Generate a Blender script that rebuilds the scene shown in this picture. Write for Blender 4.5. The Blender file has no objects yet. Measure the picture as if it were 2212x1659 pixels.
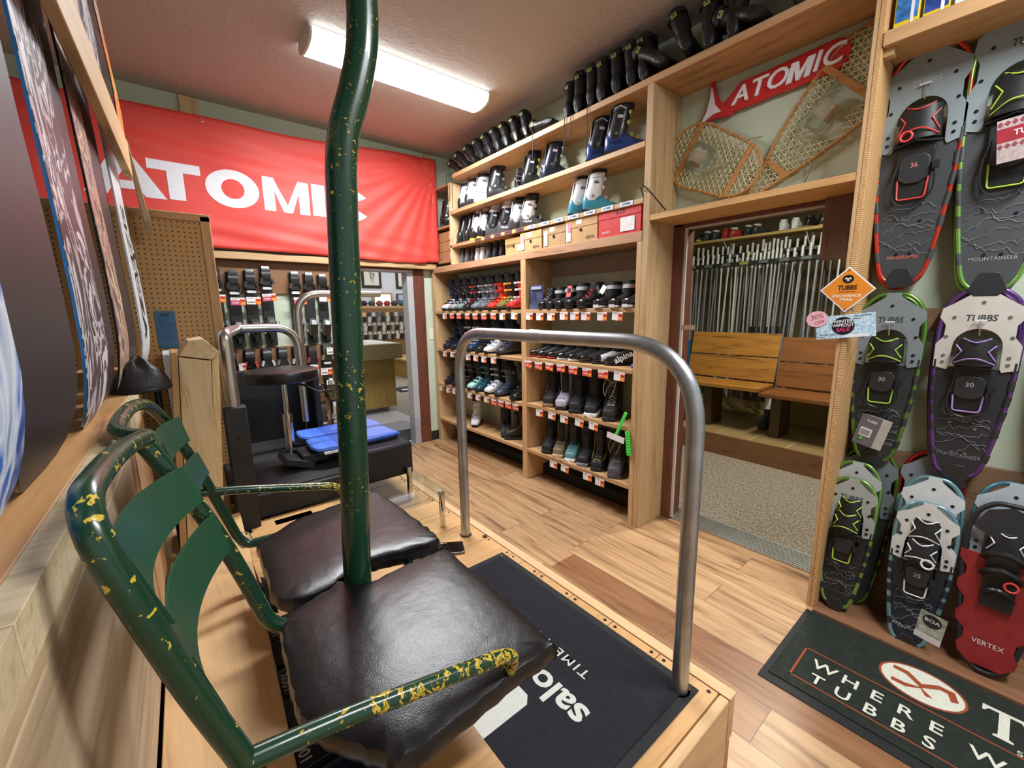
import bpy, math, random
from mathutils import Vector, Matrix, Euler
random.seed(7)
sc = bpy.context.scene
COL = sc.collection
PI = math.pi
# ---------------------------------------------------------------- camera, world, exposure
cam_d = bpy.data.cameras.new('camera'); cam = bpy.data.objects.new('camera', cam_d); COL.objects.link(cam)
cam_d.sensor_width = 36; cam_d.lens = 908.68 / 2212 * 36; cam_d.clip_start = .02; cam_d.clip_end = 60
M = Matrix(((0.77470859, 0.12086209, -0.62066009), (-0.63213126, 0.12415361, -0.76485028), (-0.01538422, 0.98487473, 0.17258357))).to_4x4()
M.translation = Vector((0, 0, 1.52))
cam.matrix_world = M
sc.camera = cam
sc.view_settings.view_transform = 'Standard'; sc.view_settings.look = 'None'
sc.view_settings.gamma = 1; sc.view_settings.use_curve_mapping = False
sc.view_settings.exposure = 0.15
wd = bpy.data.worlds.new('world'); sc.world = wd; wd.use_nodes = True
wd.node_tree.nodes['Background'].inputs[0].default_value = (.93, .96, 1, 1)
wd.node_tree.nodes['Background'].inputs[1].default_value = .62

sc.cycles.max_bounces = 6; sc.cycles.diffuse_bounces = 3; sc.cycles.glossy_bounces = 3; sc.cycles.transmission_bounces = 3; sc.cycles.transparent_max_bounces = 8
sc.cycles.use_adaptive_sampling = True; sc.cycles.adaptive_threshold = .045; sc.cycles.caustics_reflective = False; sc.cycles.caustics_refractive = False

def area(name, loc, sx, sy, power, col=(1, 1, 1), rot=(0, 0, 0)):
    l = bpy.data.lights.new(name, 'AREA'); l.shape = 'RECTANGLE'; l.size = sx; l.size_y = sy
    l.energy = power; l.color = col
    o = bpy.data.objects.new(name, l); o.location = loc; o.rotation_euler = rot; COL.objects.link(o)
    return o
LAMP = dict(main=86, near=66, back=100, ski=66)

# ---------------------------------------------------------------- materials
def lin(c):
    return tuple(((v / 12.92) if v <= .04045 else ((v + .055) / 1.055) ** 2.4) for v in c)
def hx(s):
    return tuple(int(s[i:i + 2], 16) / 255 for i in (0, 2, 4))
MC = {}
def base(name):
    m = bpy.data.materials.new(name); m.use_nodes = True
    nt = m.node_tree
    return m, nt, nt.nodes['Principled BSDF']
def N(nt, t, **kw):
    n = nt.nodes.new(t)
    for k, v in kw.items():
        setattr(n, k, v)
    return n
def pm(col, rough=.5, metal=0., var=.08, scale=25., bump=0., bscale=200., coat=0., alpha=None):
    key = ('pm', col, rough, metal, var, scale, bump, bscale, coat)
    if key in MC: return MC[key]
    m, nt, b = base('surface_' + col)
    c = lin(hx(col))
    tc = N(nt, 'ShaderNodeTexCoord'); nz = N(nt, 'ShaderNodeTexNoise'); nz.inputs['Scale'].default_value = scale
    nz.inputs['Detail'].default_value = 4
    nt.links.new(tc.outputs['Object'], nz.inputs['Vector'])
    rp = N(nt, 'ShaderNodeValToRGB')
    rp.color_ramp.elements[0].position = .35; rp.color_ramp.elements[1].position = .68
    rp.color_ramp.elements[0].color = tuple(v * (1 - var) for v in c) + (1,)
    rp.color_ramp.elements[1].color = tuple(min(1, v * (1 + var) + var * .01) for v in c) + (1,)
    nt.links.new(nz.outputs['Fac'], rp.inputs['Fac']); nt.links.new(rp.outputs[0], b.inputs['Base Color'])
    b.inputs['Roughness'].default_value = rough; b.inputs['Metallic'].default_value = metal
    b.inputs['Coat Weight'].default_value = coat
    if bump:
        n2 = N(nt, 'ShaderNodeTexNoise'); n2.inputs['Scale'].default_value = bscale
        nt.links.new(tc.outputs['Object'], n2.inputs['Vector'])
        bp = N(nt, 'ShaderNodeBump'); bp.inputs['Strength'].default_value = bump; bp.inputs['Distance'].default_value = .01
        nt.links.new(n2.outputs['Fac'], bp.inputs['Height']); nt.links.new(bp.outputs[0], b.inputs['Normal'])
    MC[key] = m
    return m
def wood(c1, c2, axis='y', freq=1., rough=.6, knots=True, contrast=1.):
    key = ('wood', c1, c2, axis, freq, rough)
    if key in MC: return MC[key]
    m, nt, b = base('wood_' + c1)
    tc = N(nt, 'ShaderNodeTexCoord'); oi = N(nt, 'ShaderNodeObjectInfo')
    add = N(nt, 'ShaderNodeVectorMath', operation='ADD'); mul = N(nt, 'ShaderNodeVectorMath', operation='SCALE')
    cb = N(nt, 'ShaderNodeCombineXYZ')
    for i in range(3): nt.links.new(oi.outputs['Random'], cb.inputs[i])
    mul.inputs['Scale'].default_value = 9.
    nt.links.new(cb.outputs[0], mul.inputs[0]); nt.links.new(tc.outputs['Object'], add.inputs[0]); nt.links.new(mul.outputs[0], add.inputs[1])
    mp = N(nt, 'ShaderNodeMapping')
    s = {'x': (1.1, 14, 14), 'y': (14, 1.1, 14), 'z': (14, 14, 1.1)}[axis]
    mp.inputs['Scale'].default_value = tuple(v * freq for v in s)
    nt.links.new(add.outputs[0], mp.inputs['Vector'])
    n1 = N(nt, 'ShaderNodeTexNoise'); n1.inputs['Scale'].default_value = 1.; n1.inputs['Detail'].default_value = 5; n1.inputs['Roughness'].default_value = .6; n1.inputs['Distortion'].default_value = 1.6
    nt.links.new(mp.outputs[0], n1.inputs['Vector'])
    n2 = N(nt, 'ShaderNodeTexNoise'); n2.inputs['Scale'].default_value = 7.; n2.inputs['Detail'].default_value = 3
    nt.links.new(mp.outputs[0], n2.inputs['Vector'])
    mx = N(nt, 'ShaderNodeMath', operation='MULTIPLY_ADD'); mx.inputs[1].default_value = .42
    nt.links.new(n2.outputs['Fac'], mx.inputs[0]); nt.links.new(n1.outputs['Fac'], mx.inputs[2])
    rp = N(nt, 'ShaderNodeValToRGB'); e = rp.color_ramp.elements
    e[0].position = .47; e[1].position = .80; e[0].color = lin(hx(c2)) + (1,); e[1].color = lin(hx(c1)) + (1,)
    mid = rp.color_ramp.elements.new(.62); a, d = lin(hx(c1)), lin(hx(c2)); mid.color = tuple(.70 * p + .30 * q for p, q in zip(a, d)) + (1,)
    nt.links.new(mx.outputs[0], rp.inputs['Fac'])
    vo = N(nt, 'ShaderNodeTexVoronoi'); vo.inputs['Scale'].default_value = 1.
    mk = N(nt, 'ShaderNodeMapping'); mk.inputs['Scale'].default_value = tuple({1.1: 1.6, 14: 4.2}[v] for v in s)
    nt.links.new(add.outputs[0], mk.inputs['Vector']); nt.links.new(mk.outputs[0], vo.inputs['Vector'])
    kr = N(nt, 'ShaderNodeMapRange'); kr.inputs[1].default_value = .03; kr.inputs[2].default_value = .085; kr.inputs[3].default_value = .6; kr.inputs[4].default_value = 0.
    nt.links.new(vo.outputs['Distance'], kr.inputs[0])
    mxr = N(nt, 'ShaderNodeMix', data_type='RGBA'); nt.links.new(kr.outputs[0], mxr.inputs[0]); nt.links.new(rp.outputs[0], mxr.inputs[6])
    mxr.inputs[7].default_value = tuple(v * .35 for v in lin(hx(c2))) + (1,)
    nt.links.new(mxr.outputs[2] if knots else rp.outputs[0], b.inputs['Base Color'])
    b.inputs['Roughness'].default_value = rough
    bp = N(nt, 'ShaderNodeBump'); bp.inputs['Strength'].default_value = .15; bp.inputs['Distance'].default_value = .004
    nt.links.new(n2.outputs['Fac'], bp.inputs['Height']); nt.links.new(bp.outputs[0], b.inputs['Normal'])
    MC[key] = m
    return m
def emis(name, col, s):
    m, nt, b = base(name)
    b.inputs['Base Color'].default_value = (*lin(hx(col)), 1)
    b.inputs['Emission Color'].default_value = (*lin(hx(col)), 1); b.inputs['Emission Strength'].default_value = s
    return m
def glass(name, col='FFFFFF', rough=.02, tint=.12):
    m, nt, b = base(name)
    out = nt.nodes['Material Output']
    tr = N(nt, 'ShaderNodeBsdfTransparent'); tr.inputs[0].default_value = (*lin(hx(col)), 1)
    gl = N(nt, 'ShaderNodeBsdfGlossy'); gl.inputs['Roughness'].default_value = rough
    fr = N(nt, 'ShaderNodeFresnel'); fr.inputs[0].default_value = 1.45
    ad = N(nt, 'ShaderNodeMath', operation='MULTIPLY_ADD'); ad.inputs[1].default_value = .10; ad.inputs[2].default_value = tint * .04
    nt.links.new(fr.outputs[0], ad.inputs[0])
    mx = N(nt, 'ShaderNodeMixShader'); nt.links.new(ad.outputs[0], mx.inputs[0]); nt.links.new(tr.outputs[0], mx.inputs[1]); nt.links.new(gl.outputs[0], mx.inputs[2])
    nt.links.new(mx.outputs[0], out.inputs[0])
    return m

# ---------------------------------------------------------------- mesh builder
_TX = {}
def text_geo(s, offset=0., space=1.):
    k = (s, offset, space)
    if k in _TX: return _TX[k]
    cu = bpy.data.curves.new('t', 'FONT'); cu.body = s; cu.size = 1; cu.align_x = 'CENTER'; cu.align_y = 'CENTER'
    cu.offset = offset; cu.space_character = space; cu.resolution_u = 3
    o = bpy.data.objects.new('t', cu); COL.objects.link(o)
    dg = bpy.context.evaluated_depsgraph_get(); e = o.evaluated_get(dg); me = e.to_mesh()
    vs = [(v.co.x, v.co.y) for v in me.vertices]; fs = [tuple(p.vertices) for p in me.polygons]
    e.to_mesh_clear(); bpy.data.objects.remove(o); bpy.data.curves.remove(cu)
    _TX[k] = (vs, fs)
    return _TX[k]

class MB:
    def __init__(s): s.v = []; s.f = []; s.m = []; s.cur = 0
    def mat(s, i): s.cur = i; return s
    def add(s, vs, fs, xf=None):
        o = len(s.v)
        for p in vs:
            p = Vector(p); s.v.append(tuple(xf @ p) if xf is not None else tuple(p))
        for f in fs: s.f.append(tuple(i + o for i in f)); s.m.append(s.cur)
        return s
    def box(s, x0, x1, y0, y1, z0, z1, xf=None):
        vs = [(x, y, z) for x in (x0, x1) for y in (y0, y1) for z in (z0, z1)]
        return s.add(vs, [(0, 1, 3, 2), (4, 6, 7, 5), (0, 4, 5, 1), (2, 3, 7, 6), (0, 2, 6, 4), (1, 5, 7, 3)], xf)
    def ob(s, c, size, rot=(0, 0, 0), xf=None):
        m = Matrix.Translation(Vector(c)) @ Euler(rot).to_matrix().to_4x4()
        if xf is not None: m = xf @ m
        a, b, d = [q / 2 for q in size]
        return s.box(-a, a, -b, b, -d, d, m)
    def tube(s, pts, r, n=10, closed=False, caps=True, flat=1.):
        P = [Vector(p) for p in pts]; k = len(P); R = r if isinstance(r, (list, tuple)) else [r] * k
        T = []
        for i in range(k):
            a = P[(i - 1) % k] if (closed or i > 0) else P[i]; b = P[(i + 1) % k] if (closed or i < k - 1) else P[i]
            t = (b - a); T.append(t.normalized() if t.length > 1e-9 else Vector((0, 0, 1)))
        u = T[0].orthogonal().normalized(); rings = []
        o = len(s.v)
        for i in range(k):
            u = (u - T[i] * u.dot(T[i]));
            if u.length < 1e-6: u = T[i].orthogonal()
            u.normalize(); w = T[i].cross(u)
            for j in range(n):
                a = 2 * PI * j / n
                s.v.append(tuple(P[i] + (u * math.cos(a) + w * math.sin(a) * flat) * R[i]))
        for i in range(k if closed else k - 1):
            for j in range(n):
                a = o + i * n + j; b = o + i * n + (j + 1) % n; i2 = (i + 1) % k
                s.f.append((a, b, o + i2 * n + (j + 1) % n, o + i2 * n + j)); s.m.append(s.cur)
        if caps and not closed:
            s.f.append(tuple(o + j for j in reversed(range(n)))); s.m.append(s.cur)
            s.f.append(tuple(o + (k - 1) * n + j for j in range(n))); s.m.append(s.cur)
        return s
    def cyl(s, p0, p1, r, n=16): return s.tube([p0, p1], r, n)
    def loft(s, rings, cap0=True, cap1=True, xf=None):
        n = len(rings[0]); vs = [p for r in rings for p in r]; fs = []
        for i in range(len(rings) - 1):
            for j in range(n):
                fs.append((i * n + j, i * n + (j + 1) % n, (i + 1) * n + (j + 1) % n, (i + 1) * n + j))
        if cap0: fs.append(tuple(reversed(range(n))))
        if cap1: fs.append(tuple((len(rings) - 1) * n + j for j in range(n)))
        return s.add(vs, fs, xf)
    def prism(s, poly, d0, d1, xf=None, plane='yz'):
        # poly: 2D outline; extruded along the third axis
        def P(a, b, d): return {'yz': (d, a, b), 'xz': (a, d, b), 'xy': (a, b, d)}[plane]
        n = len(poly); vs = [P(a, b, d0) for a, b in poly] + [P(a, b, d1) for a, b in poly]
        fs = [tuple(range(n)), tuple(reversed(range(n, 2 * n)))] + [(i, i + n, (i + 1) % n + n, (i + 1) % n) for i in range(n)]
        return s.add(vs, fs, xf)
    def ell(s, c, r, nu=14, nv=8, xf=None):
        rings = []
        for i in range(nv + 1):
            ph = -PI / 2 + PI * (i + .02) / (nv + .04)
            rings.append([(c[0] + r[0] * math.cos(ph) * math.cos(2 * PI * j / nu), c[1] + r[1] * math.cos(ph) * math.sin(2 * PI * j / nu), c[2] + r[2] * math.sin(ph)) for j in range(nu)])
        return s.loft(rings, xf=xf)
    def text(s, t, size, xf, depth=.0008, offset=0., sx=1., shear=0., space=1.):
        vs, fs = text_geo(t, offset, space)
        m = xf @ Matrix(((size * sx, size * shear, 0, 0), (0, size, 0, 0), (0, 0, 1, 0), (0, 0, 0, 1)))
        s.add([(x, y, depth) for x, y in vs], fs, m)
        return s
    def mesh(s, name, smooth=True):
        me = bpy.data.meshes.new(name); me.from_pydata(s.v, [], s.f)
        me.polygons.foreach_set('material_index', s.m)
        if smooth: me.polygons.foreach_set('use_smooth', [True] * len(s.f))
        me.update()
        if smooth:
            try: me.set_sharp_from_angle(angle=math.radians(38))
            except Exception: pass
        return me
    def build(s, name, mats, parent=None, bevel=0., smooth=True):
        mats = mats if isinstance(mats, (list, tuple)) else [mats]
        me = s.mesh(name, smooth)
        for m in mats: me.materials.append(m)
        o = bpy.data.objects.new(name, me); COL.objects.link(o)
        if parent: o.parent = parent; o.matrix_parent_inverse = Matrix.Identity(4)
        if bevel:
            b = o.modifiers.new('bevel', 'BEVEL'); b.width = bevel; b.segments = 2; b.limit_method = 'ANGLE'; b.angle_limit = .9
        return o
def frame(o, right, up):
    """matrix whose x runs along right, y along up, z out of the face, at o"""
    r = Vector(right).normalized(); u = Vector(up); u = (u - r * u.dot(r)).normalized(); n = r.cross(u)
    m = Matrix((r, u, n)).transposed().to_4x4(); m.translation = Vector(o)
    return m
def spline(pts, k=8, closed=False):
    P = [Vector(p) for p in pts]; n = len(P); out = []
    for i in range(n if closed else n - 1):
        g = (lambda j: P[j % n]) if closed else (lambda j: P[max(0, min(n - 1, j))])
        a, b, c, d = g(i - 1), g(i), g(i + 1), g(i + 2)
        for t in range(k):
            t /= k
            out.append(.5 * ((2 * b) + (c - a) * t + (2 * a - 5 * b + 4 * c - d) * t * t + (3 * b - a - 3 * c + d) * t ** 3))
    if not closed: out.append(P[-1])
    return out
def fillet(pts, rad, k=7):
    P = [Vector(p) for p in pts]; R = rad if isinstance(rad, (list, tuple)) else [rad] * len(P); out = [P[0]]
    for i in range(1, len(P) - 1):
        a, b = (P[i - 1] - P[i]), (P[i + 1] - P[i]); r = min(R[i], a.length * .49, b.length * .49)
        p, q = P[i] + a.normalized() * r, P[i] + b.normalized() * r
        for t in range(k + 1):
            t /= k; out.append((1 - t) ** 2 * p + 2 * t * (1 - t) * P[i] + t * t * q)
    return out + [P[-1]]
def ring(cx, cy, z, rx, ry, n=16, e=1.):
    f = lambda v: math.copysign(abs(v) ** e, v)
    return [(cx + rx * f(math.cos(2 * PI * j / n)), cy + ry * f(math.sin(2 * PI * j / n)), z) for j in range(n)]

# ---------------------------------------------------------------- objects
def tag(o, label=None, cat=None, group=None, kind=None):
    if label: o['label'] = label
    if cat: o['category'] = cat
    if group: o['group'] = group
    if kind: o['kind'] = kind
    return o
def thing(name, label, cat, group=None, loc=(0, 0, 0), rz=0., rot=None, scale=1.):
    o = bpy.data.objects.new(name, None); COL.objects.link(o); o.location = loc
    o.rotation_euler = rot if rot else (0, 0, rz); o.scale = (scale,) * 3; o.empty_display_size = .05
    return tag(o, label, cat, group)
def struct(name, mb, mats, bevel=0., smooth=False, parent=None):
    o = mb.build(name, mats, parent, bevel=bevel, smooth=smooth)
    if not parent: o['kind'] = 'structure'
    return o
CACHE = {}
def cpart(name, key, fn, mats, parent):
    """part whose mesh is shared by every copy of the thing; its materials sit on the object"""
    mats = mats if isinstance(mats, (list, tuple)) else [mats]
    if key not in CACHE:
        mb = MB(); fn(mb); me = mb.mesh(name)
        for m in mats: me.materials.append(m)
        CACHE[key] = me
    o = bpy.data.objects.new(name, CACHE[key]); COL.objects.link(o)
    if parent: o.parent = parent
    for i, m in enumerate(mats):
        o.material_slots[i].link = 'OBJECT'; o.material_slots[i].material = m
    return o
ORD = 'first second third fourth fifth sixth seventh eighth ninth tenth eleventh twelfth thirteenth fourteenth fifteenth sixteenth seventeenth eighteenth nineteenth twentieth'.split()
def order(i):
    if i < 20: return ORD[i]
    t = ['twenty', 'thirty', 'forty', 'fifty', 'sixty', 'seventy', 'eighty', 'ninety'][(i + 1) // 10 - 2]
    r = (i + 1) % 10
    return (t[:-1] + 'ieth') if r == 0 else t + '-' + ORD[r - 1]
# ================================================================ ROOM
YB, XW, XF, ZC = 4.39, 2.70, 2.39, 3.20
SAGE = pm('C2CDB6', .85, var=.03, scale=6, bump=.12, bscale=60)
PINE = wood('CBA77A', '95714A', 'y'); PINEZ = wood('C8A578', '957148', 'z'); PINEX = wood('CBA77A', '95714A', 'x')
PALE = wood('D6BB90', 'A98858', 'y', 1.2); PALEZ = wood('D6BB90', 'A98858', 'z', 1.2); PALEX = wood('D6BB90', 'A98858', 'x', 1.2)
BROWN = wood('6E4030', '4A2619', 'z', 1.5, .45, knots=False); BROWNY = wood('6E4030', '4A2619', 'y', 1.5, .45, knots=False)
DARKW = wood('7A5C48', '553C2C', 'z', 1.3, .5); OLDW = wood('8C6D52', '5F442F', 'y', .8, .6)
BLACK = pm('141415', .5, var=.2); BLKG = pm('101012', .22, var=.15, coat=.3); RUB = pm('1C1C1E', .8, var=.15)
WHITE = pm('E8E8E6', .4, var=.02); OFFW = pm('D8D8D4', .5, var=.03)
STEEL = pm('C4C2BE', .27, 1., var=.05, scale=8, bump=.05, bscale=300); CHROME = pm('DADADA', .08, 1., var=.02)
def floor_mat():
    m, nt, b = base('laminate_planks'); tc = N(nt, 'ShaderNodeTexCoord')
    mp = N(nt, 'ShaderNodeMapping'); mp.inputs['Rotation'].default_value = (0, 0, PI / 2); mp.inputs['Location'].default_value = (.45, -.02, 0)
    nt.links.new(tc.outputs['Object'], mp.inputs[0])
    br = N(nt, 'ShaderNodeTexBrick'); br.inputs['Scale'].default_value = 1; br.inputs['Brick Width'].default_value = 1.25; br.inputs['Row Height'].default_value = .20
    br.inputs['Mortar Size'].default_value = .0016; br.offset = .37; br.offset_frequency = 2; br.inputs['Color1'].default_value = (0, 0, 0, 1); br.inputs['Color2'].default_value = (1, 1, 1, 1); br.inputs['Mortar'].default_value = (.5, .5, .5, 1)
    nt.links.new(mp.outputs[0], br.inputs['Vector'])
    g = N(nt, 'ShaderNodeMapping'); g.inputs['Scale'].default_value = (11, .95, 1); nt.links.new(tc.outputs['Object'], g.inputs[0])
    off = N(nt, 'ShaderNodeVectorMath', operation='MULTIPLY_ADD'); off.inputs[1].default_value = (7, 23, 3); nt.links.new(br.outputs['Color'], off.inputs[0]); nt.links.new(g.outputs[0], off.inputs[2])
    n1 = N(nt, 'ShaderNodeTexNoise'); n1.inputs['Scale'].default_value = 1.; n1.inputs['Detail'].default_value = 9; n1.inputs['Distortion'].default_value = 1.4; n1.inputs['Roughness'].default_value = .66
    nt.links.new(off.outputs[0], n1.inputs['Vector'])
    rp = N(nt, 'ShaderNodeValToRGB'); e = rp.color_ramp.elements; e[0].position = .33; e[0].color = (*lin(hx('6F543D')), 1); e[1].position = .66; e[1].color = (*lin(hx('C6A47C')), 1)
    q = rp.color_ramp.elements.new(.47); q.color = (*lin(hx('B08B65')), 1)
    nt.links.new(n1.outputs['Fac'], rp.inputs[0])
    tint = N(nt, 'ShaderNodeValToRGB'); t = tint.color_ramp.elements; t[0].position = .0; t[0].color = (.62, .47, .42, 1); t[1].position = .35; t[1].color = (.98, .98, .96, 1)
    t2 = tint.color_ramp.elements.new(.16); t2.color = (.93, .90, .88, 1); nt.links.new(br.outputs['Color'], tint.inputs[0])
    mu = N(nt, 'ShaderNodeMix', data_type='RGBA', blend_type='MULTIPLY'); mu.inputs[0].default_value = 1
    nt.links.new(rp.outputs[0], mu.inputs[6]); nt.links.new(tint.outputs[0], mu.inputs[7])
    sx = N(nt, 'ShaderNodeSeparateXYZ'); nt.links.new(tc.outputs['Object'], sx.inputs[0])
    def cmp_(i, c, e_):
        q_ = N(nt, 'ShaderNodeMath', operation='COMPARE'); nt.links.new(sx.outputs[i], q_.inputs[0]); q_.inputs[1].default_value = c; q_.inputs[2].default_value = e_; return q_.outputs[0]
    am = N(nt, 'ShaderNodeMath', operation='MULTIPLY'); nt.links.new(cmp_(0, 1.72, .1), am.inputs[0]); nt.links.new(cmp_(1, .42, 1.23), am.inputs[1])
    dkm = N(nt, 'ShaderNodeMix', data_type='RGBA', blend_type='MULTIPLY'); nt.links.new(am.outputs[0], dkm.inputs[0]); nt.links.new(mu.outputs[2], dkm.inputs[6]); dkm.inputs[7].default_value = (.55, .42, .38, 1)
    mm = N(nt, 'ShaderNodeMix', data_type='RGBA'); nt.links.new(br.outputs['Fac'], mm.inputs[0]); nt.links.new(dkm.outputs[2], mm.inputs[6]); mm.inputs[7].default_value = (*lin(hx('6A4A30')), 1)
    nt.links.new(mm.outputs[2], b.inputs['Base Color']); b.inputs['Roughness'].default_value = .38
    return m
def ceil_mat():
    m, nt, b = base('textured_ceiling'); tc = N(nt, 'ShaderNodeTexCoord')
    n1 = N(nt, 'ShaderNodeTexNoise'); n1.inputs['Scale'].default_value = 16; n1.inputs['Detail'].default_value = 5; n1.inputs['Distortion'].default_value = 1.5
    nt.links.new(tc.outputs['Object'], n1.inputs['Vector'])
    r = N(nt, 'ShaderNodeValToRGB'); r.color_ramp.elements[0].position = .5; r.color_ramp.elements[1].position = .62; nt.links.new(n1.outputs['Fac'], r.inputs[0])
    bp = N(nt, 'ShaderNodeBump'); bp.inputs['Strength'].default_value = .5; bp.inputs['Distance'].default_value = .006; nt.links.new(r.outputs[0], bp.inputs['Height']); nt.links.new(bp.outputs[0], b.inputs['Normal'])
    b.inputs['Base Color'].default_value = (*lin(hx('C4BCB6')), 1); b.inputs['Roughness'].default_value = .8
    return m
def carpet_mat(c1, c2):
    m, nt, b = base('carpet'); tc = N(nt, 'ShaderNodeTexCoord')
    mp = N(nt, 'ShaderNodeMapping'); mp.inputs['Scale'].default_value = (34, 90, 1); mp.inputs['Rotation'].default_value = (0, 0, .5); nt.links.new(tc.outputs['Object'], mp.inputs[0])
    n1 = N(nt, 'ShaderNodeTexNoise'); n1.inputs['Scale'].default_value = 1.; n1.inputs['Detail'].default_value = 2; nt.links.new(mp.outputs[0], n1.inputs['Vector'])
    r = N(nt, 'ShaderNodeValToRGB'); r.color_ramp.elements[0].position = .42; r.color_ramp.elements[1].position = .58
    r.color_ramp.elements[0].color = (*lin(hx(c1)), 1); r.color_ramp.elements[1].color = (*lin(hx(c2)), 1); nt.links.new(n1.outputs['Fac'], r.inputs[0]); nt.links.new(r.outputs[0], b.inputs['Base Color'])
    b.inputs['Roughness'].default_value = .95
    return m
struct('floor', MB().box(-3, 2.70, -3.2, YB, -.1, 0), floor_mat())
struct('ceiling', MB().box(-3, 2.82, -3.2, YB + .12, ZC, ZC + .08), ceil_mat())
DY0, DY1, DZ = .60, 1.545, 2.06      # rough opening of the side doorway
w = MB().box(XW, XW + .12, DY1, YB + .12, 0, ZC); w.box(XW, XW + .12, -3.2, DY0, 0, ZC); w.box(XW, XW + .12, DY0, DY1, DZ, ZC)
struct('wall_right', w, SAGE)
BX0, BX1, BZ = 1.40, 2.17, 1.99
w = MB().box(-3, BX0, YB, YB + .12, 0, ZC); w.box(BX1, XW, YB, YB + .12, 0, ZC); w.box(BX0, BX1, YB, YB + .12, BZ, ZC)
struct('wall_back', w, SAGE)
struct('baseboard_back', MB().box(2.30, 2.44, YB - .012, YB, 0, .11), pm('23211F', .6))
struct('wall_left', MB().box(-3.1, -3, -3.2, YB + .12, 0, ZC), SAGE)
# side doorway
w = MB().box(XW - .025, XW, DY1 - .03, DY1 + .075, 0, DZ + .02); w.box(XW - .025, XW, .56, DY1 + .075, 2.035, 2.12)
struct('trim_1', w, BROWN, bevel=.004)
w = MB().box(XW - .02, XW + .12, DY1 - .035, DY1, 0, DZ); w.box(XW - .02, XW + .12, DY0 + .02, DY1, DZ - .03, DZ)
struct('door_1', w, [BROWN])
w = MB().box(XW + .0, XW + .012, DY1 - .052, DY1 - .035, 0, 2.02); w.box(XW, XW + .012, DY0 + .02, DY1 - .035, 2.02, 2.035)
struct('trim_2', w, pm('DAD6D2', .4, var=.02))
struct('trim_3', MB().box(XW - .06, XW - .005, .585, .735, 1.75, 2.075), [DARKW], bevel=.003)
t = MB(); 
t.box(2.70, 2.90, DY0 - .03, DY1 - .01, 0, .008)
for i in range(9): t.box(2.708 + i * .0205, 2.718 + i * .0205, DY0 - .03, DY1 - .01, .008, .013)
o = t.build('door_threshold', pm('B9BCB8', .4, .85, var=.08), bevel=.0); tag(o, 'ribbed aluminium threshold strip where the planks meet the carpet', 'threshold')
t = MB(); X = frame((2.70 + .0, 1.475, 1.385), (.25, -1, 0), (0, 0, 1))
t.box(2.694, 2.70, 1.40, 1.49, 1.375, 1.405); o = t.build('strike_plate', STEEL); tag(o, 'small metal plate on the brown door jamb', 'plate')
# back doorway
w = MB().box(2.175, 2.30, YB - .02, YB, 0, BZ + .06); w.box(1.33, 2.30, YB - .02, YB, 1.965, 2.055)
struct('trim_4', w, BROWN, bevel=.004)
w = MB().box(2.10, 2.172, YB - .01, YB + .12, 0, 1.95); w.box(1.42, 2.172, YB - .01, YB + .12, 1.945, 1.97)
struct('door_2', w, pm('C9CBCD', .35, .3, var=.03))
struct('trim_5', MB().box(1.28, 1.42, YB - .03, YB, .0, 1.98), PINEZ, bevel=.003)
o = MB().box(2.345, 2.395, YB - .006, YB, 1.20, 1.32).build('light_switch', pm('E4E0CE', .4, var=.01), bevel=.002); tag(o, 'cream light switch plate on the green wall strip', 'light switch')
# lintel ledge under the banner, and the boards behind it
o = MB().box(.30, 2.42, YB - .10, YB - .001, 1.98, 2.04).build('wall_ledge', PINEX, bevel=.003); tag(o, 'long pine ledge running under the red banner', 'ledge')
for i, (a, b, z, m) in enumerate([(.285, .405, 3.195, PALEZ), (.40, .52, 3.06, PINEZ), (2.375, 2.455, 3.195, PALEZ)]):
    o = MB().box(a, b, YB - (.022 if i != 1 else .012), YB - .001, 2.2, z).build('wall_batten', m, bevel=.002)
    tag(o, ['pale knotty board standing tall above the banner', 'short board beside the knotty one, mostly behind the banner', 'pale upright board at the banner\'s right end'][i], 'board', 'boards behind the banner')

# ---------------------------------------------------------------- ceiling lamps
def lamp(y0, label, power, name='ceiling_lamp', x0=.86, x1=2.17):
    t = thing(name, label, 'lamp', loc=(0, 0, 0)); zc = ZC; w = .125
    body = MB(); body.box(x0, x1, y0 - w, y0 + w, zc - .02, zc)
    body.build('lamp_base', OFFW, t)
    def prof(x, s=1.):
        return [(x, y0 + (w + .008) * s * math.cos(PI * j / 10), zc - .02 - .075 * s * math.sin(PI * j / 10) ** .6) for j in range(11)]
    MB().loft([prof(x0 + .012), prof(x1 - .012)]).build('diffuser', emis('lamp_glow', 'FAFDFF', 7.), t)
    for xa, xb in ((x0, x0 + .014), (x1 - .014, x1)):
        MB().loft([prof(xa, 1.03), prof(xb, 1.03)]).build('end_cap', OFFW, t)
    area('lamp_light', ((x0 + x1) / 2, y0, zc - .10), x1 - x0 - .1, .2, power, (.95, .975, 1.))
    return t
lamp(3.02, 'long white fluorescent wraparound lamp, lit, on the ceiling', LAMP['main'])
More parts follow.
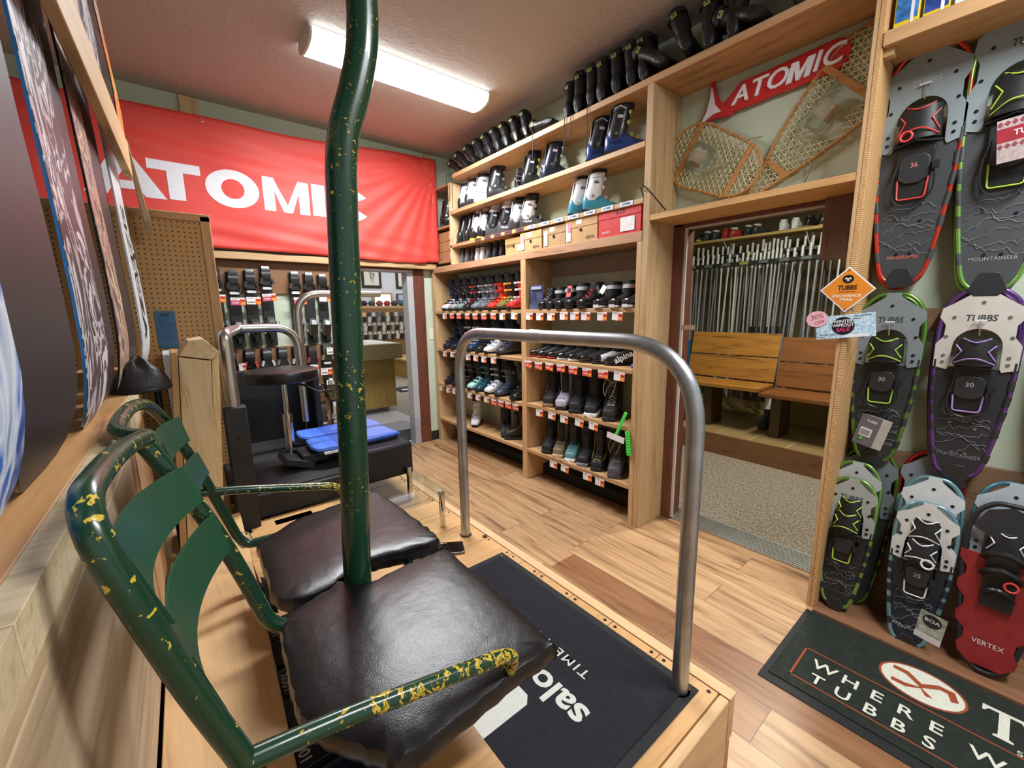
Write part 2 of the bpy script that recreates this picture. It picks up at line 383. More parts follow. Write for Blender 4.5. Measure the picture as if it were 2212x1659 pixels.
# ================================================================ CHAIRLIFT CHAIR
def chipped(wearmax=0., nscale=48, th=.775):
    m, nt, b = base('chipped_green_paint'); tc = N(nt, 'ShaderNodeTexCoord')
    n = N(nt, 'ShaderNodeTexNoise'); n.inputs['Scale'].default_value = nscale; n.inputs['Detail'].default_value = 6; n.inputs['Roughness'].default_value = .6; n.inputs['Distortion'].default_value = .6
    nt.links.new(tc.outputs['Object'], n.inputs['Vector'])
    g = N(nt, 'ShaderNodeTexNoise'); g.inputs['Scale'].default_value = 4.5; g.inputs['Detail'].default_value = 2; nt.links.new(tc.outputs['Object'], g.inputs['Vector'])
    # the arm rests (low, outer) have lost most paint
    sx = N(nt, 'ShaderNodeSeparateXYZ'); nt.links.new(tc.outputs['Object'], sx.inputs[0])
    def MR(src, a, b_, c, d):
        r = N(nt, 'ShaderNodeMapRange'); nt.links.new(src, r.inputs[0])
        for i, v in enumerate((a, b_, c, d)): r.inputs[i + 1].default_value = v
        return r.outputs[0]
    def MA(op, a, b_):
        r = N(nt, 'ShaderNodeMath', operation=op)
        for i, v in enumerate((a, b_)):
            if isinstance(v, float): r.inputs[i].default_value = v
            else: nt.links.new(v, r.inputs[i])
        return r.outputs[0]
    wear = MA('MULTIPLY', MR(sx.outputs[2], 1.02, .93, 0., wearmax), MR(sx.outputs[0], .0, .34, .25, 1.))
    s = MA('ADD', MA('ADD', n.outputs['Fac'], MA('MULTIPLY', g.outputs['Fac'], .30)), wear)
    s2 = MR(s, th, th + .012, 0., 1.); s3 = MR(s, th + .085, th + .10, 0., 1.)
    m1 = N(nt, 'ShaderNodeMix', data_type='RGBA'); nt.links.new(s2, m1.inputs[0]); m1.inputs[6].default_value = (*lin(hx('123B27')), 1); m1.inputs[7].default_value = (*lin(hx('D9B93C')), 1)
    m2 = N(nt, 'ShaderNodeMix', data_type='RGBA'); nt.links.new(MA('MULTIPLY', s3, .8), m2.inputs[0]); nt.links.new(m1.outputs[2], m2.inputs[6]); m2.inputs[7].default_value = (*lin(hx('4A3A28')), 1)
    nt.links.new(m2.outputs[2], b.inputs['Base Color']); b.inputs['Roughness'].default_value = .27; b.inputs['Coat Weight'].default_value = .25
    bp = N(nt, 'ShaderNodeBump'); bp.inputs['Strength'].default_value = .6; bp.inputs['Distance'].default_value = .0008; bp.invert = True
    nt.links.new(s2, bp.inputs['Height']); nt.links.new(bp.outputs[0], b.inputs['Normal'])
    return m
GREEN = chipped(0., 62, .79); WORN = chipped(.078, 80, .775); POLEG = chipped(0., 95, .797); SLAT = pm('194C32', .38, var=.06, scale=9)
def vinyl():
    m, nt, b = base('black_vinyl'); tc = N(nt, 'ShaderNodeTexCoord')
    b.inputs['Base Color'].default_value = (*lin(hx('141215')), 1); b.inputs['Roughness'].default_value = .31
    v = N(nt, 'ShaderNodeTexVoronoi'); v.inputs['Scale'].default_value = 420; nt.links.new(tc.outputs['Object'], v.inputs['Vector'])
    n = N(nt, 'ShaderNodeTexNoise'); n.inputs['Scale'].default_value = 7; n.inputs['Detail'].default_value = 3; nt.links.new(tc.outputs['Object'], n.inputs['Vector'])
    b1 = N(nt, 'ShaderNodeBump'); b1.inputs['Strength'].default_value = .3; b1.inputs['Distance'].default_value = .0006; nt.links.new(v.outputs['Distance'], b1.inputs['Height'])
    b2 = N(nt, 'ShaderNodeBump'); b2.inputs['Strength'].default_value = .22; b2.inputs['Distance'].default_value = .02; nt.links.new(n.outputs['Fac'], b2.inputs['Height']); nt.links.new(b1.outputs[0], b2.inputs['Normal'])
    nt.links.new(b2.outputs[0], b.inputs['Normal'])
    return m
VINYL = vinyl()
ch = thing('chairlift_chair', 'old green two-seat chairlift chair with chipped paint and black padded seats', 'chairlift chair', loc=(.33, 1.10, .50))
o0 = Vector((.33, 1.10, .50))
def cp(name, mb, mats, parent=ch, **k):
    """part given in room coordinates, stored relative to the chair"""
    o = mb.build(name, mats, parent, **k); o.location = -o0; return o
cp('hanger_pole', MB().tube(spline([(.322, 1.10, .505), (.329, 1.10, .80), (.344, 1.10, 1.12), (.353, 1.10, 1.37), (.361, 1.10, 1.60), (.369, 1.10, 1.78), (.374, 1.10, 1.87), (.388, 1.10, 1.95), (.418, 1.10, 2.04), (.440, 1.10, 2.12), (.450, 1.10, 2.19), (.453, 1.10, 2.28), (.455, 1.10, 2.75)], 6), .0365, 28), POLEG)
cp('backrest_frame', MB().tube(fillet([(.045, .575, .80), (.008, .57, .965), (-.03, .57, 1.09), (-.092, .57, 1.335), (-.078, .80, 1.330), (-.058, 1.03, 1.295)], [.03, .03, .10, .075, .12, .1]) + spline([(-.056, 1.06, 1.290), (-.060, 1.085, 1.286), (-.080, 1.115, 1.284), (-.102, 1.16, 1.285), (-.106, 1.22, 1.292), (-.092, 1.36, 1.300), (-.070, 1.50, 1.282), (-.045, 1.59, 1.23), (-.018, 1.635, 1.155), (.02, 1.635, 1.05), (.05, 1.635, .95), (.088, 1.635, .82), (.104, 1.63, .77), (.125, 1.625, .742), (.16, 1.62, .735), (.30, 1.61, .735)], 4), .0152, 18), GREEN)
cp('centre_upright', MB().tube(fillet([(-.058, 1.05, 1.275), (.014, 1.05, 1.11), (.064, 1.05, .955), (.105, 1.045, .80), (.17, 1.04, .762), (.30, 1.04, .755)], [.1, .1, .1, .06, .1, .1]), .017, 16), GREEN)
for nm, y, ys in (('near', .57, 1), ('far', 1.635, -1)):
    p = fillet([(.006, y, .955), (.12, y, .935), (.425, y - .002, .863), (.462, y + .006 * ys, .835), (.455, y + .03 * ys, .765), (.40, y + .06 * ys, .745)], [.02, .15, .045, .03, .03, .02], 8)
    cp('armrest', MB().tube(p, .0142, 16), WORN)
def slat(a0, a1, b0, b1, bow):
    """flat strip from (a0 top, a1 bottom) on one upright to (b0, b1) on the next, bowed backwards"""
    mb = MB(); K = 14; A0, A1, B0, B1 = map(Vector, (a0, a1, b0, b1)); rings = []
    for i in range(K + 1):
        t = i / K; q = Vector((-bow * math.sin(PI * t) ** .8, 0, 0)); top = A0.lerp(B0, t) + q; bot = A1.lerp(B1, t) + q
        rings.append([top, bot, bot + Vector((.004, 0, 0)), top + Vector((.004, 0, 0))])
    return mb.loft([[tuple(v) for v in r] for r in rings])
cp('backrest_slat', slat((-.062, .575, 1.262), (-.036, .575, 1.175), (-.012, 1.04, 1.222), (.012, 1.04, 1.14), .045), SLAT)
cp('backrest_slat', slat((-.026, .575, 1.125), (-.002, .575, 1.035), (.026, 1.04, 1.108), (.05, 1.04, 1.02), .045), SLAT)
cp('backrest_slat', slat((-.036, 1.06, 1.270), (-.014, 1.06, 1.18), (-.006, 1.615, 1.215), (.012, 1.615, 1.135), .03), SLAT)
cp('backrest_slat', slat((.006, 1.06, 1.150), (.036, 1.06, 1.065), (.026, 1.615, 1.095), (.048, 1.615, 1.02), .03), SLAT)
def cushion(out, z0, z1, puff, seed, droop=0.):
    """padded seat from its outline, crown in the middle, soft creased rim"""
    rnd = random.Random(seed); P = spline([(x, y, 0) for x, y in out], 5, True); n = len(P); c = sum(P, Vector()) / n; rings = []
    S = [P]
    for _ in range(60): q = S[-1]; S.append([(q[i - 2] + q[i - 1] + q[i] + q[(i + 1) % n] + q[(i + 2) % n]) / 5 for i in range(n)])
    prof = [(.86, z0 - .002, 0), (.97, z0, 0), (1.0, z0 + .008, 0), (1.006, (z0 + z1) / 2, 0), (1.0, z1 - .010, 0), (.988, z1 - .001, 0), (.965, z1 + .12 * puff, 0), (.91, z1 + .40 * puff, 2), (.82, z1 + .62 * puff, 5), (.70, z1 + .80 * puff, 12), (.55, z1 + .88 * puff, 24), (.38, z1 + .96 * puff, 38), (.2, z1 + .99 * puff, 55), (.05, z1 + puff, 60)]
    jit = [rnd.uniform(-1, 1) for _ in range(n)]
    for s, z, q in prof:
        k = .003 if .95 < s else 0.
        rings.append([(c.x + (p.x - c.x) * s + jit[i] * k * s, c.y + (p.y - c.y) * s + jit[(i + 3) % n] * k * s, z + jit[(i + 5) % n] * k * .6 * s - droop * max(0, p.x - .45) * s) for i, p in enumerate(S[q])])
    return MB().loft(rings)
near = [(.122, 1.03), (.135, 1.06), (.25, 1.10), (.285, 1.115), (.33, 1.06), (.44, 1.062), (.572, 1.065), (.590, 1.05), (.590, .85), (.580, .60), (.565, .575), (.44, .572), (.30, .566), (.212, .566), (.19, .60), (.15, .66), (.106, .74), (.104, .80), (.112, .92)]
cp('seat_cushion', cushion(near, .752, .797, .013, 3), VINYL)
farp = [(.158, 1.12), (.132, 1.17), (.135, 1.30), (.140, 1.45), (.150, 1.49), (.25, 1.56), (.30, 1.585), (.42, 1.60), (.565, 1.635), (.588, 1.625), (.60, 1.50), (.606, 1.30), (.608, 1.17), (.590, 1.125), (.50, 1.13), (.40, 1.155), (.33, 1.15), (.27, 1.11), (.20, 1.105)]
cp('seat_cushion', cushion(farp, .752, .797, .010, 5), VINYL)
mb = MB().tube(spline([(.20, .66, .742), (.34, 1.10, .742), (.20, 1.55, .742)], 5), .014, 10); mb.tube([(.50, .62, .742), (.50, 1.60, .742)], .014, 10); mb.tube([(.33, 1.10, .742), (.50, 1.10, .742)], .014, 10)
cp('seat_frame', mb, GREEN)
mb = MB()
for y0, y1 in ((1.50, 1.615),):
    mb.box(.18, .24, 1.60, 1.62, .5, .74)
cp('seat_post', MB().box(.285, .365, 1.06, 1.14, .505, .60), SLAT, bevel=.004)
t = MB(); t.tube([(.122 + .021 * math.cos(a), 1.645 + .006 * math.sin(a), .745 + .026 * math.sin(a)) for a in [2 * PI * i / 14 for i in range(14)]], .0022, 6, closed=True)
o = t.build('key_ring', CHROME); tag(o, 'thin metal ring looped on the far backrest tube', 'ring')

# ================================================================ PLATFORM
PZ = .35
DECK = wood('D3A56F', 'AE8250', 'x', 1.0, .42); EDGE = wood('DDB688', 'B98E60', 'y', 1., .5); RAWY = wood('D6AE84', 'A97E58', 'y', .8, .7); RAWX = wood('D9B486', 'AE8457', 'x', .8, .7)
pf = thing('wooden_platform', 'raised wooden platform of screwed planks carrying the green chairlift chair', 'platform')
k = 0
for i in range(15):
    y0 = .50 + i * .2 - .03; y1 = y0 + .197
    mb = MB().box(-.085, 1.180, y0 + .0, y1, PZ - .019, PZ)
    o = mb.build('plank', DECK, pf, bevel=.0015)
    for yy in (y0 + .022, y1 - .022): MB().cyl((1.163, yy, PZ - .002), (1.163, yy, PZ + .0012), .0062, 12).build('screw', pm('2A2622', .5, .6), o)
MB().box(1.182, 1.224, .435, 3.47, PZ - .002, PZ + .003).build('edge_board', EDGE, pf, bevel=.002)
MB().box(1.184, 1.222, .437, 3.47, .195, PZ - .003).build('side_beam', RAWY, pf, bevel=.004)
MB().box(1.178, 1.216, .440, 3.47, .05, .192).build('side_beam', wood('C08A66', '8F6042', 'y', .8, .7), pf, bevel=.004)
MB().box(-.12, 1.180, .437, .466, .05, PZ + .001).build('end_beam', RAWX, pf, bevel=.004)
MB().box(-.075, 1.15, .50, 3.40, .0, .32).build('joists', pm('5A4634', .8), pf)

# box bench under the seats, its merchandise slot, and the board behind it
BZ0 = .50
bb = thing('storage_box', 'low pale wooden box on the platform directly under the chairlift seats', 'box')
MB().box(.30, .475, .50, 2.28, BZ0 - .018, BZ0).build('lid', DECK, bb, bevel=.002)
MB().box(.455, .473, .50, 2.28, PZ, BZ0 - .02).build('front_panel', RAWY, bb, bevel=.002)
MB().box(.16, .60, 1.42, 2.215, BZ0 - .016, BZ0 + .002).build('lid_board', DECK, bb, bevel=.002)
MB().box(.30, .60, 1.10, 1.34, BZ0 - .036, BZ0 - .019).build('crosspiece', DECK, bb, bevel=.002)
MB().box(.20, .80, 2.22, 2.33, PZ, BZ0 + .0).build('end_panel', DECK, bb, bevel=.002)
o = MB().prism([(-.133, .42), (.075, .42), (.10, .85), (.135, 1.50), (.165, 2.26), (-.088, 2.26)], .575, .60, plane='xy').build('back_board', wood('DDB582', 'BC9060', 'y', .75, .5), bevel=.003)
tag(o, 'wide smooth pale board lying behind and below the green backrest', 'board')
mb = MB().box(-.08, .05, .50, 2.2, PZ, .574); o = mb.build('board_support', RAWY); tag(o, 'raw timber base holding up the wide pale board', 'support')

# goggle boxes in the slot: row between the board and the box
GB = [('171719', 'D8D8D8', '100%'), ('23262B', 'B9BDC2', ''), ('12233A', 'E5E5E5', '101'), ('1A1C1E', 'DADADA', '100%'), ('2B2C2E', '8A8A8A', ''), ('101012', 'CFCFCF', '100%'), ('20262E', 'B0B5BA', ''), ('141A22', 'D0D0D0', '100%')]
y = .52
for i, (c, t, s) in enumerate(GB):
    z1 = .572 - (i % 3) * .004
    b = thing('goggle_box', ['black box lettered in pale grey', 'dark grey box', 'navy box with pale lettering'][0 if c in ('171719', '1A1C1E', '101012', '141A22') else 1 if c != '12233A' else 2] + f', {order(i)} from the near end under the seats', 'box', 'boxes in the slot under the seats')
    xl = .086 + (y - .5) * .052
    MB().box(xl, xl + .18, y, y + .102, PZ + .02, z1).build('carton', pm(c, .35), b, bevel=.002)
    MB().box(xl + .004, xl + .176, y + .088, y + .098, z1, z1 + .0008).build('carton_stripe', pm('6D7074' if i % 2 else '3B3E42', .4), b)
    if s: MB().text(s, .033, frame((xl + .019, y + .046, z1), (.03, 1, 0), (-1, .03, 0)), .0009, .02, 1.0).build('printed_lettering', pm(t, .5), b)
    y += .112
for i in range(2):
    x0 = .135 + i * .028
    b = thing('leaflet_card', ['purple-black card lettered SPLIT standing under the far seat', 'blue-black card lettered GRIZZLY beside the purple one'][i], 'card')
    A = frame((x0 + .0, 1.40, .66), (0, 1, .1), (-.8, 0, .6))
    MB().box(-.075, .075, -.03, .03, -.002, 0, xf=A).build('card', pm('14101E' if i == 0 else '0C1420', .4), b)
    MB().text('ULTRASPLIT' if i == 0 else 'GRIZZLYSPLIT', .026, A, .0006, .02, .75).build('printed_lettering', pm('C8B8F0' if i == 0 else '9CC8F0', .4), b)
o = MB().box(.012, .10, .56, .72, .602, .606).build('paper_sheet', pm('DDE0E4', .6, var=.01)); o.rotation_euler = (0, 0, 0); tag(o, 'white sheet of paper on the board under the near backrest tube', 'paper')

# mat on the platform
mt = thing('logo_mat', 'dark navy logo mat lying on the platform in front of the chair', 'mat')
NAVY = pm('12141F', .92, var=.2, scale=60, bump=.3, bscale=900)
MB().box(.43, 1.142, .512, 1.505, PZ + .0005, PZ + .004).build('rubber_border', RUB, mt, bevel=.001)
MB().box(.46, 1.112, .542, 1.475, PZ + .004, PZ + .0075).build('pile', NAVY, mt)
LET = pm('C9CBC4', .9, var=.08, scale=300)
def rdm(x, y, z=PZ + .0076, size=1): return frame((x, y, z), (0, 1, 0), (-1, 0, 0))
MB().text('salomon', .118, rdm(.79, .905), .0004, .024, 1.15).build('lettering', LET, mt)
MB().text('TIME TO PLAY', .048, rdm(.915, .985), .0004, .008, 1.2, space=1.25).build('lettering', LET, mt)
m = MB().prism([(.535, .815), (.70, .815), (.722, .838), (.722, .885), (.665, .885), (.635, .925), (.60, .925), (.57, .90), (.535, .90)], PZ + .0076, PZ + .0082, plane='xy')
m.build('printed_emblem', LET, mt)
for (x, y) in ((1.118, .536), (1.118, 1.482)):
    MB().tube([(x + .006 * math.cos(a), y + .006 * math.sin(a), PZ + .008) for a in [2 * PI * i / 12 for i in range(12)]], .0018, 6, closed=True).build('eyelet', pm('B9A45C', .3, 1.), mt)

# big hoop rail on the platform
RAILM = pm('B6B9BD', .4, 1., var=.12, scale=14, bump=.05, bscale=260)
h = thing('hoop_rail', 'large galvanised steel hoop rail standing on the platform edge', 'rail')
pts = fillet([(1.10, .553, PZ), (1.10, .553, 1.42), (1.10, 1.765, 1.42), (1.10, 1.765, PZ)], [0, .25, .20, 0], 14)
MB().tube(pts, .0245, 24).build('hoop', RAILM, h)
MB().tube([(1.10, 1.175, 1.42), (1.10, 1.235, 1.42)], .0262, 24).build('coupling', RAILM, h)
for y in (.553, 1.765):
    MB().cyl((1.10, y, PZ), (1.10, y, PZ + .004), .031, 24).build('floor_collar', pm('3A332C', .6), h)
mb = MB().cyl((1.165, 1.68, PZ), (1.165, 1.68, PZ + .006), .012, 14); o = mb.build('bolt_cap', BLACK); tag(o, 'black round cap on the platform edge beside the far rail foot', 'cap')
# ================================================================ BOOT-FITTING STATION (black bench behind the chair)
MATTE = pm('17171A', .55, var=.25, scale=4); MATW = pm('232428', .6, var=.18, scale=5)
fs = thing('fitting_station', 'black boot-fitting bench with steel tubes, behind the green chair', 'bench')
MB().box(.17, .80, 2.34, 3.42, .50, .625).build('deck_body', MATTE, fs, bevel=.006)
MB().box(.20, .785, 2.37, 3.40, .625, .632).build('rubber_top', MATW, fs, bevel=.002)
MB().box(.18, .30, 2.36, 2.50, .35, .50).build('foot_block', MATTE, fs, bevel=.004)
MB().box(.155, .245, 2.26, 2.335, .35, 1.10).build('corner_post', MATTE, fs, bevel=.006)
MB().box(.25, .72, 3.34, 3.40, .62, 1.14).build('back_panel', MATTE, fs, bevel=.008)
MB().box(.72, .76, 3.0, 3.40, .62, 1.10).build('back_panel', MATTE, fs, bevel=.008)
p = fillet([(.20, 2.30, 1.08), (.20, 2.30, 1.435), (.325, 3.02, 1.435), (.66, 3.05, 1.435), (.665, 3.05, .80)], [0, .035, .03, .15, 0], 8)
MB().tube(p, .0265, 20).build('steel_tube', STEEL, fs)
p = fillet([(.735, 3.32, .62), (.735, 3.32, 1.66), (1.35, 3.32, 1.665)], [0, .17, 0], 10)
MB().tube(p, .026, 20).build('steel_tube', STEEL, fs)
MB().cyl((.20, 2.256, .96), (.20, 2.262, .96), .008, 12).build('bolt', CHROME, fs)
# black drawer box at the end, with the padded blue boards and clear cover
MB().box(.80, 1.125, 2.40, 2.80, .50, .71).build('drawer_box', MATTE, fs, bevel=.018)
bp = thing('footboard', 'pair of bright blue padded boards under a clear cover on the bench end', 'footboard')
BLUE = pm('4A78DE', .55, var=.03, scale=5)
for i, (y0, y1) in enumerate(((2.50, 2.76), (2.80, 3.02))):
    c = [(.575, y0 + .06), (.62, y0 + .005), (.80, y0), (1.07, y0 + .02), (1.095, y0 + .05), (1.08, y1 - .03), (1.04, y1), (.80, y1), (.61, y1), (.58, y1 - .05)]
    cushion(c, .728, .75, .004, 10 + i).build('blue_pad', BLUE, bp)
MB().box(.60, 1.08, 2.52, 3.0, .712, .727).build('tray', MATTE, bp)
MB().box(.62, .78, 2.485, 2.50, .715, .728).build('scale_strip', WHITE, bp)
m = MB().box(.52, .66, 2.56, 2.76, .66, .712); m.ob((.50, 2.64, .675), (.16, .2, .04), (0, .35, 0)); m.build('heel_rest', MATTE, bp, bevel=.004)
ACR = glass('clear_acrylic', 'F4F2F6', .03, .25)
ac = thing('acrylic_cover', 'clear acrylic sheet bent over the blue padded boards', 'cover')
MB().box(.66, 1.25, 2.38, 3.10, .800, .805).build('sheet', ACR, ac, bevel=.002)
MB().ob((.97, 2.375, .755), (.42, .004, .10)).build('lip', ACR, ac)
# stool
st = thing('round_stool', 'round black padded stool on a chrome gas column', 'stool', loc=(.492, 2.72, .632), scale=1.06)
S = MB().loft([ring(0, 0, z, r, r, 36) for z, r in ((.475, .10), (.478, .165), (.487, .178), (.515, .182), (.533, .176), (.541, .16), (.545, .08), (.546, .01))]); S.build('seat', VINYL, st)
S = MB().cyl((0, 0, .27), (0, 0, .475), .013, 18); S.build('piston', CHROME, st)
S = MB().cyl((.0, 0, .0), (.0, 0, .29), .024, 18); S.build('column', CHROME, st)
S = MB().loft([ring(0, 0, z, r, r, 24) for z, r in ((0, .045), (.006, .045), (.012, .03), (.03, .026))]); S.build('base', MATTE, st)
S = MB().tube(spline([(.02, 0, .46), (.10, -.02, .44), (.16, -.03, .40), (.20, -.03, .395)], 5), .006, 8); S.ob((.215, -.03, .395), (.05, .022, .012)); S.build('height_lever', BLACK, st)
S = MB().ob((.165, -.073, .515), (.004, .012, .028), (0, 0, -.4)); S.build('scratch_patch', WHITE, st)
# glass side table on chrome legs
gt = thing('glass_table', 'low glass shelf table on chrome legs at the bench end', 'table')
MB().box(.60, 1.10, 1.87, 2.42, .536, .544).build('glass_top', glass('clear_glass', 'F2F6F4', .02, .5), gt, bevel=.002)
for x, y, z in ((1.055, 1.925, .56), (1.078, 2.375, .56), (.66, 1.925, .56)):
    g = MB().cyl((x, y, PZ), (x, y, z - .02), .0165, 20); g.build('leg', CHROME, gt)
    MB().cyl((x, y, z - .02), (x, y, z), .019, 20).build('leg_cap', CHROME, gt)
g = thing('measuring_device', 'grey foot-measuring device lying under the glass shelf', 'measuring device')
m = MB(); 
for dx in (0, .055, .11): m.box(.80 + dx, .818 + dx, 2.0, 2.42, PZ, PZ + .03)
for dy in (0, .12, .24, .40): m.box(.80, .928, 2.0 + dy, 2.03 + dy, PZ, PZ + .028)
m.build('frame', pm('2A2D30', .4, .3), g, bevel=.003)
MB().ob((.83, 2.12, PZ + .045), (.10, .05, .02), (0, 0, .3)).build('slider', pm('8B9094', .3, .8), g, bevel=.003)
g = MB().ob((.86, 1.74, PZ + .02), (.36, .10, .012), (0, .08, -.45)); g.ob((.92, 1.70, PZ + .045), (.05, .04, .012), (0, .5, .4)); o = g.build('mirror_plate', pm('6E7276', .12, 1.), bevel=.003)
tag(o, 'shiny metal plate on the platform behind the far seat corner', 'plate')

# ================================================================ PEGBOARD, PROP, SPEAKER, CLOTH
def peg():
    m, nt, b = base('pegboard'); tc = N(nt, 'ShaderNodeTexCoord'); sx = N(nt, 'ShaderNodeSeparateXYZ'); nt.links.new(tc.outputs['Object'], sx.inputs[0])
    def cell(i):
        a = N(nt, 'ShaderNodeMath', operation='MULTIPLY'); a.inputs[1].default_value = 1 / .0254; nt.links.new(sx.outputs[i], a.inputs[0])
        f = N(nt, 'ShaderNodeMath', operation='FRACT'); nt.links.new(a.outputs[0], f.inputs[0])
        s = N(nt, 'ShaderNodeMath', operation='SUBTRACT'); s.inputs[1].default_value = .5; nt.links.new(f.outputs[0], s.inputs[0])
        q = N(nt, 'ShaderNodeMath', operation='POWER'); q.inputs[1].default_value = 2; ab = N(nt, 'ShaderNodeMath', operation='ABSOLUTE'); nt.links.new(s.outputs[0], ab.inputs[0]); nt.links.new(ab.outputs[0], q.inputs[0])
        return q.outputs[0]
    d = N(nt, 'ShaderNodeMath', operation='ADD'); nt.links.new(cell(0), d.inputs[0]); nt.links.new(cell(2), d.inputs[1])
    l = N(nt, 'ShaderNodeMath', operation='LESS_THAN'); l.inputs[1].default_value = .022; nt.links.new(d.outputs[0], l.inputs[0])
    mx = N(nt, 'ShaderNodeMix', data_type='RGBA'); nt.links.new(l.outputs[0], mx.inputs[0]); mx.inputs[6].default_value = (*lin(hx('B58A56')), 1); mx.inputs[7].default_value = (*lin(hx('2A1A10')), 1)
    nt.links.new(mx.outputs[2], b.inputs['Base Color']); b.inputs['Roughness'].default_value = .7
    return m
PY = 3.0
pb = thing('pegboard_panel', 'tan pegboard panel in a wooden frame, beside the snowboard rack', 'pegboard')
MB().box(-.42, .235, PY, PY + .008, .36, 2.03).build('perforated_sheet', peg(), pb)
PEGW = wood('B98F5E', '8F6A40', 'z', 1., .6)
MB().box(.215, .262, PY - .012, PY + .03, .36, 2.06).build('frame_stile', PEGW, pb, bevel=.003)
MB().box(-.42, .262, PY - .012, PY + .03, 2.03, 2.07).build('frame_rail', wood('B98F5E', '8F6A40', 'x', 1., .6), pb, bevel=.003)
nb = thing('notice', 'blue printed notice pinned to the pegboard', 'notice')
MB().box(-.042, .044, PY - .008, PY - .002, 1.345, 1.545).build('notice_sheet', pm('2F5C7E', .4), nb)
m = MB()
for i in range(9): m.box(-.032, -.032 + .05 + .012 * (i % 3), PY - .0092, PY - .0088, 1.49 - i * .012, 1.4925 - i * .012)
m.box(-.02, .02, PY - .0092, PY - .0088, 1.515, 1.53); m.build('printed_lines', pm('1B3A55', .5), nb)
mb = thing('metal_cabinet', 'grey metal cabinet behind the wooden prop, partly hidden', 'cabinet')
MB().box(-.03, .10, 2.62, 2.94, .40, 1.33).build('body', pm('A7A8A6', .4, .4), mb, bevel=.004)
MB().box(-.03, .10, 2.62, 2.94, 1.33, 1.336).build('top_sheet', pm('D6D8D8', .3, .2), mb)
MB().tube([(.03 + .03 * math.cos(a), 2.68 + .03 * math.sin(a), 1.342) for a in [2 * PI * i / 16 for i in range(16)]], .006, 8, closed=True).build('cable_loop', pm('9DA3A6', .3, .6), mb)
# leaning timber prop
pr = thing('timber_prop', 'pale timber A-shaped prop leaning beside the black corner post', 'timber prop')
MB().prism([(.022, 1.372), (.122, 1.350), (.150, 1.376), (.105, 1.432), (.058, 1.425)], 1.98, 2.22, plane='xz').build('head_block', PALE, pr, bevel=.003)
A = Matrix.Translation((.068, 2.06, 0)); 
MB().loft([[(-.04, 1.98, .60), (.055, 1.98, .60), (.055, 2.12, .60), (-.04, 2.12, .60)], [(.022, 1.985, 1.368), (.118, 1.985, 1.346), (.118, 2.12, 1.346), (.022, 2.12, 1.368)]]).build('front_board', PALEZ, pr, bevel=.002)
MB().loft([[(-.064, 1.98, .60), (-.042, 1.98, .60), (-.042, 2.2, .60), (-.064, 2.2, .60)], [(.0, 1.98, 1.386), (.020, 1.98, 1.386), (.020, 2.2, 1.386), (.0, 2.2, 1.386)]]).build('side_board', PEGW, pr, bevel=.002)
MB().loft([[(.057, 2.10, .60), (.09, 2.10, .60), (.09, 2.22, .60), (.057, 2.22, .60)], [(.124, 2.04, 1.34), (.150, 2.04, 1.365), (.150, 2.16, 1.365), (.124, 2.16, 1.34)]]).build('brace', PALEZ, pr, bevel=.002)
o = MB().loft([[(-.05, 2.42, .36), (.15, 2.42, .36), (.15, 2.44, .36), (-.05, 2.44, .36)], [(.10, 2.42, .80), (.135, 2.42, .80), (.135, 2.44, .80), (.10, 2.44, .80)]]).build('offcut_board', PALEZ)
tag(o, 'pale offcut board standing behind the timber prop', 'board')
# ================================================================ SNOWBOARD RACK (left)
K = .025
def Wp(a, y, z, k=None): return (a + (K if k is None else k) * y, y, z)
def wbox(mb, a0, a1, y0, y1, z0, z1, k=None):
    vs = [Wp(a, y, z, k) for a in (a0, a1) for y in (y0, y1) for z in (z0, z1)]
    return mb.add(vs, [(0, 1, 3, 2), (4, 6, 7, 5), (0, 4, 5, 1), (2, 3, 7, 6), (0, 2, 6, 4), (1, 5, 7, 3)])
hw = thing('rack_half_wall', 'raw timber half wall with a thick ledge carrying the snowboards', 'half wall')
wbox(MB(), -.44, -.1735, -.9, 3.0, 1.205, 1.26).build('ledge_board', wood('CF9C66', '946640', 'y', .7, .5), hw, bevel=.003)
BLK = wood('D9C4A0', 'A78F68', 'x', 1.3, .7, knots=False)
for i, (y0, y1) in enumerate([(-.9, .0), (.003, .52), (.523, .93), (.933, 1.33), (1.333, 1.62), (1.623, 1.80), (1.803, 2.0)]):
    d = (.0, .0005, .001, 0, .0006, .0015, .0)[i]
    wbox(MB(), -.173, -.146 + d, y0, y1, 1.204, 1.2605 + d * .3).build('edge_block', BLK, hw, bevel=.001)
PLK = wood('CDB08A', 'A08462', 'y', .8, .65)
wbox(MB(), -.175, -.1475, -.9, 1.98, 1.178, 1.203).build('facing_board', PLK, hw, bevel=.003)
wbox(MB(), -.175, -.150, -.9, 1.45, .60, 1.175).build('facing_board', wood('CDB292', '9A8064', 'y', .6, .65), hw, bevel=.006)
for i in range(4): wbox(MB(), -.175, -.155 + .003 * (i % 2), 1.455 + i * .13, 1.580 + i * .13, .60, 1.175).build('facing_plank', wood('C39C72', '8E6B48', 'z', .9, .65), hw, bevel=.003)
wbox(MB(), -.43, -.178, -.9, 2.0, .0, 1.203).build('wall_core', pm('6A5440', .8), hw)
o = wbox(MB(), -.178, -.148, -.9, 2.80, 2.165, 2.325, .04).build('rack_rail', wood('C7A473', '9B7A4E', 'y', .7, .6), bevel=.004); tag(o, 'pale timber rail holding the snowboards upright near the ceiling', 'rail')
